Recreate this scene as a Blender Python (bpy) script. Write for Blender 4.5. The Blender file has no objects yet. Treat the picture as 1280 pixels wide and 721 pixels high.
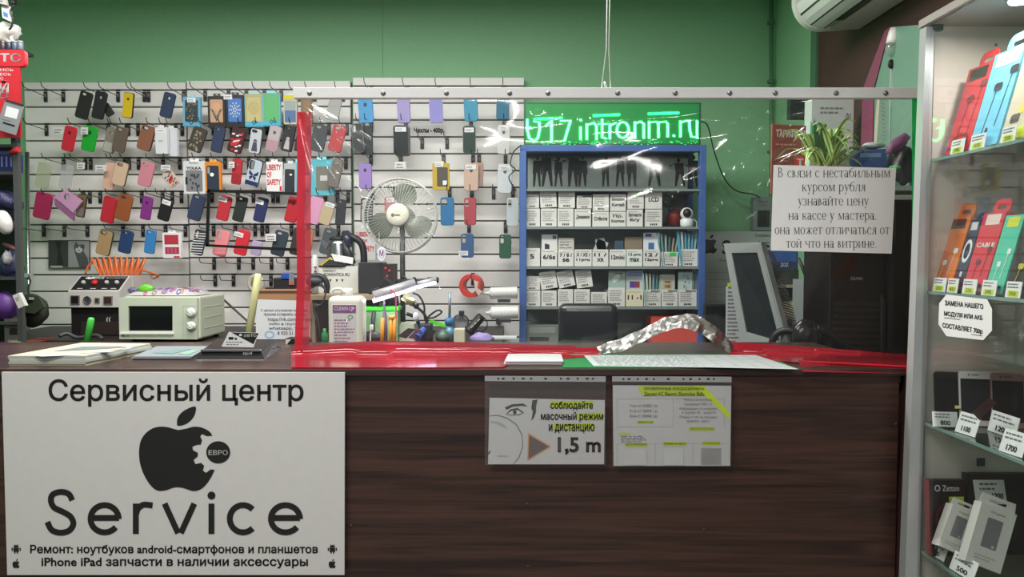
import bpy, bmesh, math, random
from mathutils import Vector, Matrix, Euler, noise
from mathutils.geometry import delaunay_2d_cdt
random.seed(7)
S = bpy.context.scene
COL = S.collection
R = math.radians

# ------------------------------------------------------------------ camera, world, lights, exposure
F_PX, PITCH, CAM_Z = 950.0, R(2.5), 1.42
cd = bpy.data.cameras.new('camera'); cam = bpy.data.objects.new('camera', cd); COL.objects.link(cam)
cam.location = (0, 0, CAM_Z); cam.rotation_euler = (R(90) - PITCH, 0, 0)
cd.sensor_width = 36; cd.lens = 36 * F_PX / 1280; cd.clip_start = 0.05
S.camera = cam
W = bpy.data.worlds.new('world'); S.world = W; W.use_nodes = True
W.node_tree.nodes['Background'].inputs[0].default_value = (0.80, 0.88, 1.0, 1)
W.node_tree.nodes['Background'].inputs[1].default_value = 0.30
def area(name, loc, size, power, color=(1, 1, 1), aim=None, spread=180):
    l = bpy.data.lights.new(name, 'AREA'); l.shape = 'RECTANGLE'; l.size, l.size_y = size; l.energy = power; l.color = color
    l.spread = R(spread)
    o = bpy.data.objects.new(name, l); COL.objects.link(o); o.location = loc
    if aim is not None:
        o.rotation_euler = (Vector(aim) - Vector(loc)).to_track_quat('-Z', 'Y').to_euler()
    return o
area('ceiling_lamp_workshop', (-0.75, 2.5, 2.74), (2.6, 0.3), 68, (1.0, 0.98, 0.95))
area('ceiling_lamp_customer', (-0.75, 0.75, 2.74), (1.2, 0.3), 42, (1.0, 0.98, 0.95))
area('ceiling_lamp_entrance', (0.3, -1.6, 2.74), (1.2, 0.3), 54, (1.0, 0.97, 0.94))
S.view_settings.view_transform = 'Standard'; S.view_settings.look = 'None'
S.view_settings.exposure = 0.12; S.view_settings.gamma = 1.0; S.view_settings.use_curve_mapping = False

# ------------------------------------------------------------------ helpers
def P(px, py, Y):
    "the point at depth Y (metres from the lens, straight ahead) that lies at a pixel of the 1280x721 frame"
    a, b = (px - 640) / F_PX, (360.5 - py) / F_PX
    dy = math.cos(PITCH) + b * math.sin(PITCH); dz = b * math.cos(PITCH) - math.sin(PITCH)
    t = Y / dy
    return Vector((a * t, Y, CAM_Z + dz * t))
def PY(py, z):
    "depth at which height z shows at row py"
    b = (360.5 - py) / F_PX
    dy = math.cos(PITCH) + b * math.sin(PITCH); dz = b * math.cos(PITCH) - math.sin(PITCH)
    return (z - CAM_Z) * dy / dz
def plane(Y): return lambda x, y, d=0.0: P(x, y, Y) - Vector((0, d, 0))
def front(x, z, d=0.0): return Vector((x, -d, z))
def lin(c): return tuple(((v / 255) / 12.92 if v / 255 <= 0.04045 else ((v / 255 + 0.055) / 1.055) ** 2.4) for v in c)
_m = {}
def mat(rgb, rough=0.5, metal=0.0, emit=0.0, alpha=1.0, spec=0.5, gain=1.12, trans=0.0):
    key = (tuple(rgb), rough, metal, emit, alpha, spec, gain, trans)
    if key in _m: return _m[key]
    m = bpy.data.materials.new('surface_%d' % len(_m)); m.use_nodes = True
    nt = m.node_tree; b = nt.nodes['Principled BSDF']
    c = tuple(min(0.86, v * gain) for v in lin(rgb)) + (1,)
    b.inputs['Base Color'].default_value = c; b.inputs['Roughness'].default_value = rough
    b.inputs['Metallic'].default_value = metal; b.inputs['Alpha'].default_value = alpha
    b.inputs['Specular IOR Level'].default_value = spec; b.inputs['Transmission Weight'].default_value = trans
    if emit:
        b.inputs['Emission Color'].default_value = lin(rgb) + (1,); b.inputs['Emission Strength'].default_value = emit
    else:                                                       # a faint procedural unevenness on every plain surface
        n = nt.nodes.new('ShaderNodeTexNoise'); n.inputs['Scale'].default_value = 35
        tc = nt.nodes.new('ShaderNodeTexCoord'); nt.links.new(tc.outputs['Object'], n.inputs['Vector'])
        mx = nt.nodes.new('ShaderNodeMixRGB'); mx.blend_type = 'MULTIPLY'; mx.inputs[0].default_value = 0.10
        mx.inputs[1].default_value = c; nt.links.new(n.outputs['Color'], mx.inputs[2]); nt.links.new(mx.outputs[0], b.inputs['Base Color'])
    _m[key] = m; return m
def film_mat(name, tint, gloss, rough, haze=0.03, hazecol=(0.8, 0.8, 0.8), fres=1.0, through=0.0):
    m = bpy.data.materials.new(name); m.use_nodes = True; nt = m.node_tree; nt.nodes.clear()
    out = nt.nodes.new('ShaderNodeOutputMaterial'); tr = nt.nodes.new('ShaderNodeBsdfTransparent'); tr.inputs[0].default_value = tint + (1,)
    gl = nt.nodes.new('ShaderNodeBsdfGlossy'); gl.inputs['Roughness'].default_value = rough
    df = nt.nodes.new('ShaderNodeBsdfDiffuse'); df.inputs[0].default_value = hazecol + (1,)
    fr = nt.nodes.new('ShaderNodeMath'); fr.operation = 'POWER'; fr.inputs[1].default_value = 4.5; lw = nt.nodes.new('ShaderNodeLayerWeight'); lw.inputs[0].default_value = 0.5; nt.links.new(lw.outputs['Facing'], fr.inputs[0])
    ma = nt.nodes.new('ShaderNodeMath'); ma.operation = 'MULTIPLY_ADD'; ma.inputs[1].default_value = fres; ma.inputs[2].default_value = gloss
    ma.use_clamp = True
    a = nt.nodes.new('ShaderNodeMixShader'); a.inputs[0].default_value = haze; b = nt.nodes.new('ShaderNodeMixShader')
    L = nt.links.new
    L(fr.outputs[0], ma.inputs[0]); tl = nt.nodes.new('ShaderNodeBsdfTranslucent'); tl.inputs[0].default_value = hazecol + (1,); dm = nt.nodes.new('ShaderNodeMixShader'); dm.inputs[0].default_value = through
    L(df.outputs[0], dm.inputs[1]); L(tl.outputs[0], dm.inputs[2]); L(tr.outputs[0], a.inputs[1]); L(dm.outputs[0], a.inputs[2])
    L(ma.outputs[0], b.inputs[0]); L(a.outputs[0], b.inputs[1]); L(gl.outputs[0], b.inputs[2]); L(b.outputs[0], out.inputs[0])
    return m
_txt = {}
def text_mesh(s, bold):
    "flat lettering: each outer contour filled with the holes that lie in it"
    k = (s, bold)
    if k not in _txt:
        c = bpy.data.curves.new('t', 'FONT'); c.body = s; c.size = 1; c.resolution_u = 3; c.fill_mode = 'NONE'
        o = bpy.data.objects.new('t', c); COL.objects.link(o); bpy.context.view_layer.update()
        me = bpy.data.meshes.new_from_object(o.evaluated_get(bpy.context.evaluated_depsgraph_get()))
        nx = {}
        for e in me.edges:
            a, b = e.vertices; nx.setdefault(a, []).append(b); nx.setdefault(b, []).append(a)
        co = [(v.co.x, v.co.y) for v in me.vertices]; seen = set(); loops = []
        for v in range(len(co)):
            if v in seen or v not in nx: continue
            lp = [v]; seen.add(v); cur = v + 1 if v + 1 in nx[v] else nx[v][0]
            while cur not in seen:
                lp.append(cur); seen.add(cur); n_ = [q for q in nx[cur] if q not in seen]
                if not n_: break
                cur = min(n_)
            if len(lp) > 2: loops.append([co[q] for q in lp])
        bpy.data.objects.remove(o); bpy.data.curves.remove(c); bpy.data.meshes.remove(me)
        sa = lambda l: sum(l[q][0] * l[(q + 1) % len(l)][1] - l[(q + 1) % len(l)][0] * l[q][1] for q in range(len(l))) / 2
        ar = [sa(l) for l in loops]
        def inside(p, l):
            r = False
            for q in range(len(l)):
                (x0, y0), (x1, y1) = l[q], l[(q + 1) % len(l)]
                if (y0 > p[1]) != (y1 > p[1]) and p[0] < (x1 - x0) * (p[1] - y0) / (y1 - y0) + x0: r = not r
            return r
        hol, outs = {}, []
        for q in range(len(loops)):                                  # a contour lying wholly in one that turns the other way is a hole
            own = [w for w in range(len(loops)) if ar[w] * ar[q] < 0 and abs(ar[w]) > abs(ar[q]) and all(inside(p, loops[w]) for p in loops[q])]
            if own: hol.setdefault(min(own, key=lambda w: abs(ar[w])), []).append(loops[q])
            else: outs.append(q)
        hol = {q: hol.get(q, []) for q in outs}
        vs, fs = [], []
        def wind(p, l):
            w = 0
            for q in range(len(l)):
                (x0, y0), (x1, y1) = l[q], l[(q + 1) % len(l)]; sd = (x1 - x0) * (p[1] - y0) - (p[0] - x0) * (y1 - y0)
                if y0 <= p[1] < y1 and sd > 0: w += 1
                elif y1 <= p[1] < y0 and sd < 0: w -= 1
            return w
        for q in outs:
            g = [loops[q]] + hol[q]; b0 = len(vs); pv, ed = [], []
            for l in g:
                n0 = len(pv); pv += [Vector(p) for p in l]; ed += [(n0 + w, n0 + (w + 1) % len(l)) for w in range(len(l))]
            rv, _, rf = delaunay_2d_cdt(pv, ed, [], 0, 1e-6)[:3]
            for t in rf:
                c_ = sum((rv[w] for w in t), Vector((0, 0))) / len(t)
                if wind(c_, g[0]) and not any(wind(c_, h) for h in g[1:]): fs.append(tuple(b0 + w for w in t))
            vs.extend([tuple(v) for v in rv])
            for l in (g if bold else ()):                            # heavier weight: a line along every contour
                for w in range(len(l)):
                    a, b = Vector(l[w]), Vector(l[(w + 1) % len(l)]); t = b - a
                    if t.length < 1e-6: continue
                    t.normalize(); n_ = Vector((-t.y, t.x)) * bold; t = t * bold * .6; b1 = len(vs)
                    vs.extend([tuple(a - t + n_), tuple(a - t - n_), tuple(b + t - n_), tuple(b + t + n_)]); fs.append((b1, b1 + 1, b1 + 2, b1 + 3))
        x0 = min(v[0] for v in vs); x1 = max(v[0] for v in vs); y0 = min(v[1] for v in vs); y1 = max(v[1] for v in vs)
        _txt[k] = ([((x - x0) / max(1e-6, x1 - x0), (y - y0) / max(1e-6, y1 - y0)) for x, y in vs], fs)
    return _txt[k]
def rrect(x0, y0, x1, y1, r, n=5):
    "rounded rectangle outline"
    out = []
    for cx, cy, a in ((x1 - r, y1 - r, 0), (x0 + r, y1 - r, 90), (x0 + r, y0 + r, 180), (x1 - r, y0 + r, 270)):
        for i in range(n + 1):
            t = R(a + 90 * i / n); out.append((cx + r * math.cos(t), cy + r * math.sin(t)))
    return out
def ell(cx, cy, rx, ry, n=20, a0=0, a1=360):
    full = abs(a1 - a0) >= 360
    return [(cx + rx * math.cos(R(a0 + (a1 - a0) * i / (n if full else n - 1))), cy + ry * math.sin(R(a0 + (a1 - a0) * i / (n if full else n - 1)))) for i in range(n)]
def catmull(pts, n=8):
    pts = [Vector(p) for p in pts]; q = [pts[0]] + pts + [pts[-1]]; out = []
    for i in range(1, len(q) - 2):
        for k in range(n):
            t = k / n; a, b, c, d = q[i - 1], q[i], q[i + 1], q[i + 2]
            out.append(0.5 * ((2 * b) + (c - a) * t + (2 * a - 5 * b + 4 * c - d) * t * t + (3 * b - a - 3 * c + d) * t ** 3))
    out.append(pts[-1]); return out

class MB:
    def __init__(s): s.bm = bmesh.new(); s.mats = []
    def mi(s, m):
        if m not in s.mats: s.mats.append(m)
        return s.mats.index(m)
    def face(s, pts, m, smooth=False):
        try:
            f = s.bm.faces.new([s.bm.verts.new(p) for p in pts]); f.material_index = s.mi(m); f.smooth = smooth; return f
        except ValueError: return None
    def poly(s, fn, pts, d, m): s.face([fn(x, y, d) for x, y in pts], m); return s
    def rect(s, fn, x0, y0, x1, y1, d, m): return s.poly(fn, [(x0, y0), (x1, y0), (x1, y1), (x0, y1)], d, m)
    def text(s, fn, t, x0, y0, x1, y1, d, m, bold=0.0):
        "lettering whose ink fills the box: y0 the top, y1 the bottom"
        vs, fs = text_mesh(t, bold); k = s.mi(m)
        bv = [s.bm.verts.new(fn(x0 + (x1 - x0) * u, y1 + (y0 - y1) * v, d)) for u, v in vs]
        for f in fs:
            try: s.bm.faces.new([bv[i] for i in f]).material_index = k
            except ValueError: pass
        return s
    def slab(s, fn, outer, d0, d1, m, holes=(), inset=0.0, side=None):
        "plate of any outline (with holes) from offset d0 to d1 (the front)"
        side = side or m; ks, k = s.mi(side), s.mi(m)
        loops = [list(outer)] + [list(h) for h in holes]
        fr, bk = [], []
        cx = sum(p[0] for p in outer) / len(outer); cy = sum(p[1] for p in outer) / len(outer)
        for li, lp in enumerate(loops):
            v0 = [s.bm.verts.new(fn(x, y, d0)) for x, y in lp]
            rings = [v0]
            if inset and li == 0:
                rings.append([s.bm.verts.new(fn(x, y, d0 + (d1 - d0) * 0.65)) for x, y in lp])
                w = max(abs(p[0] - cx) for p in lp); h = max(abs(p[1] - cy) for p in lp)
                v1 = [s.bm.verts.new(fn(cx + (x - cx) * (1 - inset / w), cy + (y - cy) * (1 - inset / h), d1)) for x, y in lp]
            else: v1 = [s.bm.verts.new(fn(x, y, d1)) for x, y in lp]
            rings.append(v1)
            for a, b in zip(rings, rings[1:]):
                for i in range(len(lp)):
                    j = (i + 1) % len(lp)
                    f = s.bm.faces.new((a[i], a[j], b[j], b[i])); f.material_index = ks; f.smooth = len(lp) > 8
            fr.append(v1); bk.append(v0)
        for ring in (fr, bk):
            if len(ring) == 1:
                f = s.bm.faces.new(ring[0]); f.material_index = k
            else:
                ed = []
                for v in ring:
                    for i in range(len(v)):
                        e = s.bm.edges.get((v[i], v[(i + 1) % len(v)])) or s.bm.edges.new((v[i], v[(i + 1) % len(v)])); ed.append(e)
                r = bmesh.ops.triangle_fill(s.bm, use_beauty=True, edges=ed)
                for g in r['geom']:
                    if isinstance(g, bmesh.types.BMFace): g.material_index = k
        return s
    def box(s, c, size, m, bev=0.0, rot=None, seg=2):
        r = bmesh.ops.create_cube(s.bm, size=1); vs = r['verts']
        M = Matrix.Translation(Vector(c)) @ (rot.to_matrix().to_4x4() if rot else Matrix.Identity(4)) @ Matrix.Diagonal((*size, 1))
        bmesh.ops.transform(s.bm, matrix=M, verts=vs)
        fs = list({f for v in vs for f in v.link_faces})
        if bev:
            es = list({e for v in vs for e in v.link_edges})
            rr = bmesh.ops.bevel(s.bm, geom=es, offset=bev, segments=seg, affect='EDGES', profile=0.5)
            fs = [f for f in set(rr['faces']) | set(fs) if f.is_valid]
            vv = {v for f in fs for v in f.verts}; fs = list({f for v in vv for f in v.link_faces})
        k = s.mi(m)
        for f in fs: f.material_index = k
        return s
    def span(s, a, b, m, bev=0.0):
        "box between two opposite corners"
        a, b = Vector(a), Vector(b)
        return s.box((a + b) / 2, [abs(b[i] - a[i]) for i in range(3)], m, bev)
    def pipe(s, pts, r, m, n=8, cap=True):
        pts = [Vector(p) for p in pts]; rs = r if isinstance(r, (list, tuple)) else [r] * len(pts); k = s.mi(m)
        up = None; rings = []
        for i, p in enumerate(pts):
            t = (pts[min(i + 1, len(pts) - 1)] - pts[max(i - 1, 0)])
            t = t.normalized() if t.length else Vector((0, 0, 1))
            if up is None: up = t.orthogonal().normalized()
            up = (up - t * up.dot(t)); up = up.normalized() if up.length > 1e-6 else t.orthogonal().normalized()
            w = t.cross(up)
            rings.append([s.bm.verts.new(p + (up * math.cos(2 * math.pi * j / n) + w * math.sin(2 * math.pi * j / n)) * rs[i]) for j in range(n)])
        for a, b in zip(rings, rings[1:]):
            for j in range(n):
                f = s.bm.faces.new((a[j], a[(j + 1) % n], b[(j + 1) % n], b[j])); f.material_index = k; f.smooth = True
        if cap:
            for q in (rings[0][::-1], rings[-1]):
                s.bm.faces.new(q).material_index = k
        return s
    def lathe(s, c, axis, prof, m, n=20):
        "prof: (distance along axis, radius)"
        c, axis = Vector(c), Vector(axis).normalized()
        return s.pipe2([c + axis * a for a, _ in prof], [r for _, r in prof], axis, m, n)
    def pipe2(s, cs, rs, axis, m, n):
        u = axis.orthogonal().normalized(); w = axis.cross(u); k = s.mi(m); rings = []
        for c, r in zip(cs, rs): rings.append([s.bm.verts.new(c + (u * math.cos(2 * math.pi * j / n) + w * math.sin(2 * math.pi * j / n)) * max(r, 1e-5)) for j in range(n)])
        for a, b in zip(rings, rings[1:]):
            for j in range(n):
                f = s.bm.faces.new((a[j], a[(j + 1) % n], b[(j + 1) % n], b[j])); f.material_index = k; f.smooth = True
        for q in (rings[0][::-1], rings[-1]): s.bm.faces.new(q).material_index = k
        return s
    def torus(s, c, axis, Rr, r, m, n=28, k=8):
        axis = Vector(axis).normalized(); u = axis.orthogonal().normalized(); w = axis.cross(u)
        return s.pipe([Vector(c) + (u * math.cos(2 * math.pi * i / n) + w * math.sin(2 * math.pi * i / n)) * Rr for i in range(n + 1)], r, m, k, False)
    def ball(s, c, r, m, sc=(1, 1, 1), jig=0.0, rot=None, sub=3):
        q = bmesh.ops.create_icosphere(s.bm, subdivisions=sub, radius=1)['verts']; k = s.mi(m); sd = random.uniform(0, 50)
        for v in q:
            f = 1 + jig * noise.noise(v.co * 2.2 + Vector((sd, 0, 0))) if jig else 1
            co = Vector((v.co.x * sc[0], v.co.y * sc[1], v.co.z * sc[2])) * (r * f)
            if rot: co.rotate(rot)
            v.co = co + Vector(c)
        for f in {f for v in q for f in v.link_faces}: f.material_index = k; f.smooth = True
        return s
    def scrawl(s, fn, x0, y0, x1, y1, n, d, m, seed=0, fill=0.6):
        "lines of print too small to read"
        rnd = random.Random(seed); h = (y1 - y0) / n
        for i in range(n):
            a = x0; y = y0 + h * (i + 0.3); end = x1 - (x1 - x0) * rnd.uniform(0, 0.35)
            while a < end:
                b = min(end, a + (x1 - x0) * rnd.uniform(0.08, 0.22)); s.rect(fn, a, y, b, y + h * fill * 0.7, d, m); a = b + (x1 - x0) * 0.04
        return s
    def build(s, name, parent=None, local=False, smooth=False):
        me = bpy.data.meshes.new(name)
        o = bpy.data.objects.new(name, me); COL.objects.link(o)
        if parent is not None:
            o.parent = parent
            if not local:
                q = Vector(parent.get('at', (0, 0, 0)))
                for v in s.bm.verts: v.co -= q
        elif not local:
            if s.bm.verts:
                xs = [v.co for v in s.bm.verts]
                q = Vector(((min(v.x for v in xs) + max(v.x for v in xs)) / 2, (min(v.y for v in xs) + max(v.y for v in xs)) / 2, min(v.z for v in xs)))
                for v in s.bm.verts: v.co -= q
                o.location = q; o['at'] = tuple(q)
        if parent is not None: o['at'] = tuple(parent.get('at', (0, 0, 0)))
        s.bm.normal_update(); s.bm.to_mesh(me); s.bm.free()
        for m in s.mats: me.materials.append(m)
        return o
def tag(o, label, cat, group=None, kind=None):
    o['label'] = label; o['category'] = cat
    if group: o['group'] = group
    if kind: o['kind'] = kind
    return o
def thing(name, label, cat, at, group=None):
    o = bpy.data.objects.new(name, None); COL.objects.link(o); o.location = at; o['at'] = tuple(at); o.empty_display_size = 0.05
    return tag(o, label, cat, group)
def struct(name, mb):
    o = mb.build(name); o['kind'] = 'structure'; return o

WHITE = mat((235, 234, 230), 0.55); PAPER = mat((214, 214, 214), 0.7); INK = mat((22, 20, 20), 0.6, gain=1); BLACK = mat((22, 22, 24), 0.48, gain=1.2)
DARK = mat((38, 38, 42), 0.5); GREYP = mat((120, 120, 120), 0.6); STEEL = mat((170, 170, 175), 0.25, 1.0); GREYINK = mat((110, 110, 112), 0.7)
RED = mat((190, 32, 42), 0.45); LIME = mat((196, 214, 40), 0.6); CARD = mat((150, 112, 82), 0.8); GLASSY = film_mat('clear_glass', (0.95, 0.97, 0.96), 0.03, 0.02, 0.004)
CLEARP = film_mat('clear_plastic', (0.93, 0.93, 0.93), 0.02, 0.12, 0.03)
STICKY = mat((186, 205, 30), 0.6)

# ------------------------------------------------------------------ the room
def wall_mat(rgb, scale=60, bump=0.05):
    m = bpy.data.materials.new('painted_wall'); m.use_nodes = True; nt = m.node_tree; b = nt.nodes['Principled BSDF']
    tc = nt.nodes.new('ShaderNodeTexCoord'); n = nt.nodes.new('ShaderNodeTexNoise'); n.inputs['Scale'].default_value = scale; n.inputs['Detail'].default_value = 4
    r = nt.nodes.new('ShaderNodeValToRGB'); c = lin(rgb)
    r.color_ramp.elements[0].color = tuple(v * 0.93 for v in c) + (1,); r.color_ramp.elements[1].color = tuple(min(1, v * 1.07) for v in c) + (1,)
    bp = nt.nodes.new('ShaderNodeBump'); bp.inputs['Strength'].default_value = bump
    L = nt.links.new; L(tc.outputs['Object'], n.inputs['Vector']); L(n.outputs['Fac'], r.inputs[0]); L(r.outputs[0], b.inputs['Base Color'])
    L(n.outputs['Fac'], bp.inputs['Height']); L(bp.outputs[0], b.inputs['Normal']); b.inputs['Roughness'].default_value = 0.6
    return m
GREEN = wall_mat((134, 188, 142))
MAROON = wall_mat((72, 45, 43))
def wood_mat(c0, c1, rough=0.4):
    m = bpy.data.materials.new('dark_wood'); m.use_nodes = True; nt = m.node_tree; b = nt.nodes['Principled BSDF']; L = nt.links.new
    tc = nt.nodes.new('ShaderNodeTexCoord'); mp = nt.nodes.new('ShaderNodeMapping'); mp.inputs['Scale'].default_value = (0.9, 8, 22)
    n = nt.nodes.new('ShaderNodeTexNoise'); n.inputs['Scale'].default_value = 1.6; n.inputs['Detail'].default_value = 8; n.inputs['Distortion'].default_value = 0.9
    mp2 = nt.nodes.new('ShaderNodeMapping'); mp2.inputs['Scale'].default_value = (6, 60, 260)
    n2 = nt.nodes.new('ShaderNodeTexNoise'); n2.inputs['Scale'].default_value = 1.0; n2.inputs['Detail'].default_value = 3
    ad = nt.nodes.new('ShaderNodeMath'); ad.operation = 'MULTIPLY_ADD'; ad.inputs[1].default_value = 0.35
    r = nt.nodes.new('ShaderNodeValToRGB'); e = r.color_ramp.elements; e[0].position = 0.5; e[1].position = 0.82; e[0].color = lin(c0) + (1,); e[1].color = lin(c1) + (1,)
    L(tc.outputs['Object'], mp.inputs[0]); L(mp.outputs[0], n.inputs['Vector']); L(tc.outputs['Object'], mp2.inputs[0]); L(mp2.outputs[0], n2.inputs['Vector'])
    L(n2.outputs['Fac'], ad.inputs[0]); L(n.outputs['Fac'], ad.inputs[2]); L(ad.outputs[0], r.inputs[0]); L(r.outputs[0], b.inputs['Base Color'])
    b.inputs['Roughness'].default_value = rough; return m
WOOD = wood_mat((38, 25, 21), (74, 49, 41)); WOODTOP = wood_mat((46, 32, 30), (74, 54, 48), 0.3)
RW = 1.37
struct('floor', MB().box((-0.9, 0.9, -0.05), (4.6, 6.6, 0.1), mat((120, 112, 104), 0.5)))
struct('ceiling', MB().box((-0.9, 0.9, 2.85), (4.6, 6.6, 0.1), WHITE))
struct('wall_back', MB().box((-0.9, 4.10, 1.4), (4.6, 0.1, 2.8), GREEN))
struct('wall_left', MB().box((-3.15, 0.9, 1.4), (0.1, 6.5, 2.8), GREEN))
y_turn = RW * F_PX / (1015 - 640)
struct('wall_right', MB().span((RW, y_turn, 0), (RW + 0.1, 4.05, 2.8), GREEN).span((RW, -2.3, 0), (RW + 0.1, y_turn, 2.8), MAROON))
struct('trim_1', MB().span((RW - 0.012, y_turn - 0.03, 0), (RW, y_turn + 0.03, 2.8), mat((70, 110, 80), 0.5)))
b = MB()
for x in (478,): b.span(P(x - 0.7, -60, 4.05), P(x + 0.7, 110, 4.048), mat((90, 135, 98), 0.6))
struct('trim_2', b)
pp = thing('wall_pipe', 'thin green painted pipe running up the corner beside the air conditioner', 'pipe', P(964, 460, 3.98))
MB().pipe([P(964, 520, 3.98), P(964, -60, 3.98)], 0.011, mat((74, 122, 84), 0.45)).build('tube', pp)
for y in (28, 102, 190):
    q = P(964, y, 3.98); MB().box(q, (0.034, 0.03, 0.02), mat((70, 110, 80), 0.5), 0.004).build('pipe_clip', pp)

# ------------------------------------------------------------------ slatwall panels
SLAT = mat((224, 222, 218), 0.45, gain=1.12); GROOVE = mat((150, 148, 146), 0.6); BACKB = mat((120, 118, 116), 0.7)
YW = 4.0
PITCHZ = 0.0875
def slat_panel(x0, x1, ytop, yslot, label):
    a, b_ = P(x0, ytop, YW), P(x1, ytop, YW); zt = a.z; zs = P(640, yslot, YW).z; zb = 0.45
    t = thing('slatwall_panel', label, 'display panel', ((a.x + b_.x) / 2, YW + 0.02, zb), 'slatwall panels on the green wall')
    MB().span((a.x, YW + 0.022, zb), (b_.x, YW + 0.04, zt - 0.002), BACKB).build('backing_board', t)
    m = MB(); z1 = zt; z0 = zs + 0.004
    while z0 > zb:
        m.span((a.x, YW, z0), (b_.x, YW + 0.022, z1), SLAT, 0.0015); z1 = z0 - 0.008; z0 = z1 - (PITCHZ - 0.008)
    m.build('slats', t)
    return zs
ZL = slat_panel(30, 231.5, 103, 112.5, 'white slatwall panel beside the red stand, with mostly plain cases')
ZM = slat_panel(233.5, 437.5, 101, 111.8, 'white slatwall panel in the middle, crossed by a black strip frame')
ZR = slat_panel(441, 655, 97, 107.5, 'white slatwall panel behind the standing fan, reaching the blue rack')
def slot(panel, k): return {'L': ZL, 'M': ZM, 'R': ZR}[panel] - k * PITCHZ
pole = thing('chrome_upright', 'chrome upright post at the edge of the white slatwall', 'post', P(35, 440, 3.9))
MB().pipe([P(34, 190, 3.9), P(36, 470, 3.9), Vector((P(36, 470, 3.9).x, 3.9, 0))], 0.010, STEEL, 10).build('tube', pole)
MB().box(P(35.4, 344, 3.89), (0.035, 0.03, 0.02), mat((190, 190, 190), 0.4)).build('collar', pole)

# ------------------------------------------------------------------ hooks
HK = 'wire hooks on the slatwall'
HOOK_PLATE = mat((30, 30, 32), 0.4); WIRE = mat((120, 118, 116), 0.3, 0.8); WIREB = mat((60, 58, 58), 0.35, 0.7)
def _hook_proto():
    q = MB().box((0, -0.006, -0.002), (0.019, 0.005, 0.052), HOOK_PLATE, 0.0015); q.box((0, -0.001, 0.032), (0.02, 0.014, 0.006), HOOK_PLATE)
    q.box((0, -0.010, 0.004), (0.010, 0.004, 0.018), mat((120, 118, 118), 0.4)); pl = q
    w = MB().pipe(catmull([(0, -0.008, 0.0), (0, -0.08, 0.004), (0, -0.165, 0.008), (0, -0.185, 0.014), (0, -0.196, 0.032)], 5), 0.0021, WIREB, 6)
    return pl, w
_h0 = []
def hook(x, z, label, tagged=False):
    at = Vector((x, YW, z))
    t = thing('display_hook', label, 'hook', at, HK)
    if not _h0:
        pl, w = _hook_proto(); a = pl.build('mount_plate', t, True); b2 = w.build('wire', t, True)
        _h0.extend([a, b2])
    else:
        for o in _h0:
            c = o.copy(); COL.objects.link(c); c.parent = t; c['at'] = tuple(at)
    if tagged:
        k = MB().box((-0.006, -0.188, -0.010), (0.048, 0.0012, 0.026), WHITE); k.scrawl(front, -0.026, -0.004, 0.014, -0.019, 2, 0.1895, GREYINK, int(x * 1000))
        k.build('price_label', t, True)
    return t
used = []

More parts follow.
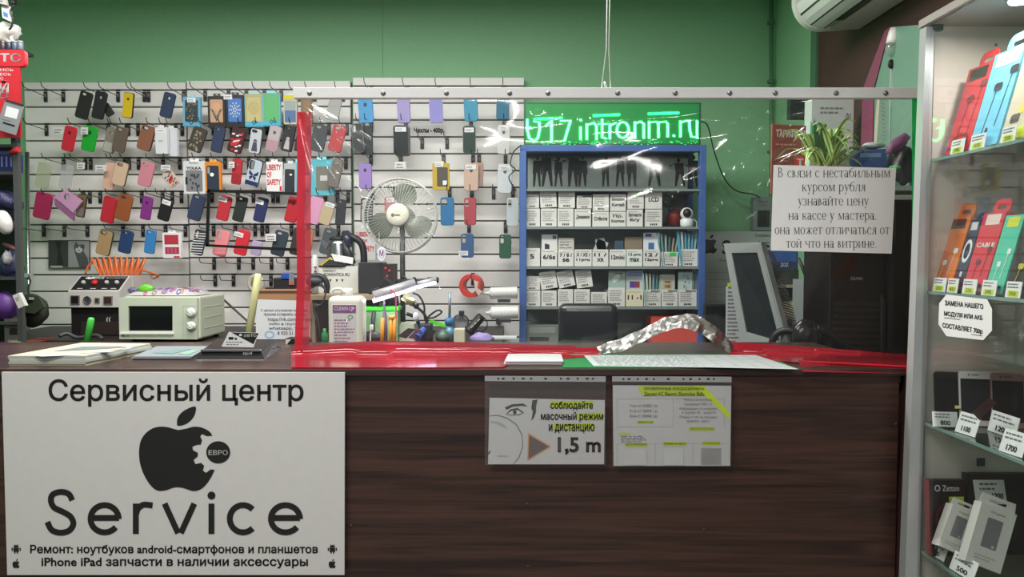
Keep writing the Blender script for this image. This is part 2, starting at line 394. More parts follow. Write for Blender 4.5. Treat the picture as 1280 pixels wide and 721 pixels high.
# ------------------------------------------------------------------ phone cases
YC = YW - 0.165
GC = 'phone cases hung on the slatwall'
def lens(m, w, h, kind, dk):
    pass
def case(cx, cy, Lp, Wp, tilt, rgb, label, panel, k, style='slot', rough=0.5, tagx=None, Y=YC, deco=None, rim=None, hooked=True, yaw=0, alpha=1.0):
    s = Y / F_PX
    h, w, t = Lp * s, Wp * s, 0.011
    top = (cx + math.sin(R(tilt)) * Lp * 0.44, cy - math.cos(R(tilt)) * Lp * 0.44)
    at = P(top[0], top[1], Y)
    o = thing('phone_case', label, 'phone case', at, GC)
    o.rotation_euler = (R(4), R(tilt), R(yaw))
    m = MB(); c = mat(rgb, rough, alpha=alpha); cr = mat(rim, rough) if rim else c
    r = min(w * 0.2, 0.014); y1 = h * 0.06; y0 = y1 - h
    holes = []
    if style == 'hole': holes = [ell(0, -h * 0.16, w * 0.13, w * 0.13, 14)]
    if style == 'slot': holes = [rrect(-w * 0.34, -w * 0.20, w * 0.04, -w * 0.02, w * 0.085, 3)]
    if style == 'corner': holes = [rrect(-w * 0.40, -w * 0.62, -w * 0.12, -w * 0.02, w * 0.10, 3)]
    if style == 'square': holes = [rrect(-w * 0.42, -w * 0.46, 0.0, -w * 0.04, w * 0.10, 3)]
    m.slab(front, rrect(-w / 2, y0, w / 2, y1, r), -t / 2, t / 2, c, holes, 0.0022, cr)
    sh = m.build('shell', o, True)
    if style == 'logo':
        MB().slab(front, ell(0, -h * 0.2, w * 0.12, w * 0.14, 14), t / 2 - 0.001, t / 2 + 0.0006, mat(tuple(int(v * 0.45) for v in rgb), 0.5)).build('emblem', sh, True)
    if style in ('corner', 'square', 'slot') and h > 0.11:
        q = holes[0]; xs = [p[0] for p in q]; ys = [p[1] for p in q]
        a = rrect(min(xs) - 0.0022, min(ys) - 0.0022, max(xs) + 0.0022, max(ys) + 0.0022, (max(xs) - min(xs)) * 0.35, 3)
        MB().slab(front, a, t / 2 - 0.001, t / 2 + 0.0014, cr, [rrect(min(xs), min(ys), max(xs), max(ys), (max(xs) - min(xs)) * 0.3, 3)]).build('camera_rim', sh, True)
    if rim is None and Lp > 28:
        MB().box((w / 2 + 0.0004, 0, -h * 0.28), (0.0022, t * 0.45, h * 0.10), mat(tuple(int(v * 0.8) for v in rgb), rough), 0.0006).build('button_cover', sh, True)
    if deco: deco(sh, w, h, t)
    if tagx:
        tx, ty = tagx; q = MB(); cx_, cy_ = tx * w, -ty * h
        q.box((cx_, -t / 2 - 0.0022, cy_), (w * 0.72, 0.0012, 0.023), WHITE); q.scrawl(front, cx_ - w * 0.28, cy_ + 0.006, cx_ + w * 0.28, cy_ - 0.007, 2, t / 2 + 0.0034, GREYINK, int(cx * 7 + cy))
        q.build('price_tag', o, True)
    if hooked:
        z = slot(panel, k) - 0.034; 
        if not any(abs(at.x - ux) < 0.02 and abs(z - uz) < 0.02 for ux, uz in used):
            used.append((at.x, z)); hook(at.x, z, 'hook of the ' + label.split(',')[0].split(' beside')[0].split(' hung')[0], False)
    return o
def deco_print(kind, c1=(230, 230, 230), c2=(20, 20, 20)):
    def f(o, w, h, t):
        m = MB(); a, b2 = mat(c1, 0.5), mat(c2, 0.5); d = t / 2 + 0.0007; d2 = d + 0.0006
        if kind == 'stripes':
            n = 9
            for i in range(n):
                z = -h * 0.04 - i * h * 0.1
                m.poly(front, [(-w * 0.47, z - h * 0.06), (w * 0.47, z + h * 0.03), (w * 0.47, z - h * 0.005), (-w * 0.47, z - h * 0.095)], d, a)
        elif kind == 'mosaic':
            rr = random.Random(3)
            for i in range(26):
                m.poly(front, ell(rr.uniform(-.3, .3) * w, -rr.uniform(.12, .85) * h, w * rr.uniform(.04, .1), w * rr.uniform(.05, .12), 7), d + i * 0.00002, a if i % 3 else b2)
        elif kind == 'blocks':
            rr = random.Random(5)
            for i in range(12):
                x, z = rr.uniform(-.4, .25) * w, -rr.uniform(.03, .88) * h
                m.poly(front, [(x, z), (x + w * .2, z + h * .03), (x + w * .17, z - h * .05), (x - w * .02, z - h * .06)], d + i * 0.00002, a if i % 2 else b2)
            m.poly(front, [(-w * .36, -h * .62), (-w * .1, -h * .4), (w * .34, -h * .3), (w * .2, -h * .55), (-w * .2, -h * .72)], d2, a)
            m.poly(front, [(-w * .2, -h * .5), (w * .24, -h * .38), (w * .2, -h * .44), (-w * .18, -h * .56)], d2 + 0.0004, b2)
        elif kind == 'butterfly':
            for s in (-1, 1):
                m.poly(front, [(0, -h * .50), (s * w * .36, -h * .34), (s * w * .33, -h * .5), (s * w * .1, -h * .56)], d, b2)
                m.poly(front, [(0, -h * .54), (s * w * .27, -h * .58), (s * w * .2, -h * .72), (s * w * .03, -h * .62)], d, b2)
            m.rect(front, -w * .46, -h * .74, w * .46, -h * .9, d, b2)
        elif kind == 'figure':
            m.poly(front, ell(0, -h * .45, w * .16, w * .17, 12), d, a); m.poly(front, [(-w * .24, -h * .85), (-w * .16, -h * .52), (w * .16, -h * .52), (w * .26, -h * .85)], d, a)
            m.poly(front, ell(-w * .05, -h * .46, w * .03, w * .04, 8), d2, b2); m.poly(front, ell(w * .07, -h * .46, w * .03, w * .04, 8), d2, b2)
        elif kind == 'gradient':
            m.rect(front, -w * .46, -h * .5, w * .46, -h * .9, d, a)
        elif kind == 'patch':
            m.poly(front, rrect(-w * .4, -h * .88, w * .4, -h * .52, w * .1, 3), d, a)
        m.build('printed_pattern', o, True)
    return f
K = case
# first row
K(104, 131, 34, 16, 18, (36, 35, 36), 'plain matt black phone case, first case of the top row', 'L', 0)
K(123.5, 131, 34, 15, 14, (34, 34, 38), 'black phone case with a round hole near the top', 'L', 0, 'hole')
K(134, 137, 16, 10, -30, (40, 42, 40), 'small dark bumper case tucked behind the black case with round hole', 'L', 0, 'none', Y=YC + 0.03, hooked=False)
K(159.5, 131, 31, 13, 8, (205, 178, 24), 'yellow phone case with black edge in the top row', 'L', 0, 'logo', rim=(40, 38, 30))
K(209, 131, 31, 15, 16, (44, 58, 86), 'dark blue phone case with a round hole near the top', 'L', 0, 'hole')
# second row
K(85.5, 173, 31, 15, 15, (200, 36, 56), 'bright red phone case beside the bright green one', 'L', 2, 'logo')
K(111, 173, 31, 17, 14, (24, 160, 46), 'bright green silicone phone case in the second row', 'L', 2, 'logo')
K(137, 175, 32, 14, 16, (128, 122, 110), 'silver and clear phone case partly behind a grey brown one', 'L', 2, 'hole', Y=YC + 0.022, deco=deco_print('patch', (170, 168, 160)))
K(149.5, 174, 31, 16, 16, (98, 84, 74), 'grey brown phone case overlapping a silver one', 'L', 2)
K(182, 172, 31, 18, 18, (136, 88, 66), 'tan leather look phone case in the second row with black rim', 'L', 2, rim=(60, 40, 34))
K(246, 174, 31, 18, 22, (62, 56, 52), 'black phone case with an ornate gold pattern', 'M', 2, 'none', deco=deco_print('mosaic', (150, 140, 110), (95, 88, 70)))
K(272, 174, 32, 14, 14, (44, 54, 84), 'narrow navy phone case under the beige boxed one', 'M', 2)
K(295.5, 175, 32, 18, 18, (60, 26, 32), 'black phone case with red and white painted shapes', 'M', 2, 'none', deco=deco_print('blocks', (196, 34, 48), (225, 215, 215)))
K(319, 176, 31, 15, 10, (186, 190, 196), 'pale clear phone case with a small dark figure', 'M', 2, rim=(60, 62, 70), deco=deco_print('figure', (70, 66, 84), (200, 200, 205)))
K(341.5, 173, 32, 15, 15, (176, 166, 168), 'silver phone case fading to pink below', 'M', 2, 'logo', deco=deco_print('gradient', (172, 138, 146)))
K(360, 173, 32, 14, 13, (38, 38, 42), 'black phone case with a pale round figure', 'M', 2, deco=deco_print('figure', (180, 176, 172), (60, 50, 50)))
K(373, 178, 22, 8, 14, (70, 30, 34), 'dark red phone case half hidden by the red tape', 'M', 2, 'none')
K(398, 172, 34, 18, 14, (66, 70, 74), 'black phone case seen through the film next to the red tape', 'M', 2)
K(421, 173, 33, 17, 17, (178, 66, 70), 'dusty red phone case seen through the film in the second row', 'M', 2)
K(417, 136, 28, 16, 14, (176, 178, 176), 'frosted clear phone case just under the white rail', 'M', 0, 'none', alpha=0.7)
# third row
K(53, 219, 32, 17, 14, (176, 184, 150), 'clear yellowish gel phone case, first of the third row', 'L', 4, 'none', alpha=0.45, rough=0.2)
K(82, 221, 30, 15, 12, (190, 190, 194), 'clear colourless gel phone case in the third row', 'L', 4, 'none', alpha=0.4, rough=0.2)
K(136, 220, 34, 14, 12, (212, 172, 152), 'pale peach phone case behind the beige one', 'L', 4, 'none', Y=YC + 0.022)
K(150, 217, 30, 17, 17, (206, 178, 152), 'beige phone case with dark rim in front of a peach one', 'L', 4, rim=(110, 90, 76))
K(182, 217, 31, 17, 16, (200, 128, 142), 'pink phone case in the third row below the tan one', 'L', 4)
K(213, 223, 20, 14, -35, (190, 176, 164), 'small broken looking case with black and red scraps', 'L', 4, 'none', deco=deco_print('blocks', (190, 60, 40), (30, 30, 36)))
K(295.5, 214, 32, 12, 8, (172, 36, 48), 'narrow red phone case with a dark camera hole and tag', 'M', 4, 'hole', deco=deco_print('patch', (150, 30, 40)))
K(317, 216, 34, 17, 16, (180, 192, 204), 'pale blue phone case with a dark butterfly', 'M', 4, 'corner', rim=(30, 32, 50), deco=deco_print('butterfly', (40, 48, 90), (34, 42, 84)))
K(419, 217, 34, 14, 14, (112, 104, 98), 'grey brown phone case in front of the teal pack', 'M', 4, Y=YC - 0.02)
# fourth row
K(52.5, 257, 33, 21, 14, (172, 36, 88), 'crimson wallet style phone case, first of the fourth row', 'L', 6, 'none', rough=0.65)
K(101, 257, 29, 11, 13, (112, 96, 66), 'gold brown phone case with round hole beside the lilac box', 'L', 6, 'hole', rim=(70, 58, 44), deco=deco_print('patch', (126, 122, 116)))
K(135, 262, 33, 17, 14, (190, 42, 56), 'red phone case partly under the orange brown one', 'L', 6, 'none', Y=YC + 0.022)
K(154, 259, 33, 18, 16, (148, 84, 46), 'orange brown phone case overlapping a red one', 'L', 6)
K(182.5, 260, 29, 13, 12, (126, 48, 128), 'purple phone case in the fourth row', 'L', 6, 'logo')
K(206, 262, 28, 15, 18, (28, 28, 30), 'black phone case with white tag in the fourth row', 'L', 6, 'none', tagx=(0.0, 0.10))
K(245, 259, 33, 17, 18, (50, 60, 86), 'dark blue phone case just outside the black frame corner', 'M', 6)
K(279.5, 260, 31, 15, 15, (184, 44, 56), 'red phone case with white tag inside the black frame', 'M', 6, 'none', tagx=(-0.2, 0.10))
K(299.5, 261, 32, 14, 16, (38, 44, 42), 'dark green black phone case inside the black frame', 'M', 6)
K(325.5, 262, 31, 14, 15, (40, 46, 90), 'royal navy phone case with white tag inside the black frame', 'M', 6, 'none', tagx=(-0.2, 0.14))
K(365, 262, 32, 15, 15, (176, 32, 46), 'deep red phone case touching the tape at its side', 'M', 6, 'logo')
K(393, 263, 34, 17, 15, (210, 150, 184), 'pink phone case seen through the film beside the tape', 'M', 6, 'none')
K(408, 267, 28, 15, 18, (186, 168, 136), 'beige phone case with dangling white label behind the film', 'M', 6, 'none', tagx=(0.1, 0.02), Y=YC - 0.02)
K(425.5, 265, 32, 12, 6, (46, 48, 54), 'slim black phone case behind the film beside the panel joint', 'M', 6)
# fifth row
K(130, 303, 32, 18, 15, (176, 146, 106), 'sand coloured phone case in the fifth row', 'L', 8, rim=(60, 50, 40))
K(156.5, 302, 29, 16, 14, (38, 66, 108), 'navy blue phone case beside the sand coloured one', 'L', 8)
K(187, 302, 30, 13, 9, (54, 128, 190), 'sky blue phone case in the fifth row', 'L', 8)
K(248, 303, 32, 15, 15, (48, 52, 66), 'black and white diagonally striped phone case', 'M', 8, 'corner', deco=deco_print('stripes', (222, 222, 222)))
K(276, 304, 33, 17, 15, (230, 136, 142), 'salmon pink phone case crossed by the black frame', 'M', 8, 'corner')
K(302, 303, 32, 16, 15, (206, 44, 58), 'bright red phone case with tag crossed by the black frame', 'M', 8, 'none', tagx=(-0.35, 0.16))
K(320, 310, 18, 13, 12, (176, 160, 196), 'pale lilac phone case hanging low in the fifth row', 'M', 8, 'none')
K(349, 304, 32, 17, 16, (52, 62, 74), 'slate blue phone case crossed by the black frame', 'M', 8)
K(371, 302, 34, 14, 14, (56, 50, 48), 'dark brown phone case beside the red tape in the fifth row', 'M', 8, 'none')
K(386, 300, 26, 9, 10, (176, 120, 84), 'orange tan phone case hidden in part by the red tape', 'M', 8, 'none', Y=YC + 0.02)
K(410, 302, 33, 17, 16, (72, 80, 84), 'charcoal phone case above the kettle spout', 'M', 8)
# behind the film, last panel
KB = dict(rough=0.55)
K(457, 138, 30, 18, -3, (74, 152, 206), 'sky blue phone case in the top row behind the film', 'R', 0, 'logo')
K(504.5, 138, 30, 16, -2, (160, 148, 200), 'lilac phone case in the top row behind the film', 'R', 0, 'none')
K(545, 138, 30, 17, -2, (142, 138, 206), 'violet blue phone case with white edge in the top row', 'R', 0, 'none', rim=(200, 196, 224))
K(588.5, 136, 30, 17, -2, (60, 146, 180), 'turquoise phone case in the top row behind the film', 'R', 0, 'none')
K(628.5, 134, 29, 16, 1, (36, 110, 140), 'dark teal phone case, last of the top row', 'R', 0, 'none')
K(458, 175, 36, 15, 0, (44, 46, 50), 'black phone case peeking from behind a pale edged black one', 'R', 2, 'none', Y=YC + 0.024)
K(447, 172, 36, 14, -4, (48, 54, 56), 'black phone case with pale edge at the panel joint', 'R', 2, 'corner', rim=(150, 150, 150))
K(503, 176, 37, 19, 0, (120, 124, 124), 'grey phone case behind the wide tagged black one', 'R', 2, 'none', Y=YC + 0.03)
K(501, 175, 37, 19, 0, (38, 44, 46), 'wide glossy black phone case with white tag above the fan', 'R', 2, 'none', tagx=(0, 0.08), rim=(120, 124, 124), rough=0.3)
K(586.5, 174, 34, 16, 0, (30, 56, 48), 'bottle green phone case with white tag in the second row', 'R', 2, 'none', tagx=(0, 0.10), rim=(140, 146, 140))
K(629.5, 174, 36, 16, 1, (206, 206, 202), 'white phone case with tag in the second row', 'R', 2, 'logo', tagx=(0, 0.06))
K(456.5, 220, 31, 16, 0, (150, 124, 190), 'purple phone case with pale loop left of the fan', 'R', 4, 'logo')
K(589, 221, 34, 18, 1, (198, 170, 152), 'beige pink phone case with white tag in the third row', 'R', 4, 'logo', tagx=(-0.05, 0.08))
K(597, 218, 30, 14, 2, (170, 140, 126), 'brown pink phone case behind the beige tagged one', 'R', 4, 'none', Y=YC + 0.022)
K(631, 223, 36, 18, 2, (204, 210, 212), 'white phone case with tag in the third row', 'R', 4, 'logo', tagx=(0, 0.08))
K(458, 263, 31, 15, 3, (30, 32, 36), 'black phone case with white ribs beside the fan', 'R', 6, 'corner', deco=deco_print('stripes', (170, 172, 176)))
K(487, 258, 24, 13, 0, (186, 80, 88), 'red phone case seen through the fan grille', 'R', 6, 'none', tagx=(0.1, 0.1))
K(559, 264, 35, 17, 0, (46, 112, 162), 'blue phone case to the side of the fan', 'R', 6, 'square')
K(587.5, 264, 34, 15, 0, (170, 68, 78), 'red phone case with dark emblem behind the film', 'R', 6, 'corner')
K(641, 265, 36, 15, 1, (196, 204, 206), 'white phone case beside the blue rack post', 'R', 6, 'corner')
K(584, 307, 30, 16, 0, (58, 92, 132), 'blue phone case with pale tag in the lowest row', 'R', 8, 'corner', tagx=(-0.3, 0.75))
K(631.5, 308, 30, 15, 0, (48, 92, 70), 'green phone case in the lowest row', 'R', 8, 'corner')

# ------------------------------------------------------------------ boxed and bagged goods on hooks
def pack(cx, cy, w_, h_, rgb, label, panel, k, art, tilt=0, name='case_pack', cat='packaged case', depth=0.02, Y=YC, tag_=None, hooked=True):
    s = Y / F_PX; w, h = w_ * s, h_ * s
    at = P(cx, cy - h_ / 2 - 1, Y); o = thing(name, label, cat, at, 'packaged goods on the slatwall'); o.rotation_euler = (R(2), R(tilt), 0)
    m = MB(); c = mat(rgb, 0.4)
    m.slab(front, rrect(-w / 2, -h, w / 2, -h * 0.03, 0.004, 2), -depth / 2, depth / 2, c, inset=0.001)
    m.build('carton', o, True)
    MB().slab(front, rrect(-w * .2, -h * .05, w * .2, h * .05, 0.003, 2), -0.001, 0.001, mat(tuple(min(255, v + 40) for v in rgb), 0.4), [ell(0, h * .015, w * .06, w * .03, 10)]).build('hang_tab', o, True)
    if art:
        a = MB(); art(a, w, h, depth / 2 + 0.0006); a.build('printed_face', o, True)
    if tag_:
        q = MB(); q.box((tag_[0] * w, -depth / 2 - 0.002, -tag_[1] * h), (0.042, 0.0012, 0.024), WHITE); q.scrawl(front, tag_[0] * w - 0.017, -tag_[1] * h + 0.006, tag_[0] * w + 0.017, -tag_[1] * h - 0.008, 2, depth / 2 + 0.003, GREYINK, int(cx)); q.build('price_tag', o, True)
    if hooked:
        z = slot(panel, k) - 0.034
        if not any(abs(at.x - ux) < 0.02 and abs(z - uz) < 0.02 for ux, uz in used):
            used.append((at.x, z)); hook(at.x, z, 'hook of the ' + label.split(',')[0])
    return o
def art_window(case_rgb, pat=None, logo=None, frame=None):
    def f(a, w, h, d):
        if frame: a.rect(front, -w * .44, -h * .04, w * .44, -h * .97, d, mat(frame, 0.4))
        a.poly(front, rrect(-w * .36, -h * .84, w * .36, -h * .14, w * .07, 3), d + 0.0006, mat(case_rgb, 0.35))
        if pat == 'collar':
            a.poly(front, ell(0, -h * .36, w * .24, w * .22, 16), d + 0.0012, mat((206, 160, 126), 0.5))
            a.poly(front, [(-w * .33, -h * .42), (0, -h * .82), (w * .33, -h * .42), (w * .22, -h * .44), (0, -h * .64), (-w * .22, -h * .44)], d + 0.0013, mat((50, 84, 84), 0.4))
            for i in range(-3, 4): a.poly(front, ell(i * w * .09, -h * (.68 - abs(i) * .065), w * .035, w * .04, 8), d + 0.0016, mat((160, 150, 110), 0.4))
        elif pat == 'mandala':
            for r_, n in ((.28, 10), (.18, 8), (.08, 5)):
                for i in range(n): a.poly(front, ell(math.cos(6.283 * i / n) * r_ * w, -h * .48 + math.sin(6.283 * i / n) * r_ * w * 1.3, w * .04, w * .05, 7), d + 0.0012, mat((190, 196, 200), 0.5))
        elif pat == 'floral':
            rr = random.Random(9)
            for i in range(24): a.poly(front, ell(rr.uniform(-.3, .3) * w, -rr.uniform(.2, .8) * h, w * .05, w * .04, 7), d + 0.0012 + i * 0.00001, mat((150, 116, 76) if i % 2 else (92, 100, 84), 0.5))
        elif pat == 'scroll':
            for r_ in (.30, .22, .13, .06):
                a.slab(front, ell(0, -h * .45, w * r_, w * r_ * 1.1, 18), d + 0.0006, d + 0.0012, mat((170, 150, 86), 0.5), [ell(0, -h * .45, w * (r_ - .025), w * (r_ - .025) * 1.1, 18)])
        if logo:
            a.rect(front, -w * .46, -h * .85, w * .46, -h * .97, d + 0.0014, mat(logo, 0.4))
            a.poly(front, [(0, -h * .80), (w * .13, -h * .87), (0, -h * .94), (-w * .13, -h * .87)], d + 0.002, mat((40, 60, 80), 0.4))
            a.poly(front, [(0, -h * .83), (w * .08, -h * .87), (0, -h * .91), (-w * .08, -h * .87)], d + 0.0026, mat(logo, 0.4))
    return f
pack(240.5, 140, 22, 38, (104, 164, 190), 'pale blue boxed phone case with dark window and brown flowers', 'M', 0, art_window((50, 62, 68), 'floral', (96, 160, 196)), 2, tag_=(0, .14))
pack(271, 140, 22, 40, (38, 36, 36), 'black boxed phone case showing a beige jewelled collar design', 'M', 0, art_window((196, 152, 120), 'collar'))
pack(294, 139, 23, 41, (30, 30, 36), 'black boxed phone case with a blue medallion pattern', 'M', 0, art_window((72, 118, 186), 'mandala'), tag_=(-.35, .10))
pack(317.5, 138, 23, 42, (104, 170, 190), 'pale blue boxed phone case with golden scroll pattern', 'M', 0, art_window((190, 180, 128), 'scroll', (70, 170, 200), (176, 166, 110)))
pack(339.5, 137, 22, 42, (104, 172, 192), 'pale blue boxed phone case with a plain green face', 'M', 0, art_window((92, 176, 112), None, (76, 168, 196), (96, 170, 116)))
def art_bag(a, w, h, d):
    a.rect(front, -w * .45, -h * .02, w * .45, -h * .16, d, mat((204, 190, 40), .4)); a.rect(front, -w * .4, -h * .52, w * .4, -h * .92, d, mat((78, 110, 150), .4))
    a.rect(front, -w * .4, -h * .2, w * .4, -h * .5, d, mat((150, 158, 158), .4))
pack(363, 138, 17, 36, (180, 180, 160), 'bagged phone case with yellow header and blue base', 'M', 0, art_bag)
pack(383, 138, 14, 40, (128, 100, 74), 'brown paper bagged item half behind the red tape', 'M', 0, lambda a, w, h, d: a.rect(front, -w * .2, -h * .2, w * .3, -h * .8, d, mat((140, 110, 80), .5)))
def art_white(a, w, h, d):
    a.rect(front, -w * .38, -h * .1, w * .38, -h * .24, d, mat((240, 240, 240), .5)); a.scrawl(front, -w * .25, -h * .5, w * .25, -h * .58, 2, d, GREYINK, 3); a.scrawl(front, -w * .3, -h * .14, w * .3, -h * .2, 1, d + .0006, GREYINK, 8)
pack(202, 176, 15, 34, (212, 214, 216), 'white sealed pack with a price label in the second row', 'L', 2, art_white)
pack(214, 178, 16, 36, (200, 204, 208), 'pale clear pack behind the white sealed pack', 'L', 2, None, Y=YC + 0.03)
def art_clear(a, w, h, d):
    a.poly(front, rrect(-w * .38, -h * .93, w * .38, -h * .3, w * .06, 3), d, mat((120, 122, 124), .4)); rr = random.Random(4)
    for i in range(16): a.poly(front, ell(rr.uniform(-.2, .25) * w, -rr.uniform(.4, .85) * h, w * .05, w * .07, 6), d + .0006 + i * .00001, mat((60, 62, 66), .5))
    a.text(front, 'Perfect', -w * .2, -h * .06, w * .2, -h * .12, d, INK); a.text(front, 'YOLKA', -w * .34, -h * .2, w * .34, -h * .28, d + .001, INK, .03)
    a.rect(front, -w * .4, -h * .5, -w * .3, -h * .72, d + .001, INK)
pack(243, 222, 27, 42, (206, 208, 208), 'clear blister pack with dark tree pattern and black lettering', 'M', 4, art_clear)
def art_orange(a, w, h, d):
    a.poly(front, rrect(-w * .38, -h * 1.0, w * .38, -h * .16, w * .1, 3), d, mat((44, 52, 66), .4)); a.poly(front, ell(-w * .05, -h * .45, w * .13, w * .12, 10), d + .0008, WHITE)
    a.poly(front, rrect(-w * .32, -h * .42, -w * .18, -h * .2, w * .06, 3), d + .0008, mat((150, 150, 150), .3))
pack(266.5, 221, 20, 38, (214, 130, 44), 'orange boxed dark blue phone case in the third row', 'M', 4, art_orange)
def art_liberty(a, w, h, d):
    r = mat((206, 40, 60), .5)
    for i, (t, x1) in enumerate((('LIBERTY', .44), ('OF', -.16), ('SAFETY', .4))): a.text(front, t, -w * .44, -h * (.12 + .24 * i), w * x1, -h * (.31 + .24 * i), d, r, .035)
    a.rect(front, w * .32, -h * .82, w * .46, -h * .98, d, r)
pack(343, 221, 20, 38, (224, 222, 222), 'white bag lettered in red in the third row', 'M', 4, art_liberty)
def art_blk(a, w, h, d): a.poly(front, rrect(-w * .4, -h * .98, w * .42, -h * .22, w * .1, 3), d, mat((44, 46, 54), .4)); a.poly(front, ell(w * .1, -h * .4, w * .12, w * .08, 10), d + .0008, WHITE)
pack(363, 223, 15, 38, (168, 176, 178), 'black phone case in a clear bag beside the red lettered bag', 'M', 4, art_blk, tilt=2)
def art_teal(a, w, h, d): a.poly(front, rrect(-w * .22, -h * .86, w * .34, -h * .22, w * .05, 3), d, mat((118, 116, 106), .4)); a.rect(front, -w * .05, -h * .46, w * .25, -h * .6, d + .0008, mat((196, 196, 190), .5))
pack(402, 222, 30, 46, (92, 176, 190), 'teal framed blister pack seen through the film', 'M', 4, art_teal, Y=YC + 0.024)
pack(371, 222, 7, 40, (110, 176, 186), 'thin teal pack edge beside the red tape', 'M', 4, None, hooked=False)
def art_yel(a, w, h, d): a.poly(front, rrect(-w * .22, -h * .88, w * .42, -h * .18, w * .06, 3), d, mat((82, 76, 66), .4)); a.rect(front, w * .12, -h * .66, w * .36, -h * .82, d + .0008, WHITE)
pack(551, 221, 21, 34, (190, 160, 50), 'yellow bag holding a dark phone case', 'R', 4, art_yel, tag_=(-.1, .08))
def art_lib2(a, w, h, d):
    r = mat((200, 60, 74), .5); a.text(front, 'LIBERTY', -w * .44, -h * .16, w * .44, -h * .3, d, r, .035); a.text(front, 'OF', -w * .2, -h * .38, w * .1, -h * .48, d, r, .03); a.text(front, 'SAFETY', -w * .2, -h * .58, w * .44, -h * .74, d, r, .035)
pack(457, 305, 25, 42, (200, 198, 196), 'clear bag with red lettering behind the kettle', 'R', 8, art_lib2)
def art_redsq(a, w, h, d):
    r = mat((176, 54, 70), .4); a.rect(front, -w * .38, -h * .12, w * .38, -h * .48, d, r); a.rect(front, -w * .36, -h * .58, w * .4, -h * .84, d, mat((160, 60, 84), .4)); a.rect(front, w * .1, -h * .92, w * .42, -h * .98, d, RED)
    for i in range(3): a.rect(front, -w * (.24 - .2 * i), -h * .62, -w * (.14 - .2 * i), -h * .8, d + .0008, mat((186, 90, 110), .4))
pack(215, 307, 23, 33, (224, 222, 224), 'white card with two red windows in the fifth row', 'L', 8, art_redsq)
# lilac open gift box and small loose signs
def lilac():
    at = P(82, 240, YC); o = thing('gift_box', 'lilac cardboard box with round hole hung at an angle', 'box', at, 'packaged goods on the slatwall'); s = YC / F_PX
    c = mat((204, 150, 190), .5); c2 = mat((150, 96, 140), .5)
    f = plane(YC - .03)
    m = MB(); m.slab(f, [(68, 246), (82, 237), (103, 251), (91, 266)], -.012, .0, c, [ell(83, 246, 4, 4, 14)]); m.build('lid', o)
    m = MB(); m.slab(f, [(67, 248), (91, 266), (91, 276), (68, 257)], -.02, -.004, c2); m.build('tray', o)
    m = MB(); m.torus(P(83, 246, YC - .028), (0, 1, 0), 4 * s, .0016, mat((90, 60, 70), .3)); m.build('ring', o)
    z = slot('L', 6) - .034; used.append((at.x, z)); hook(at.x, z, 'thin wire hook carrying the lilac cardboard box')
lilac()
def wall_label(x0, y0, x1, y1, label, txt=None, Y=YC - .02, name='price_card', gray=False):
    f = plane(Y); m = MB(); m.slab(f, [(x0, y0), (x1, y0), (x1, y1), (x0, y1)], -.0006, .0006, mat((208, 208, 206), .6) if not gray else GREYP)
    o = m.build(name)
    q = MB()
    if txt: q.text(f, txt, x0 + (x1 - x0) * .1, y0 + (y1 - y0) * .2, x1 - (x1 - x0) * .1, y1 - (y1 - y0) * .15, .0012, INK)
    else: q.scrawl(f, x0 + (x1 - x0) * .15, y0 + (y1 - y0) * .2, x1 - (x1 - x0) * .1, y1, 2, .0012, GREYINK, int(x0))
    q.build('lettering', o); tag(o, label, 'price card', 'loose price cards on the slatwall'); return o
wall_label(66, 159, 79, 167, 'white price card beside the red case')
wall_label(101, 159, 110, 168, 'white price card behind the green case')
wall_label(119, 206, 133, 214, 'white price card beside the peach case')
wall_label(96, 203, 106, 211, 'white price card with dark border on an empty hook')
wall_label(201, 206, 213, 213, 'white price card over the broken looking case')
wall_label(286, 202, 293, 210, 'white price card beside the narrow red case')
wall_label(332, 292, 345, 301, 'white price card next to the slate blue case')
wall_label(493.5, 202, 507.5, 211, 'white price card hanging alone above the fan')
sg = MB(); fs = plane(YW - .003); sg.slab(fs, [(515, 157), (557, 157), (557, 170), (515, 170)], -.002, .0006, mat((216, 214, 210), .6)); so = sg.build('price_sign')
MB().text(fs, 'Чехлы - 400р.', 517.5, 159.5, 555.5, 167.5, .0014, INK, .045).build('lettering', so); tag(so, 'white strip with black price lettering among the hooks above the fan', 'sign')
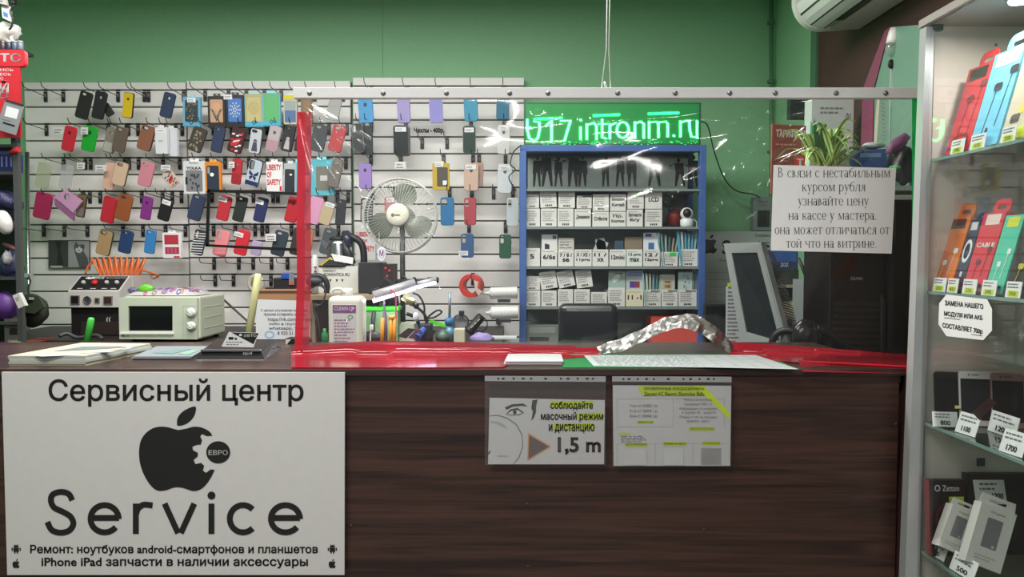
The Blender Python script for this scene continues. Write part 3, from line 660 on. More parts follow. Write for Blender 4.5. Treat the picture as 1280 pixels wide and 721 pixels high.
# empty hooks
for x, p, k, lab, tg in (
    (60, 'L', 0, 'empty wire hook at the outer end of the top row', 0), (82, 'L', 0, 'second empty wire hook from the outer end of the top row', 0), (188, 'L', 0, 'empty wire hook between the yellow and dark blue cases', 0),
    (60, 'L', 2, 'empty wire hook beside the bright red case in the second row', 0), (162, 'L', 2, 'empty wire hook between grey brown and tan cases', 0), (114, 'L', 4, 'empty wire hook beside the bordered price card', 0),
    (162, 'L', 4, 'empty wire hook beside the beige case in the third row', 0), (215, 'L', 6, 'empty wire hook beside the black tagged case', 0), (112, 'L', 6, 'empty wire hook beside the gold brown case', 0),
    (53, 'L', 8, 'empty wire hook above the cat poster, first of three', 0), (79, 'L', 8, 'empty wire hook above the cat poster, middle of three', 0), (108, 'L', 8, 'empty wire hook above the cat poster, last of three', 0),
    (327, 'M', 8, 'empty wire hook above the pale lilac case', 0), (347, 'M', 6, 'empty wire hook inside the black frame', 0),
    (266, 'M', 10, 'empty wire hook under the striped case, first of five', 0), (297, 'M', 10, 'empty wire hook under the bright red case, second of five', 0), (315, 'M', 10, 'empty wire hook under the pale lilac case, third of five', 0),
    (338, 'M', 10, 'empty wire hook under the slate blue case, fourth of five', 0), (358, 'M', 10, 'empty wire hook beside the tape, last of five', 0),
    (267, 'M', 11, 'empty wire hook in the lowest row above the microwave', 0), (290, 'M', 11, 'empty wire hook in the lowest row beside the white roll', 0), (337, 'M', 11, 'empty wire hook in the lowest row above the carton', 0),
    (528, 'R', 3, 'empty wire hook below the price lettering, nearer the fan', 0), (559, 'R', 3, 'empty wire hook below the price lettering, nearer the rack', 0), (617, 'R', 6, 'empty wire hook beside the red case with emblem', 0),
    (501, 'R', 4, 'empty wire hook above the fan holding a price card', 0)):
    hook(P(x, 200, YW).x, slot(p, k) - .034, lab)

# black strip frame on the cases
fr = thing('strip_frame', 'black strip frame hung in front of the phone cases', 'frame', P(260, 312, YC - .05))
f = plane(YC - .05); BK = mat((18, 18, 20), .35, gain=1)
MB().slab(f, [(259.5, 236.5), (374, 240.5), (374, 244), (259.5, 240)], -.004, .004, BK).build('top_strip', fr)
MB().slab(f, [(259.5, 237), (262.5, 237), (261, 307.5), (257, 307.5)], -.004, .004, BK).build('side_strip', fr)
MB().slab(f, [(256.8, 305), (375, 310.5), (375, 314.5), (256.8, 308)], -.004, .004, BK).build('bottom_strip', fr)

# cat poster
cp = plane(YW - .012); co = thing('cat_poster', 'grey photo poster of a cat with dark half beside it', 'poster', P(87, 334, YW - .01))
MB().slab(cp, [(61, 300), (113, 300), (113, 335), (61, 335)], 0, .004, mat((76, 76, 76), .4)).build('sheet', co)
q = MB(); q.rect(cp, 62, 301, 86, 332, .0046, mat((58, 58, 58), .4)); q.rect(cp, 86, 301, 112, 334, .0046, mat((150, 150, 152), .4))
q.poly(cp, [(69, 301), (78, 301), (76, 312), (80, 331), (72, 331), (73, 314)], .0052, mat((36, 36, 36), .4)); q.rect(cp, 64, 332, 79, 334.5, .0052, mat((176, 172, 160), .5))
cg = mat((84, 84, 86), .5); q.poly(cp, [(93, 309), (95, 302), (99, 306), (104, 305), (107, 307), (105, 314), (110, 322), (112, 334), (100, 334), (95, 318)], .0052, cg)
q.poly(cp, ell(99.5, 312, 4.5, 4, 14), .0056, mat((190, 190, 190), .5)); q.poly(cp, ell(97.5, 309.5, 1, 1, 8), .006, INK); q.poly(cp, ell(102.5, 309.5, 1, 1, 8), .006, INK); q.poly(cp, ell(99.6, 313, 1, .8, 8), .006, INK)
q.build('printed_photo', co)

# ------------------------------------------------------------------ the counter
YF = 1.95
ZT = P(640, 461, YF).z
YBK = PY(427.5, ZT)
XR = P(1132, 470, YF).x
ct = thing('service_counter', 'long dark brown wood grain reception counter across the room', 'counter', (-0.7, 2.3, 0))
MB().span((-2.6, YF + .012, 0.0), (XR - .01, YF + .034, ZT - .018), WOOD).build('front_panel', ct)
MB().span((-2.6, YF, ZT - .018), (XR, YBK, ZT), WOODTOP, .002).build('countertop', ct)
MB().span((XR - .035, YF + .034, 0), (XR - .012, YBK - .03, ZT - .018), WOOD).build('end_panel', ct)
for x, y in ((439, 657), (659, 630), (880, 662), (660, 708), (1120, 530)):
    MB().lathe(P(x, y, YF + .0135), (0, -1, 0), ((0, .0042), (.0025, .0038), (.003, .001)), mat((60, 46, 42), .4), 10).build('screw_cap', ct)
# back desk
ZD = ZT - .075
dk = thing('work_desk', 'long dark work desk behind the counter below the slatwall', 'desk', (-1.0, 3.45, 0))
MB().span((-1.85, 2.78, ZD - .03), (-0.04, 3.95, ZD), mat((40, 34, 32), .5), .003).span((-2.4, 3.28, ZD - .03), (-1.85, 3.95, ZD), mat((40, 34, 32), .5), .003).build('desktop', dk)
MB().span((-1.84, 2.82, 0), (-1.8, 3.9, ZD - .03), DARK).build('side_panel', dk); MB().span((-0.1, 2.82, 0), (-0.06, 3.9, ZD - .03), DARK).build('side_panel', dk)
dk2 = thing('cash_desk', 'dark low desk under the grey display and computer tower', 'desk', (0.9, 3.0, 0))
ZC = ZT - .12
MB().span((0.72, 2.62, ZC - .03), (RW - .02, 3.45, ZC), mat((44, 42, 42), .5), .003).span((0.96, 3.45, ZC - .03), (RW - .02, 3.98, ZC), mat((44, 42, 42), .5), .003).build('desktop', dk2)
MB().span((0.74, 2.66, 0), (0.78, 3.4, ZC - .03), DARK).build('side_panel', dk2); MB().span((RW - .08, 2.66, 0), (RW - .04, 3.9, ZC - .03), DARK).build('side_panel', dk2)

def ribbon(m, fn, pts, w, d, mt):
    "a line of even thickness with square ends"
    k = m.mi(mt); L_, n = [], len(pts)
    for i, p in enumerate(pts):
        a, b = Vector(pts[max(0, i - 1)]), Vector(pts[min(n - 1, i + 1)]); t = (b - a).normalized(); nn = Vector((-t.y, t.x)) * w / 2
        L_.append((m.bm.verts.new(fn(p[0] + nn.x, p[1] + nn.y, d)), m.bm.verts.new(fn(p[0] - nn.x, p[1] - nn.y, d))))
    for a, b in zip(L_, L_[1:]): m.bm.faces.new((a[0], b[0], b[1], a[1])).material_index = k
def cv(pts): return [(v.x, v.y) for v in catmull([(x, y, 0) for x, y in pts], 6)]
SERVICE = [cv([(90.5, 625), (86, 617), (76, 614.5), (66, 618), (64, 626), (68, 634), (78, 639), (88, 645), (92, 654), (87, 662.5), (76, 665.5), (65, 662), (59.5, 652)]),
    [(113, 647), (149, 647)], ell(131, 648, 17.6, 17.0, 30, 1, -322), [(170, 629), (170, 667)], cv([(170, 643), (173, 635), (180, 630.5), (191, 631.5)]),
    [(206, 629), (222.8, 666)], [(243, 629), (226.2, 666)], [(264.5, 629), (264.5, 667)], ell(304, 648, 16.6, 17.0, 30, -44, -316), [(338, 647), (375, 647)], ell(357, 648, 18.2, 17.0, 30, 1, -322)]
# the big service sign
ys = YF - .008; f = plane(ys); sgn = thing('service_sign', 'large white sign board with black apple emblem on the counter front', 'sign', P(216, 718, ys))
m0 = MB().slab(f, [(2, 465), (431, 465.5), (430.5, 718.5), (9, 718.5)], -.006, .0, mat((200, 198, 196), .45)); sgb = m0.build('board', sgn)
Zx = lambda p: [(x * .376, 450 + y * .376) for x, y in p]
m = MB(); m.text(f, 'Сервисный центр', 61, 473, 379.5, 508, .0012, INK, .012); [ribbon(m, f, pl, 7.4, .0012 + .00001 * i, INK) for i, pl in enumerate(SERVICE)]; m.poly(f, ell(264.5, 619, 5, 5, 16), .0012, INK)
m.text(f, 'Ремонт: ноутбуков android-смартфонов и планшетов', 38, 680.5, 397.5, 694, .0012, INK, .022); m.text(f, 'iPhone iPad запчасти в наличии аксессуары', 52, 696.5, 385, 710, .0012, INK, .022)
m.build('lettering', sgb)
APPLE = [(592, 232), (575, 227), (555, 222), (530, 221), (505, 228), (482, 246), (468, 270), (463, 300), (464, 330), (471, 360), (483, 388), (500, 414), (518, 430), (535, 434), (555, 431), (575, 424), (592, 422), (612, 425), (635, 433), (652, 434), (670, 427), (688, 410), (703, 387), (714, 364),
         (700, 363), (686, 374), (675, 367), (679, 350), (669, 341), (650, 345), (644, 331), (658, 319), (658, 307), (642, 299), (640, 287), (655, 281), (668, 280), (672, 266), (666, 252), (672, 245), (688, 252), (706, 251), (702, 242), (688, 231), (668, 223), (645, 221), (620, 227)]
LEAF = [(589, 217), (590, 196), (602, 176), (625, 161), (650, 154), (650, 174), (640, 194), (622, 210), (602, 217)]
m = MB(); m.poly(f, Zx(cv(APPLE[:24]) + APPLE[24:-5] + cv(APPLE[-6:] + APPLE[:1])[6:-1]), .0012, INK); m.poly(f, Zx(cv(LEAF + LEAF[:1])[:-1]), .0012, INK); m.poly(f, Zx(ell(726, 306, 40, 37, 30)), .0012, INK)
m.text(f, 'ЕВРО', 694 * .376, 450 + 298 * .376, 758 * .376, 450 + 315 * .376, .0018, mat((200, 198, 196), .45), .02); m.build('apple_emblem', sgb)
def droid(m, cx, cy, s, mt):
    m.poly(f, [(cx - 3.4 * s, cy - 2.2 * s)] + [(cx + 3.4 * s * math.cos(R(180 - 18 * i)), cy - 2.2 * s - 3 * s * math.sin(R(18 * i))) for i in range(11)], .0012, mt)
    m.rect(f, cx - 3.4 * s, cy - 1.7 * s, cx + 3.4 * s, cy + 3.2 * s, .0012, mt)
    for k in (-1, 1):
        m.rect(f, cx + k * 5 * s - .8 * s, cy - 1.7 * s, cx + k * 5 * s + .8 * s, cy + 2 * s, .0012, mt); m.rect(f, cx + k * 1.6 * s - .8 * s, cy + 3.2 * s, cx + k * 1.6 * s + .8 * s, cy + 5.4 * s, .0012, mt)
        m.poly(f, [(cx + k * 1.4 * s, cy - 4.9 * s), (cx + k * 2.4 * s, cy - 6.4 * s), (cx + k * 2.8 * s, cy - 6.2 * s), (cx + k * 1.9 * s, cy - 4.6 * s)], .0012, mt)
def minia(m, cx, cy, s, mt, ff=None, d=.0012):
    ff = ff or f; pts = [((x - 592) / 130 * s, (y - 328) / 115 * s) for x, y in APPLE[:24]] + [(.62 * s, .25 * s), (.55 * s, 0), (.62 * s, -.35 * s), (.85 * s, -.65 * s)] + [((x - 592) / 130 * s, (y - 328) / 115 * s) for x, y in APPLE[-4:]]
    m.poly(ff, [(cx + x, cy + y) for x, y in pts], d, mt); m.poly(ff, [(cx + (x - 592) / 130 * s, cy + (y - 335) / 115 * s) for x, y in LEAF], d, mt)
m = MB()
for cx in (20.5, 415.5): droid(m, cx, 686, 1.0, INK); minia(m, cx, 705.5, 4.6, INK)
m.build('small_emblem_print', sgb)

# two plastic sleeves with notices
def sleeve(x0, y0, x1, y1, label, paper, art, holes, textart):
    Yp = YF - .003; f = plane(Yp); o = thing('sheet_sleeve', label, 'notice', P((x0 + x1) / 2, y1, Yp), 'notices in clear sleeves on the counter front')
    MB().slab(f, [(x0, y0), (x1, y0 + 1), (x1, y1), (x0, y1)], .0015, .0022, CLEARP).build('plastic_sleeve', o)
    MB().slab(f, [(x0, y0 + .5), (x1, y0 + 1), (x1, y0 + 8), (x0, y0 + 7)], .0024, .003, mat((150, 150, 150), .5), [ell(hx, y0 + 4, 2.2 if i % 2 else 1.5, 1.4, 10) for i, hx in enumerate(holes)]).build('punched_strip', o)
    ps = MB().slab(f, paper, -.001, .0008, mat((206, 206, 206), .65)).build('paper_sheet', o)
    q = MB(); art(q, f); q.build('printed_design', ps)
    q = MB(); textart(q, f); q.build('lettering', ps)
def art_mask(q, f):
    g1, g2, g3 = mat((60, 60, 62), .6), mat((130, 128, 128), .6), mat((178, 178, 180), .6); d = .0014
    q.poly(f, [(631, 509), (640, 505), (654, 504), (660, 508), (652, 507), (641, 508), (633, 512)], d, g1)
    q.poly(f, [(632, 518), (638, 512), (647, 510.5), (655, 516), (648, 519), (639, 519)], d, g2); q.poly(f, [(634, 517.3), (639, 513.5), (647, 512.5), (652, 516), (646, 517.6)], d + .0003, mat((200, 200, 200), .6)); q.poly(f, ell(643.5, 515, 2.4, 2.5, 12), d + .0006, g1)
    q.poly(f, [(632, 518), (638, 511.4), (647, 509.6), (656, 516), (647, 511.4), (639, 513)], d + .0007, g1)
    q.poly(f, [(665.5, 500), (672, 499), (670, 508), (670, 515), (667, 522), (664, 526), (666, 514), (664, 510)], d, g1)
    q.slab(f, [(612, 519), (622, 518), (635, 522), (646, 530), (653, 543), (654, 558), (649, 572), (642, 580), (641, 580), (648, 571), (653, 558), (652, 544), (645, 531), (634, 523), (622, 519.3), (612, 520)], d - .0003, d, g2)
    q.poly(f, [(613, 526), (622, 526), (631, 531), (635, 536), (628, 533), (620, 529), (613, 528)], d, g3); q.rect(f, 622, 569, 635, 570.5, d, g3); q.poly(f, [(610, 566), (613, 562), (613, 565), (610.5, 568)], d, g1)
    q.poly(f, [(660, 541), (661, 541), (688, 557), (688, 558.5), (661, 575), (659, 575)], d, mat((214, 158, 104), .6)); q.poly(f, [(661.5, 543.5), (686, 557.8), (660.5, 573)], d + .0005, mat((100, 92, 92), .5))
    y = LIME; q.rect(f, 688, 501, 741, 509, d, y); q.rect(f, 722, 515.5, 753, 525, d, y); q.rect(f, 691, 529, 743, 537, d, y)
def txt_mask(q, f):
    q.text(f, 'соблюдайте', 688, 501, 741, 512.5, .0022, INK, .02); q.text(f, 'масочный режим', 676, 514.5, 754, 527, .0022, INK, .02); q.text(f, 'и дистанцию', 686, 529.5, 743, 541, .0022, INK, .02)
    q.text(f, '1,5 m', 697, 546, 751, 568, .0022, mat((118, 100, 88), .5), .03)
sleeve(606, 469, 757, 581, 'clear sleeve with a mask and distance notice showing an eye', [(612, 497), (756, 500), (755, 580), (610, 580)], art_mask, (623, 629, 642, 654, 664, 682, 701, 710, 722, 734, 741), txt_mask)
def art_ac(q, f):
    d = .0014; q.poly(f, [(797, 482), (880, 482), (884, 495), (803, 495)], d, LIME); q.poly(f, [(868, 482), (880, 482), (912, 516), (912, 524)], d + .0002, LIME)
    for x0, y0, x1, y1 in ((796, 525.5, 817, 529), (773, 540.5, 788, 543), (861, 533.5, 893, 538), (781, 553.5, 809, 558), (829, 552, 858, 557), (878, 551.5, 900, 556)): q.rect(f, x0, y0, x1, y1, d, LIME)
    g = mat((170, 170, 172), .6)
    for x0, y0, x1, y1 in ((771, 498, 905, 498.4), (771, 533, 840, 533.4), (771, 498, 771.4, 533), (841, 498, 841.4, 533), (905, 498, 905.4, 533), (771, 554, 911, 554.3), (771, 554, 771.4, 580), (819, 554, 819.4, 580), (866, 554, 866.4, 580)): q.rect(f, x0, y0, x1, y1, d, g)
    q.scrawl(f, 776, 544, 816, 553, 4, d, GREYINK, 2)
def txt_ac(q, f):
    d = .0022; g = mat((90, 90, 94), .6)
    q.text(f, 'ПРОВЕРЕННЫЕ КОНДИЦИОНЕРЫ', 805, 483.5, 880, 488, d, INK, .01); q.text(f, 'Zanussi AC Electric Electrolux Ballu', 805, 489.5, 880, 494.5, d, INK, .01)
    for t, x0, x1, y in (('7-ка от 25000 т.р.', 787, 822, 505), ('9-ка от 26000 т.р.', 787, 822, 511.5), ('12-я от 35000 т.р.', 787, 822, 518), ('Работа по монтажу', 855, 890, 497.5), ('составляет 7000 т.р.', 855, 890, 503), ('Информацию по моделям', 849, 896, 508.5), ('в группе VK - intron M', 852, 894, 513.5), ('Отзывы о нас на странице', 849, 896, 519), ('профиля - Авито', 858, 887, 524)): q.text(f, t, x0, y, x1, y + 4.2, d, g)
    for t, x0, x1, y in (('гарантия 3 года', 797, 816, 526), ('РАБОТАЕМ В ПРАЗДНИКИ', 862, 892, 534.2), ('группа ВКонтакте', 782, 808, 554), ('Отзывы на Авито', 830, 857, 552.6), ('Сайт фирмы М', 879, 899, 552)): q.text(f, t, x0, y, x1, y + 2.6, d, INK)
    for x0, y0, x1, y1 in ((780, 561, 808, 581), (829, 560, 854, 581), (876, 559, 901, 580)): q.rect(f, x0, y0, x1, y1, d, mat((190, 190, 190), .65))
sleeve(765, 469.5, 914, 583, 'clear sleeve with a crowded printed price notice marked in yellow', [(766, 481.5), (914, 482), (912.5, 582), (767, 582)], art_ac, (779, 786, 797, 808, 817, 835, 854, 863, 874, 885, 892), txt_ac)

# things lying on the countertop
def onctr(px, py): return PY(py, ZT)
def flat_stack(name, label, cat, pts, n, th, cols, sub, grp=None):
    "pts: corner pixels on the countertop"
    q = [P(x, y, PY(y, ZT)) for x, y in pts]; c = sum(q, Vector()) / len(q); o = thing(name, label, cat, (c.x, c.y, ZT), grp)
    for i in range(n):
        j = Vector((random.uniform(-.004, .004), random.uniform(-.004, .004), 0)) if i else Vector()
        m = MB(); z0 = ZT + i * th
        m.slab(lambda x, y, d=0: Vector((x, y, z0 + d)), [((v + j).x, (v + j).y) for v in q], .0002, th * .94, mat(cols[i % len(cols)], .6)); m.build(sub, o)
    return o
fs_ = flat_stack('magazine_stack', 'stack of pale magazines lying at an angle on the counter end', 'magazines', [(12, 457), (108, 457), (190, 440), (104, 439)], 6, .0045, [(190, 182, 160), (168, 174, 156), (174, 178, 160), (182, 184, 180), (172, 180, 184)], 'magazine')
for ch in [c for c in fs_.children][-1:]:
    pass
m = MB(); zt = ZT + 6 * .0045 + .0003
def top_fn(z): return lambda x, y, d=0: (lambda Yq: P(x, y, Yq))(PY(y, z)) + Vector((0, 0, d))
tf = top_fn(zt); m.poly(tf, [(66, 439), (104, 433), (150, 432.6), (160, 434), (112, 437)], .0004, mat((112, 122, 130), .5)); m.poly(tf, [(90, 442), (148, 438), (160, 434.5), (168, 434.5), (138, 440)], .0003, mat((170, 176, 186), .5)); m.poly(tf, [(42, 444.5), (88, 442.5), (102, 443.5), (52, 445.5)], .0003, mat((186, 196, 204), .5)); m.build('printed_cover', fs_)
fo = flat_stack('clear_folder', 'flat clear plastic folder with blue and green print beside the card holder', 'folder', [(166, 449.5), (240, 449.5), (262, 436), (196, 436)], 3, .003, [(96, 90, 104), (116, 120, 124), (124, 132, 136)], 'folder_sheet')
m = MB(); tf = top_fn(ZT + .0094); m.poly(tf, [(190, 441), (225, 435.5), (240, 436), (215, 442)], .0004, mat((110, 140, 140), .4)); m.poly(tf, [(222, 442), (240, 437.5), (248, 438), (235, 443)], .0004, mat((130, 170, 150), .4)); m.build('printed_cover', fo)
# pen standing up in the box on the counter
tag(MB().pipe([(P(109, 431, 2.55).x, 2.55, ZT + .004), P(114, 399, 2.55), P(114.3, 397, 2.55)], [.0105, .0105, .007], mat((66, 190, 70), .35), 14).build('green_pen'), 'bright green plastic tube standing behind the magazine stack', 'tube')
# card holder
ch = thing('business_card_holder', 'black card holder with silver front edge on the counter', 'card holder', (P(300, 447, 2.2).x, 2.25, ZT))
q = [P(x, y, PY(y, ZT)) for x, y in ((244, 449), (331, 449), (352, 436), (268, 432))]
m = MB(); z0 = ZT
pts = [Vector((p.x, p.y, 0)) for p in q]; up = Vector((0, 0, 1))
ins = .14; cen = sum(pts, Vector()) / 4
lo = [p + up * z0 for p in pts]; hi = [cen + (p - cen) * (1 - ins) + up * (z0 + (.022 if i < 2 else .026)) for i, p in enumerate(pts)]
GB = mat((10, 10, 11), .3)
for i in range(4):
    j = (i + 1) % 4; m.face([lo[i], lo[j], hi[j], hi[i]], GB)
m.face(hi, GB); m.face(lo[::-1], GB); m.build('tray', ch)
m = MB(); a, b_ = hi[0], hi[1]; m.box((a + b_) / 2 + Vector((0, -.003, .001)), ((b_ - a).length, .010, .006), STEEL, .001, Euler((0, 0, math.atan2((b_ - a).y, (b_ - a).x)))); m.build('silver_edge', ch)
m = MB(); cr = []
for i in range(9):
    t = math.pi * i / 8; cr.append(P(331 + 2.2 * i, 445 - 9 * math.sin(t) - .6 * i, 2.19 + .02 * i))
for i in range(8): m.face([cr[i], cr[i + 1], cr[i + 1] + Vector((0, .05, -.004)), cr[i] + Vector((0, .05, -.004))], GB)
m.build('curved_side', ch)
yfh = plane((lo[0].y + hi[0].y) / 2 - .004); MB().text(yfh, 'проf', 304.5, 439.5, 316, 444, .004, mat((220, 220, 220), .4), .02).build('lettering', ch)
cc = thing('business_card', 'business card split black and white leaning in the card holder', 'card', P(300, 432, 2.16))
f = plane(2.16); m = MB(); m.slab(f, [(286, 415), (323.5, 416), (317, 434), (277, 433)], -.001, .001, mat((214, 214, 214), .5)); m.build('card_sheet', cc)
m = MB(); m.poly(f, [(289, 415.2), (323.3, 416.2), (317, 430)], .0016, BLACK); m.text(f, 'авто', 305, 417.5, 321, 421, .0022, PAPER, .02); m.poly(f, ell(301, 418.5, 2, 1.5, 10), .0022, PAPER)
m.rect(f, 286, 421, 292, 424.5, .0016, BLACK); m.poly(f, ell(295, 423.4, 1.6, 1.6, 10), .0016, BLACK); m.scrawl(f, 283, 426, 305, 432, 2, .0016, GREYINK, 4); m.build('printed_face', cc)
# white slips, green folder, printed sheets
flat_stack('paper_slip_stack', 'small stack of white slips at the counter edge by the red tape', 'paper stack', [(631, 456.5), (704, 456.5), (701, 447), (635, 447)], 4, .0028, [(186, 168, 168), (188, 182, 182), (192, 192, 194), (196, 196, 198)], 'paper_slip')
gf = flat_stack('green_folder', 'flat green folder lying under the printed sheets', 'folder', [(704, 460.3), (990, 460.3), (960, 444), (700, 444)], 1, .003, [(20, 120, 60)], 'folder_cover')
def sheet(pts, z, label, seed, grid=False):
    q = [P(x, y, PY(y, z)) for x, y in pts]; m = MB(); m.slab(lambda x, y, d=0: Vector((x, y, z + d)), [(v.x, v.y) for v in q], 0, .0008, mat((186, 192, 192), .7)); o = m.build('printed_sheet')
    a = MB(); rr = random.Random(seed)
    def fn(u, v, d=0):
        t = q[3].lerp(q[2], u); b2 = q[0].lerp(q[1], u); r_ = t.lerp(b2, v); r_.z = z + d; return r_
    for i in range(11):
        v = .06 + i * .085
        if grid: a.rect(fn, .02, v, .98, v + .008, .0012, GREYINK)
        else:
            u = .05
            while u < .92: w = rr.uniform(.02, .08); a.rect(fn, u, v, min(.95, u + w), v + .03, .0012, mat((140, 146, 150), .6)); u += w + .015
    if grid:
        for i in range(6): a.rect(fn, .02 + i * .19, .05, .024 + i * .19, .95, .0013, GREYINK)
    a.build('printed_lines', o); tag(o, label, 'paper', 'printed sheets on the green folder')
sheet([(742, 457.5), (905, 459.5), (868, 443.5), (730, 444.5)], ZT + .0036, 'white printed sheet of text nearest the paper slips', 3)
sheet([(880, 459), (998, 461.5), (945, 444), (855, 443.5)], ZT + .0052, 'white sheet with ruled table at the end of the folder', 5, True)

# ------------------------------------------------------------------ protective film with rail, tapes
YS = 2.25
scr = thing('protective_screen', 'clear plastic film screen hung from a white rail above the counter', 'screen', P(760, 444, YS))
ra, rb = P(368, 117, YS), P(1153, 117, YS)
rail = MB().span((ra.x, YS - .014, P(700, 123.5, YS).z), (rb.x, YS + .012, P(700, 110.5, YS).z), mat((238, 236, 234), .35), .0015).build('rail', scr)
for x in (387, 479, 558, 637, 685, 772, 844, 912, 969, 1045, 1107):
    MB().lathe(P(x, 116.5, YS - .014), (0, -1, 0), ((0, .0075), (.003, .007), (.0055, .004), (.006, .001)), mat((130, 130, 130), .3, .7), 12).build('screw', rail)
for dx in (0, 1):
    MB().pipe([P(752 + dx * 11, 109, YS), P(758 + dx * 3, 60, YS), P(760 + dx * 4, -90, YS + .1)], .0014, mat((210, 210, 205), .5), 6).build('hanging_cord', scr)
MB().torus(P(757, 107, YS), (1, 0, .4), .012, .0015, mat((210, 210, 205), .5)).build('cord_knot', scr)
def ridge(t, w): return math.exp(-(t / w) ** 2)
ANG = [(random.uniform(R(180), R(250)), random.uniform(.008, .02), random.choice((-1, 1))) for _ in range(30)]
ANG2 = [(random.uniform(R(278), R(350)), random.uniform(.012, .03), random.choice((-1, 1))) for _ in range(16)]
CREASE = [(658, 132, 745, 142, 7, .005), (600, 305, 535, 372, 4, .003), (380, 180, 470, 250, 3, .002), (505, 235, 498, 300, 5, .003), (535, 235, 545, 300, 4, .003), (450, 375, 412, 425, 5, .004), (880, 226, 935, 200, 6, .004), (890, 160, 1000, 132, 4, .003), (900, 192, 1012, 150, 4, .003),
          (930, 242, 1000, 196, 5, .0035), (1010, 200, 1130, 132, 4, .003), (1070, 206, 1142, 150, 5, .0035), (878, 268, 902, 236, 7, .005), (900, 216, 958, 180, 4, .003), (895, 146, 1012, 122, 4, .003), (1030, 150, 1104, 124, 4, .003), (820, 250, 850, 225, 7, .005), (735, 260, 755, 245, 7, .004), (1060, 175, 1140, 126, 4, .003), (940, 170, 1060, 128, 4, .0025), (690, 310, 715, 296, 6, .004)]
def film_y(px, py):
    d = 0.0
    ax, ay = px - 1165, -(py - 112); r1 = math.hypot(ax, ay); th = math.atan2(ay, ax) % (2 * math.pi); fall = min(1, r1 / 120) * math.exp(-r1 / 300)
    for a, w, s in ANG: d += s * .0034 * ridge(th - a, w * 1.8) * fall
    bx, by = px - 366, -(py - 116); r2 = math.hypot(bx, by); th2 = math.atan2(by, bx) % (2 * math.pi); fall = min(1, r2 / 60) * math.exp(-r2 / 150)
    for a, w, s in ANG2: d += s * .0032 * ridge(th2 - a, w * 2) * fall
    cx, cy = px - 757, py - 112; d += .004 * math.sin(cx / 30) * math.exp(-max(0, cy) / 25)
    v = Vector((px / 170, py / 150, 1.7)); d += .018 * noise.noise(v) + .006 * noise.noise(v * 2.7)
    for x0, y0, x1, y1, w, hgt in CREASE:
        lx, ly = x1 - x0, y1 - y0; L2 = lx * lx + ly * ly; t = ((px - x0) * lx + (py - y0) * ly) / L2
        if -.3 < t < 1.3:
            ds = ((px - x0) * ly - (py - y0) * lx) / math.sqrt(L2)
            if abs(ds) < 4 * w: d += 1.25 * hgt * ridge(ds, w) * math.exp(-((t - .5) / .45) ** 4) * (1 + .6 * math.sin(t * 24 + x0))
    e = min(1, max(0, (py - 120) / 30)); d *= e
    lo_ = min(1, max(0, (448 - py) / 40)); return YS + d * (0.3 + .7 * lo_)
FILM = film_mat('clear_film', (0.95, 0.96, 0.955), 0.04, 0.07, 0.01, fres=0.9)
def grid_sheet(x0, y0, x1, y1, nx, ny, m, off=0.0, warp=None):
    q = MB(); g = []
    for j in range(ny + 1):
        row = []
        for i in range(nx + 1):
            px = x0 + (x1 - x0) * i / nx; py = y0 + (y1 - y0) * j / ny
            if warp: px, py = warp(px, py)
            row.append(q.bm.verts.new(P(px, py, film_y(px, py) + off)))
        g.append(row)
    k = q.mi(m)
    for j in range(ny):
        for i in range(nx):
            fc = q.bm.faces.new((g[j][i], g[j][i + 1], g[j + 1][i + 1], g[j + 1][i])); fc.material_index = k; fc.smooth = True
    return q
film = grid_sheet(371, 121, 1149, 445, 420, 170, FILM).build('film', scr)
TAPE = film_mat('red_tape_film', (0.75, 0.05, 0.08), 0.05, 0.12, 0.80, (0.80, 0.04, 0.07), through=.5); TAPE2 = film_mat('red_tape_thin', (0.80, 0.22, 0.26), 0.05, 0.15, 0.45, (0.80, 0.11, 0.15), through=.5)
grid_sheet(371, 140, 381, 446, 6, 60, TAPE, -.004, lambda x, y: (x + 3 * (y > 320) * (320 - y) / 130 * .8 + math.sin(y / 25) * .5, y)).build('red_side_tape', film)
grid_sheet(381, 140, 389, 446, 6, 60, TAPE2, -.0035, lambda x, y: (x + 3 * (y > 320) * (320 - y) / 130 * .8 + math.sin(y / 25) * .5, y)).build('red_side_tape_overlap', film)
def bottom_tape(name, top, bot, m, off=-.004, nx=60, ny=5):
    q = MB(); g = []; 
    for j in range(ny + 1):
        row = []
        for i in range(nx + 1):
            u = i / nx; px = top[0][0] + (top[-1][0] - top[0][0]) * u
            def at(l, x):
                for (a, b_), (c, e) in zip(l, l[1:]):
                    if a <= x <= c: return b_ + (e - b_) * (x - a) / (c - a)
                return l[-1][1]
            yt, yb = at(top, px), at(bot, px); py = yt + (yb - yt) * j / ny
            py += .5 * math.sin(px / 21 + j) * (0 < j < ny)
            Yc = min(film_y(px, min(py, 446)) + off, PY(py, ZT + .004) if py > 442 else 9)
            row.append(q.bm.verts.new(P(px, py, Yc)))
        g.append(row)
    k = q.mi(m)
    for j in range(ny):
        for i in range(nx):
            fc = q.bm.faces.new((g[j][i], g[j][i + 1], g[j + 1][i + 1], g[j + 1][i])); fc.material_index = k; fc.smooth = True
    return q.build(name, film)
bottom_tape('red_bottom_tape', [(364, 437), (420, 433), (470, 430), (560, 432), (640, 434), (752, 435)], [(364, 459), (560, 459), (629, 458.5), (640, 452), (752, 445)], TAPE)
bottom_tape('red_bottom_tape_overlap', [(380, 432), (470, 425.5), (560, 427), (640, 429.5), (720, 432)], [(380, 438), (470, 431), (560, 433), (640, 435), (720, 436)], TAPE2, -.005)
bottom_tape('red_end_tape', [(910, 427), (960, 430), (1060, 437), (1136, 443)], [(910, 446), (960, 451), (1060, 455), (1136, 459)], TAPE)
m = MB(); k = P(1000, 449, 2.22)
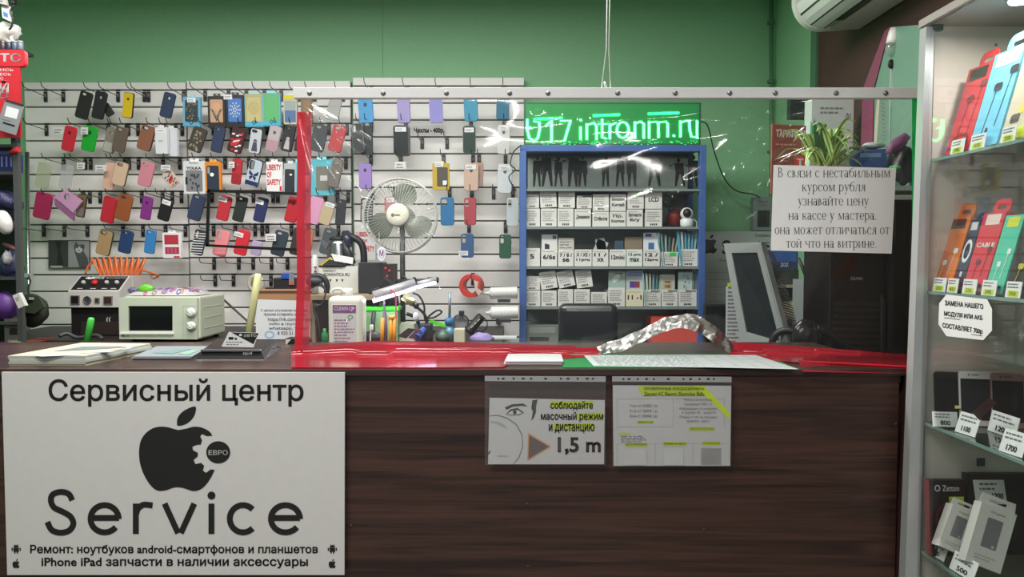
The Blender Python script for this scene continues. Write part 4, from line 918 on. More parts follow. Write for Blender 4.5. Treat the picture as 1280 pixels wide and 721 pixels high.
m.face([P(998, 450, PY(450, ZT + .006)), P(1136, 457, PY(457, ZT + .006)), P(1135, 467, YF - .003), P(1003, 464.5, PY(462, ZT + .002))], TAPE); m.build('red_edge_tape', film)
GREEN_REFL = mat((28, 196, 100), .35)  # green LED reflection at the film's edge, painted as a coloured strip
grid_sheet(1140, 122, 1152, 448, 3, 60, GREEN_REFL, -.004).build('painted_edge_reflection', film)
# crumpled silver tape arch
m = MB(); path = catmull([P(748, 438, 2.23), P(775, 431, 2.22), P(810, 415, 2.20), P(842, 402, 2.19), P(868, 403, 2.19), P(893, 418, 2.2), P(914, 438, 2.22)], 9)
ws = catmull([Vector((.024, 0, 0)), Vector((.030, 0, 0)), Vector((.030, 0, 0)), Vector((.034, 0, 0)), Vector((.040, 0, 0)), Vector((.040, 0, 0)), Vector((.030, 0, 0))], 9)
FOIL = mat((176, 174, 172), 0.33, 1.0, gain=1.2); g = []
for i, p in enumerate(path):
    t = (path[min(i + 1, len(path) - 1)] - path[max(i - 1, 0)]).normalized(); nrm = Vector((-t.z, 0, t.x)) if t.x > 0 else Vector((t.z, 0, -t.x)); nrm = (nrm + Vector((0, .55, 0))).normalized(); row = []
    for j in range(9):
        u = (j / 8 - .5); p2 = p + nrm * u * ws[i].x * 1.25; p2 += Vector((0, 1, .4)) * .010 * noise.noise(p2 * 26) + Vector((0, 1, 0)) * .003 * noise.noise(p2 * 70); p2.z = max(p2.z, ZT + .004); row.append(m.bm.verts.new(p2))
    g.append(row)
k = m.mi(FOIL)
for a, b_ in zip(g, g[1:]):
    for j in range(8): m.bm.faces.new((a[j], a[j + 1], b_[j + 1], b_[j])).material_index = k
m.build('silver_tape', film)

# notice on the film
Yn = YS - .03; f = plane(Yn); no = thing('paper_notice', 'white paper notice taped to the clear film near the showcase', 'notice', P(1042, 316, Yn))
MB().slab(f, [(967, 206), (1120, 210), (1114.5, 317), (963.5, 313)], -.0005, .0005, mat((238, 238, 234), .7)).build('paper_sheet', no)
# serif lettering for the notice: stems, thin bars and contrasted bowls
XH, TK, TN = .45, .062, .022
def g_stem(x, y0=0.0, y1=XH, top=True, bot=True):
    o = [[(x, y0), (x + TK, y0), (x + TK, y1), (x, y1)]]
    if bot: o.append([(x - .035, y0), (x + TK + .035, y0), (x + TK + .035, y0 + .018), (x - .035, y0 + .018)])
    if top: o.append([(x - .035, y1 - .018), (x + TK + .035, y1 - .018), (x + TK + .035, y1), (x - .035, y1)])
    return o
def g_ring(cx, cy, rx, ry, a0=0, a1=360, n=18):
    o = []
    for i in range(n):
        t0, t1 = R(a0 + (a1 - a0) * i / n), R(a0 + (a1 - a0) * (i + 1) / n)
        o.append([(cx + rx * math.cos(t0), cy + ry * math.sin(t0)), (cx + rx * math.cos(t1), cy + ry * math.sin(t1)),
                  (cx + (rx - TK) * math.cos(t1), cy + (ry - TN) * math.sin(t1)), (cx + (rx - TK) * math.cos(t0), cy + (ry - TN) * math.sin(t0))])
    return o
def g_bar(x0, y0, x1, y1, w): return [[(x0 - w / 2, y0), (x0 + w / 2, y0), (x1 + w / 2, y1), (x1 - w / 2, y1)]]
def g_h(x0, x1, y): return [[(x0, y), (x1, y), (x1, y + TN), (x0, y + TN)]]
def g_dot(x, y, r=.035): return [[(x + r * math.cos(R(40 * i)), y + r * math.sin(R(40 * i))) for i in range(9)]]
GL = {
 'в': (.36, g_stem(.05) + g_ring(.10, .335, .15, .115, -90, 90) + g_ring(.10, .125, .19, .125, -90, 90) + g_h(.05, .12, 0) + g_h(.05, .12, XH - TN) + g_h(.05, .12, .225)),
 'В': (.50, g_stem(.06, 0, .66) + g_ring(.14, .50, .20, .16, -90, 90) + g_ring(.14, .18, .27, .18, -90, 90) + g_h(.06, .16, 0) + g_h(.06, .16, .638) + g_h(.06, .16, .34)),
 'с': (.40, g_ring(.21, .225, .18, .235, 45, 318) + g_dot(.325, .355)),
 'я': (.42, g_stem(.30) + g_ring(.31, .325, .20, .125, 90, 270) + g_h(.28, .34, .2) + g_bar(.06, 0, .22, .215, .05) + g_h(.02, .11, 0)),
 'з': (.34, g_ring(.13, .335, .15, .125, -90, 150) + g_ring(.13, .115, .18, .125, -155, 90)),
 'и': (.49, g_stem(.06) + g_stem(.37) + g_bar(.11, .05, .38, .40, .03)),
 'н': (.49, g_stem(.06) + g_stem(.37) + g_h(.1, .4, .22)),
 'е': (.41, g_ring(.21, .225, .18, .235, 0, 320) + g_h(.06, .385, .225)),
 'т': (.42, g_stem(.18, top=False) + g_h(.03, .39, XH - TN) + g_bar(.04, .33, .035, XH, .02) + g_bar(.38, .33, .385, XH, .02)),
 'а': (.40, g_ring(.165, .135, .135, .145) + g_ring(.18, .335, .14, .125, 0, 160) + g_stem(.26, .0, .33, False, False) + g_h(.28, .39, 0)),
 'б': (.44, g_ring(.22, .215, .19, .225) + g_ring(.34, .30, .32, .33, 85, 185) + g_bar(.36, .61, .40, .68, .04)),
 'л': (.47, g_stem(.35) + g_bar(.09, .01, .2, XH, .026) + g_h(.16, .40, XH - TN) + g_dot(.07, .03)),
 'ь': (.38, g_stem(.06) + g_ring(.13, .125, .19, .135, -90, 90) + g_h(.06, .14, 0) + g_h(.06, .14, .24)),
 'ы': (.56, g_stem(.06) + g_ring(.13, .125, .17, .135, -90, 90) + g_h(.06, .14, 0) + g_h(.06, .14, .24) + g_stem(.44)),
 'м': (.58, g_stem(.07, top=True)[1:2] + g_bar(.09, 0, .1, XH, .024) + g_stem(.45) + g_bar(.28, .02, .12, XH, .06) + g_bar(.28, .02, .46, XH, .024)),
 'к': (.43, g_stem(.06) + g_bar(.13, .21, .33, .42, .028) + g_bar(.36, 0, .19, .26, .07) + g_dot(.35, .41, .03) + g_h(.31, .42, 0)),
 'у': (.42, g_bar(.22, .03, .08, XH, .065) + g_bar(.12, -.2, .36, XH, .026) + g_h(.02, .16, XH - TN) + g_h(.29, .42, XH - TN) + g_dot(.10, -.18)),
 'р': (.45, g_stem(.06, -.2, XH) + g_ring(.22, .225, .19, .235, -140, 140)),
 'о': (.43, g_ring(.215, .225, .19, .235)),
 'й': (.49, g_stem(.06) + g_stem(.37) + g_bar(.11, .05, .38, .40, .03) + g_ring(.24, .62, .10, .09, 200, 340, 8)),
 'ц': (.50, g_stem(.06) + g_stem(.37) + g_h(.05, .48, 0) + g_bar(.47, -.1, .47, .02, .024)),
 'ж': (.62, g_stem(.28) + g_bar(.33, .22, .12, .42, .028) + g_bar(.30, .24, .08, 0, .055) + g_bar(.33, .22, .52, .42, .028) + g_bar(.34, .24, .56, 0, .055) + g_dot(.11, .41, .03) + g_dot(.53, .41, .03)),
 'ч': (.46, g_stem(.34) + g_ring(.24, .34, .19, .14, 180, 290) + g_stem(.05, .34, XH, True, False)),
 '.': (.20, g_dot(.10, .03)),
}
def serif(mb, fn, txt, x0, x1, ybase, hx, d, m):
    "txt between x0 and x1 with its baseline at ybase and lower-case letters hx high"
    w = sum(GL[c][0] if c != ' ' else .26 for c in txt); sx = (x1 - x0) / w; sy = hx / XH; a = x0
    for c in txt:
        if c != ' ':
            for i, pl in enumerate(GL[c][1]): mb.poly(fn, [(a + x * sx, ybase - y * sy) for x, y in pl], d + i * 2e-6, m)
        a += (GL[c][0] if c != ' ' else .26) * sx
m = MB()
for t, x0, x1, yb in (('В связи с нестабильным', 972, 1113, 221.5), ('курсом рубля', 1002, 1082, 239), ('узнавайте цену', 997, 1086, 256.5), ('на кассе у мастера.', 985, 1096, 274.5), ('она может отличаться от', 968, 1112, 292.5), ('той что на витрине.', 982, 1096, 309.5)):
    serif(m, f, t, x0, x1, yb, 8.2, .0012, INK)
m.build('lettering', no)

# ------------------------------------------------------------------ glass showcase
YE = 1.9; XG = P(1151, 360, YE).x
zs_top = P(1200, 33, YE).z
SHZ = [P(1163, 199, 1.88).z, P(1160, 364, 1.88).z, P(1160, 528, 1.88).z, P(1160, 689, 1.88).z]
shc = thing('glass_showcase', 'tall glass showcase with glass shelves of phone accessories', 'showcase', (1.19, 1.2, 0))
PANELG = mat((206, 197, 188), .5); ALU = mat((176, 178, 178), .35, .3)
MB().span((XG + .02, YE, 0), (RW - .006, YE + .014, zs_top), PANELG).build('end_panel', shc)
MB().slab(plane(YE - .016), [(1158, 33), (1168, 33), (1149, 727), (1131, 727)], -.03, 0, ALU).build('corner_post', shc)
MB().span((XG - .012, .6, zs_top), (RW - .006, YE + .016, zs_top + .018), mat((150, 144, 138), .5)).build('top_board', shc)
MB().span((RW - .016, .6, 0), (RW - .006, YE, zs_top), mat((150, 146, 140), .5)).build('rear_panel', shc)
MB().span((XG - .002, 1.54, .02), (XG + .003, YE - .018, zs_top), GLASSY).build('glass_pane', shc)
MB().span((XG - .002, .6, .02), (XG + .003, 1.532, zs_top), GLASSY).build('glass_pane', shc)
SHG = film_mat('shelf_glass', (0.66, 0.72, 0.68), 0.03, 0.03, 0.02, (.4, .45, .42))
for z in SHZ:
    MB().span((XG + .012, .62, z - .006), (RW - .02, YE - .004, z), SHG).build('glass_shelf', shc)
    MB().span((XG + .009, .62, z - .0065), (XG + .0122, YE - .004, z + .0005), mat((120, 150, 140), .2)).build('shelf_edge', shc)
MB().box(P(1171, 33, YE - .01), (.026, .016, .022), BLACK, .002).build('glass_clamp', shc)
MB().lathe(P(1245, 56, YE), (0, -1, 0), ((0, .004), (.002, .003)), mat((110, 106, 102), .4), 10).build('screw_cap', shc)
MB().span(P(1222, 573, YE - .004), P(1230, 582, YE), mat((50, 66, 76), .5)).build('cable_cap', shc)
lp = P(1276, 6, 1.66); lp.z = zs_top - .004
lm = thing('showcase_spotlight', 'round bright spotlight under the top board of the showcase', 'lamp', lp)
MB().lathe(lp, (0, 0, -1), ((0, .03), (.01, .03), (.012, .026)), STEEL, 20).build('housing', lm)
MB().lathe(lp - Vector((0, 0, .012)), (0, 0, -1), ((0, .024), (.004, .022)), mat((255, 250, 240), .4, emit=14), 20).build('diffuser', lm)
area('showcase_spotlight_glow', lp - Vector((0, 0, .02)), (.05, .05), 1.6, (1, .95, .88))
def yat(px, X): return X * F_PX / (px - 640) * 1.0
def lean(name, label, cat, pxl, pxr, zi, hgt, thick, leanA, rgb, art=None, X=None, tab=False, group='boxed accessories on the showcase shelves', holder=None, z=None, roll=0):
    X = X or XG + .042; z = SHZ[zi] if z is None else z; ya, yb = yat(pxl, X), yat(pxr, X); w = abs(ya - yb)
    o = thing(name, label, cat, (X, (ya + yb) / 2, z + .001 + abs(math.sin(R(roll))) * w / 2), group); o.rotation_euler = (-R(leanA), R(roll), -R(90))
    m = MB(); c = mat(rgb, .35); m.slab(front, [(-w / 2, 0), (w / 2, 0), (w / 2, hgt), (-w / 2, hgt)], -thick / 2, thick / 2, c, inset=.0012); m.build('carton', o, True)
    if tab:
        MB().slab(front, rrect(-w * .38, hgt - .002, w * .38, hgt + w * .42, w * .2, 4), -.001, .001, c, [rrect(-w * .2, hgt + w * .12, w * .2, hgt + w * .24, w * .05, 2)]).build('hang_tab', o, True)
    if art:
        a = MB(); art(a, w, hgt, thick / 2 + .0006); a.build('printed_face', o, True)
    return o
def art_ear(col, logo=(40, 34, 36), coil=False):
    def f(a, w, h, d):
        k = mat(col, .4)
        a.rect(front, -w * .36, h * .84, w * .36, h * .97, d, mat(logo, .4))
        for x, z0, z1 in ((-.18, .08, .58), (.22, .2, .72)):
            a.poly(front, [(w * x - .0012, h * z0), (w * x + .0012, h * z0), (w * (x + .12) + .001, h * z1), (w * (x + .12) - .001, h * z1)], d + .0004, k)
            a.poly(front, rrect(w * (x + .02), h * z1, w * (x + .3), h * (z1 + .08), w * .06, 3), d + .0006, k)
        if coil:
            a.slab(front, ell(0, h * .16, w * .36, h * .06, 18), d, d + .0006, mat((120, 60, 46), .4), [ell(0, h * .16, w * .28, h * .04, 18)])
            a.poly(front, [(-w * .4, h * .05), (w * .4, h * .10), (w * .4, h * .13), (-w * .4, h * .08)], d + .001, mat((90, 50, 44), .4))
        else: a.poly(front, rrect(-w * .05, h * .08, w * .03, h * .2, w * .03, 2), d + .0006, k)
    return f
lean('earphone_box', 'red earphone box with black logo block on the top shelf', 'box', 1184, 1213, 0, .215, .030, 15, (206, 52, 60), art_ear((120, 30, 36), coil=True), tab=True)
lean('earphone_box', 'light blue earphone box with black earbuds on the top shelf', 'box', 1214, 1250, 0, .225, .032, 15, (112, 190, 220), art_ear((46, 46, 56), (226, 232, 234)), tab=True)
def art_cream(a, w, h, d):
    for i, (x, z, c) in enumerate(((-.2, .6, (90, 74, 66)), (.1, .52, (60, 120, 190)), (.1, .36, (60, 130, 80)), (-.2, .3, (210, 196, 90)), (-.35, .2, (80, 70, 60)))): a.poly(front, rrect(w * x, h * z, w * (x + .24), h * (z + .1), w * .04, 2), d, mat(c, .4))
    a.rect(front, -w * .4, h * .02, w * .4, h * .14, d, LIME)
lean('accessory_box', 'cream accessory box with small coloured pictures on the top shelf', 'box', 1252, 1300, 0, .20, .03, 15, (200, 190, 168), art_cream)
def art_cable(logo=(60, 44, 40), k=(230, 226, 220), word=None):
    def f(a, w, h, d):
        q = mat(k, .4); a.rect(front, -w * .3, h * .84, w * .34, h * .97, d, mat(logo, .4))
        if word: a.text(front, word, -w * .4, h * .62, w * .4, h * .56, d, mat((240, 230, 220), .5), .03)
        for x, z0, z1 in ((-.2, .1, .34), (.16, .2, .5)):
            a.poly(front, [(w * x - .001, h * z0), (w * x + .001, h * z0), (w * (x + .08) + .001, h * z1), (w * (x + .08) - .001, h * z1)], d + .0004, q)
            a.poly(front, rrect(w * x, h * z1, w * (x + .2), h * (z1 + .07), w * .04, 2), d + .0006, q)
        a.poly(front, ell(w * .26, h * .08, w * .07, w * .09, 10), d + .0006, mat((40, 36, 34), .4))
    return f
lean('cable_box', 'orange cable box with white plug, second shelf of the showcase', 'box', 1168, 1194, 1, .185, .024, 15, (222, 118, 40), art_cable(), tab=True)
def art_coil(a, w, h, d):
    a.slab(front, ell(0, h * .55, w * .36, h * .16, 20), d, d + .001, mat((220, 220, 224), .4), [ell(0, h * .55, w * .24, h * .11, 20)]); a.rect(front, -w * .3, h * .84, w * .3, h * .95, d, mat((200, 200, 200), .4)); a.rect(front, -w * .1, h * .2, w * .12, h * .27, d, mat((200, 200, 205), .4))
lean('cable_box', 'dark blue cable box with coiled white cable, second shelf', 'box', 1195, 1208, 1, .178, .024, 15, (46, 52, 74), art_coil, tab=True)
lean('cable_box', 'red cable box with dark red picture, second shelf', 'box', 1209, 1236, 1, .19, .026, 15, (206, 46, 62), art_cable((224, 200, 196), (110, 26, 40), 'CABLE'), tab=True)
lean('cable_box', 'mint green cable box with white cable and yellow top, second shelf', 'box', 1237, 1260, 1, .18, .026, 15, (74, 190, 160), art_cable((200, 206, 60), (214, 232, 224)))
lean('accessory_box', 'black accessory box with yellow dot, second shelf', 'box', 1261, 1296, 1, .17, .026, 15, (42, 40, 40), art_cable((40, 40, 42), (190, 176, 60)))
def ptag(pxl, pxr, zi, label, txt=None, lime=True, h=.034, X=None, ang=8, yaw=0, z=None):
    X = X or XG + .016; z = SHZ[zi] if z is None else z; ya, yb = yat(pxl, X), yat(pxr, X); w = abs(ya - yb)
    o = thing('price_tag', label, 'price tag', (X, (ya + yb) / 2, z + .001), 'folded price tags on the showcase shelves'); o.rotation_euler = (-R(ang), 0, -R(90) + R(yaw))
    MB().slab(front, [(-w / 2, 0), (w / 2, 0), (w / 2, h), (-w / 2, h)], -.0006, .0006, WHITE).slab(lambda x, y, d=0: Vector((x, d, y * .2)), [(-w / 2, 0), (w / 2, 0), (w / 2, .02), (-w / 2, .02)], .0, .001, WHITE).build('card', o, True)
    q = MB(); q.scrawl(front, -w * .4, h * .92, w * .4, h * .55, 2, .0012, GREYINK, int(pxl))
    if lime: q.poly(front, rrect(-w * .34, h * .05, w * .34, h * .44, h * .1, 3), .0012, LIME)
    q.text(front, txt or '390', -w * .22, h * .38, w * .22, h * .12, .0018, INK if not lime else mat((110, 120, 30), .6), .02); q.build('lettering', o, True)
ptag(1184, 1200, 0, 'price tag under the red earphone box', '390'); ptag(1208, 1226, 0, 'price tag under the light blue earphone box', '450'); ptag(1246, 1264, 0, 'price tag under the cream accessory box', '350')
ptag(1166, 1182, 1, 'price tag under the orange cable box', '250'); ptag(1184, 1197, 1, 'price tag under the dark blue cable box', '60'); ptag(1203, 1220, 1, 'price tag under the red cable box', '250'); ptag(1227, 1245, 1, 'price tag under the mint green cable box', '390'); ptag(1257, 1276, 1, 'price tag under the black box with yellow dot', '350')
# octagonal sticker outside on the glass
def on_glass(px, py, d=0): return PX(px, py, XG - .004 - d)
def PX(px, py, X):
    a, b_ = (px - 640) / F_PX, (360.5 - py) / F_PX; dy = math.cos(PITCH) + b_ * math.sin(PITCH); dz = b_ * math.cos(PITCH) - math.sin(PITCH); t = X / a
    return Vector((X, dy * t, CAM_Z + dz * t))
st = thing('octagon_sticker', 'white eight sided sticker with black lettering on the showcase glass', 'sticker', PX(1206, 425, XG - .004))
MB().slab(on_glass, [(1183, 368), (1234, 374), (1240, 386), (1240, 413), (1229, 425), (1183, 420), (1173, 405), (1174, 379)], 0, .0006, mat((216, 216, 214), .6)).build('sticker_sheet', st)
q = MB()
def skew(x0, y0, x1, y1, k): return lambda x, y, d=0: on_glass(x, y + (x - x0) * k, d)
for t, x0, y0, x1, y1, k in (('ЗАМЕНА НАШЕГО', 1181, 375, 1229, 381.5, .10), ('МОДУЛЯ ИЛИ АКБ', 1180, 388.5, 1228, 395.5, .12), ('СОСТАВЛЯЕТ 700р', 1178, 403, 1228, 411, .16)): q.text(skew(x0, y0, x1, y1, k), t, x0, y0, x1, y1, .0012, INK, .03)
q.rect(skew(1180, 0, 0, 0, .12), 1180, 396.5, 1200, 397.2, .0012, INK); q.rect(skew(1178, 0, 0, 0, .16), 1214, 411.5, 1228, 412.2, .0012, INK)
q.build('lettering', st)
def ptag2(pxl, pxr, Y, zi, label, txt, h=.036, lift=.004):
    a, b_ = P(pxl, 500, Y), P(pxr, 500, Y); w = b_.x - a.x; o = thing('price_tag', label, 'price tag', ((a.x + b_.x) / 2, Y, SHZ[zi] + lift), 'folded price tags on the showcase shelves'); o.rotation_euler = (-R(12), 0, -R(10))
    MB().slab(front, [(-w / 2, 0), (w / 2, 0), (w / 2, h), (-w / 2, h)], -.0006, .0006, WHITE).slab(lambda x, y, d=0: Vector((x, d, y * .2)), [(-w / 2, 0), (w / 2, 0), (w / 2, .02), (-w / 2, .02)], .0, .001, WHITE).build('card', o, True)
    q = MB(); q.scrawl(front, -w * .4, h * .92, w * .4, h * .55, 2, .0012, GREYINK, int(pxl)); q.text(front, txt, -w * .2, h * .42, w * .2, h * .12, .0018, INK, .02); q.build('lettering', o, True)
# third shelf: phone screens
def screen(label, pxl, pxr, h, rgb, bezel, Y, leanA=10):
    a, b_ = P(pxl, 500, Y), P(pxr, 500, Y); w = b_.x - a.x; o = thing('phone_screen', label, 'phone screen', ((a.x + b_.x) / 2, Y, SHZ[2] + .002), 'spare phone screens on the third shelf'); o.rotation_euler = (-R(leanA), 0, -R(14))
    MB().slab(front, rrect(-w / 2, 0, w / 2, h, .008), -.003, .003, mat(bezel, .35)).build('front_glass', o, True)
    m = MB(); m.slab(front, [(-w * .46, h * .1), (w * .46, h * .1), (w * .46, h * .86), (-w * .46, h * .86)], .0028, .0034, mat(rgb, .15)); m.build('display', o, True)
    m = MB(); m.poly(front, rrect(-w * .12, h * .925, w * .12, h * .94, .0012, 2), .0036, DARK); m.poly(front, ell(-w * .2, h * .932, .002, .002, 8), .0036, DARK); m.build('speaker_slot', o, True)
screen('black phone screen standing first on the third shelf', 1171, 1204, .128, (22, 22, 24), (28, 28, 30), 1.855)
screen('white topped phone screen in the middle of the third shelf', 1203, 1240, .132, (36, 38, 40), (214, 206, 202), 1.835)
screen('pinkish topped phone screen at the back of the third shelf', 1243, 1281, .13, (28, 28, 30), (150, 112, 104), 1.815)
fb = thing('ribbon_module', 'dark red brown screen module leaning over the price tag', 'screen module', PX(1215, 525, XG + .05)); a_, b_ = PX(1243, 495, XG + .09), PX(1213, 525, XG + .04)
f2 = lambda x, y, d=0: PX(x, y, XG + .05 - d)
MB().slab(f2, [(1236, 497), (1246, 503), (1221, 529), (1207, 522)], 0, .004, mat((54, 34, 34), .3)).build('module_body', fb); m = MB(); m.poly(f2, ell(1217, 523, 1.8, 1.8, 10), .0046, mat((170, 150, 140), .3)); m.poly(f2, ell(1210, 520.5, 1.6, 1.6, 10), .0046, mat((150, 120, 110), .3)); m.build('contact_pad', fb)
yb_ = thing('yellow_label_roll', 'small yellow and white label lying before the black screen', 'label', PX(1190, 510, XG + .08)); MB().slab(lambda x, y, d=0: PX(x, y, XG + .07 - d), [(1179, 509), (1186, 506), (1199, 507), (1201, 510), (1192, 511)], 0, .003, mat((220, 206, 120), .6)).build('label_sheet', yb_)
ptag2(1168, 1197, 1.815, 2, 'wide price tag reading 800 on the third shelf', '800'); ptag(1201, 1222, 2, 'price tag below the red brown module', '1100', False, .05, XG + .03, 18, 8); ptag(1240, 1275, 2, 'pale price tag under the pinkish topped screen', '1200', False, .05, XG + .11, 12); ptag(1257, 1282, 2, 'price tag nearest the glass joint on the third shelf', '1700', False, .05, XG + .02, 18, 8)
# bottom shelf
def art_zet(a, w, h, d):
    a.text(front, 'Zetton', -w * .12, h * .93, w * .34, h * .85, d, mat((220, 214, 210), .5), .01); a.slab(front, ell(-w * .26, h * .89, w * .08, h * .045, 14), d - .0003, d + .0003, mat((200, 196, 194), .5), [ell(-w * .26, h * .89, w * .05, h * .028, 14)])
    a.rect(front, w * .05, h * .78, w * .46, h * .60, d, STICKY); a.scrawl(front, w * .08, h * .75, w * .42, h * .62, 3, d + .0006, mat((90, 100, 30), .6), 3)
    a.slab(front, ell(w * .02, h * .5, w * .36, h * .2, 20, 60, 300), d, d + .0004, mat((88, 40, 44), .5)); a.poly(front, ell(w * .04, h * .5, w * .30, h * .16, 18), d + .0006, mat((28, 26, 28), .45)); a.text(front, 'Power', -w * .2, h * .52, w * .36, h * .42, d + .0012, mat((96, 40, 42), .5))
    a.text(front, 'iPhone', -w * .38, h * .3, w * .1, h * .2, d, mat((150, 148, 148), .5)); a.text(front, 'battery', -w * .38, h * .18, w * .1, h * .08, d, mat((150, 148, 148), .5))
def faceb(name, label, cat, px0, py0, px1, py1, Y, rgb, thick, art, side=None, tilt=0, z=None, hs=None, group='boxes on the lowest showcase shelf'):
    A, B2 = P(px0, py0, Y), P(px1, py1, Y); w, h = B2.x - A.x, A.z - B2.z; o = thing(name, label, cat, ((A.x + B2.x) / 2, Y, B2.z), group); o.rotation_euler = (-R(6), R(tilt), 0)
    m = MB(); c = mat(rgb, .4); m.slab(front, [(-w / 2, 0), (w / 2, 0), (w / 2, h), (-w / 2, h)], -thick / 2, thick / 2, c, inset=.001); m.build('carton', o, True)
    if side: MB().slab(front, [(-w / 2 - .001, .001), (-w / 2 + .0015, .001), (-w / 2 + .0015, h - .001), (-w / 2 - .001, h - .001)], -thick / 2, thick / 2 + .0006, mat(side, .4)).build('side_band', o, True)
    if art: a = MB(); art(a, w, h, thick / 2 + .0006); a.build('printed_face', o, True)
    return o
faceb('battery_box', 'black battery box with yellow green sticker on the lowest shelf', 'box', 1163, 601, 1206, 694, 1.85, (34, 30, 32), .02, art_zet, (150, 40, 44))
def art_b2(a, w, h, d): a.poly(front, [(-w * .4, h * .92), (w * .1, h * .92), (w * .14, h * .62), (-w * .36, h * .62)], d, WHITE); a.scrawl(front, -w * .3, h * .9, w * .06, h * .78, 2, d + .0006, GREYINK, 5); a.text(front, '1200', -w * .1, h * .76, w * .08, h * .68, d + .0006, INK, .03)
faceb('battery_box', 'black box with white price tag behind the white packs', 'box', 1211, 593, 1286, 692, 1.865, (30, 28, 30), .02, art_b2)
def art_pb(a, w, h, d): a.poly(front, [(-w * .22, h * .32), (w * .2, h * .32), (w * .2, h * .8), (-w * .22, h * .8)], d, mat((120, 122, 126), .35)); a.text(front, 'Original', -w * .2, h * .92, w * .2, h * .87, d, GREYP); a.scrawl(front, -w * .3, h * .2, w * .3, h * .1, 2, d, mat((170, 170, 170), .6), 4); a.poly(front, ell(w * .1, h * .36, w * .05, w * .05, 8), d + .0006, mat((180, 180, 184), .3))
def wpack(label, cx, cy, hpx, wpx, tilt, Y, seed):
    s = Y / F_PX; w, h = wpx * s, hpx * s; c = P(cx, cy, Y); o = thing('accessory_pack', label, 'packaging', c + Vector((-math.sin(R(tilt)) * h / 2, 0, -math.cos(R(tilt)) * h / 2)), 'white hang packs on the lowest shelf'); o.rotation_euler = (-R(14), R(tilt), -R(12))
    MB().slab(front, [(-w / 2, 0), (w / 2, 0), (w / 2, h), (-w / 2, h)], -.018, .018, mat((214, 210, 206), .5), inset=.001).build('carton', o, True)
    MB().slab(front, [(-w / 2, h - .001), (w / 2, h - .001), (w * .46, h * 1.16), (-w * .46, h * 1.16)], .004, .006, mat((214, 210, 206), .5), [rrect(-w * .24, h * 1.05, w * .24, h * 1.1, .003, 2)]).build('hang_tab', o, True)
    a = MB(); art_pb(a, w, h, .0186); a.build('printed_face', o, True)
wpack('smaller white hang pack leaning beside the black battery box', 1195, 662, 56, 32, 22, 1.80, 1); wpack('larger white hang pack leaning nearest the glass joint', 1237, 672, 78, 44, 19, 1.73, 2)
ptag(1167, 1187, 3, 'price tag under the smaller white hang pack', '500', False, .04, XG + .02, 20, 6, SHZ[3]); ptag(1198, 1224, 3, 'price tag under the larger white hang pack', '500', False, .045, XG + .02, 20, 6, SHZ[3])

# ------------------------------------------------------------------ air conditioner on the side wall
ac = thing('air_conditioner', 'white wall air conditioner seen from below near the showcase', 'air conditioner', (RW, 2.7, P(1000, 40, 3.05).z))
zb = P(1000, 40, 3.05).z; xa = RW - .265; ACW = mat((206, 206, 202), .4)
arc_ = lambda t, k=0.0: (RW - .155 - (.11 + k) * math.sin(R(t)), zb + .115 - (.115 + k) * math.cos(R(t)))
prof = [(RW, zb + .012)] + [arc_(t) for t in range(0, 91, 6)] + [(RW - .262, zb + .2), (RW - .25, zb + .27), (RW, zb + .29)]
def ext(pr, y0, y1, m, mb):
    a = [mb.bm.verts.new((x, y0, z)) for x, z in pr]; b_ = [mb.bm.verts.new((x, y1, z)) for x, z in pr]; k = mb.mi(m)
    for i in range(len(pr)):
        j = (i + 1) % len(pr); mb.bm.faces.new((a[i], a[j], b_[j], b_[i])).material_index = k
    mb.bm.faces.new(a).material_index = k; mb.bm.faces.new(b_).material_index = k; return mb
ext(prof, 3.02, 3.05, ACW, MB()).build('end_cap', ac); ext([(RW + (x - RW) * .985, zb + .012 + (z - zb) * .95) for x, z in prof], 2.28, 3.02, mat((176, 174, 168), .5), MB()).build('body', ac); ext(prof, 2.25, 2.28, ACW, MB()).build('end_cap', ac)
for t0, t1 in ((4, 26), (30, 54), (58, 78)): ext([arc_(t0, .004), arc_((t0 + t1) / 2, .004), arc_(t1, .004), arc_(t1, -.01), arc_(t0, -.01)], 2.29, 2.995, ACW, MB()).build('louvre_flap', ac)
DKG = mat((52, 54, 50), .6)
for t0, t1 in ((-1, 4), (26, 30), (54, 58)): ext([arc_(t0, .0012), arc_(t1, .0012), arc_(t1, -.012), arc_(t0, -.012)], 2.29, 3.0, DKG, MB()).build('louvre_gap', ac)
ext([(RW - .150, zb - .0015), (RW - .122, zb + .0005), (RW - .122, zb + .012), (RW - .150, zb + .014)], 2.3, 2.9, DKG, MB()).build('air_outlet', ac)
ext([(RW - .12, zb - .002), (RW - .01, zb + .002), (RW - .01, zb + .014), (RW - .12, zb + .014)], 2.28, 3.02, mat((168, 164, 158), .5), MB()).build('bottom_cover', ac)
# hanging bulb
hb = thing('hanging_bulb', 'white socket with clear bulb and black hook on a cord by the wall', 'bulb', P(1114, 74, 2.72)); s = 2.72 / F_PX
MB().lathe(P(1119, 36, 2.72), P(1115, 56, 2.72) - P(1119, 36, 2.72), ((0, .018), (.02, .02), (.04, .021), (.055, .021)), mat((222, 218, 214), .4)).build('socket', hb)
MB().lathe(P(1115, 55, 2.72), (-.1, 0, -1), ((0, .02), (.015, .022), (.03, .018), (.04, .008)), film_mat('bulb_glass', (.9, .92, .9), .1, .05, .15)).build('glass_bulb', hb)
MB().ball(P(1114, 80, 2.72), .012, BLACK, (1, .6, 1.4)).build('hook_weight', hb)
for dx in (0, 3): MB().pipe([P(1113.5 + dx * .5, 84, 2.72), P(1112 + dx, 140, 2.72), P(1112 + dx, 222, 2.72)], .0012, mat((200, 200, 196), .5), 6).build('cord', hb)

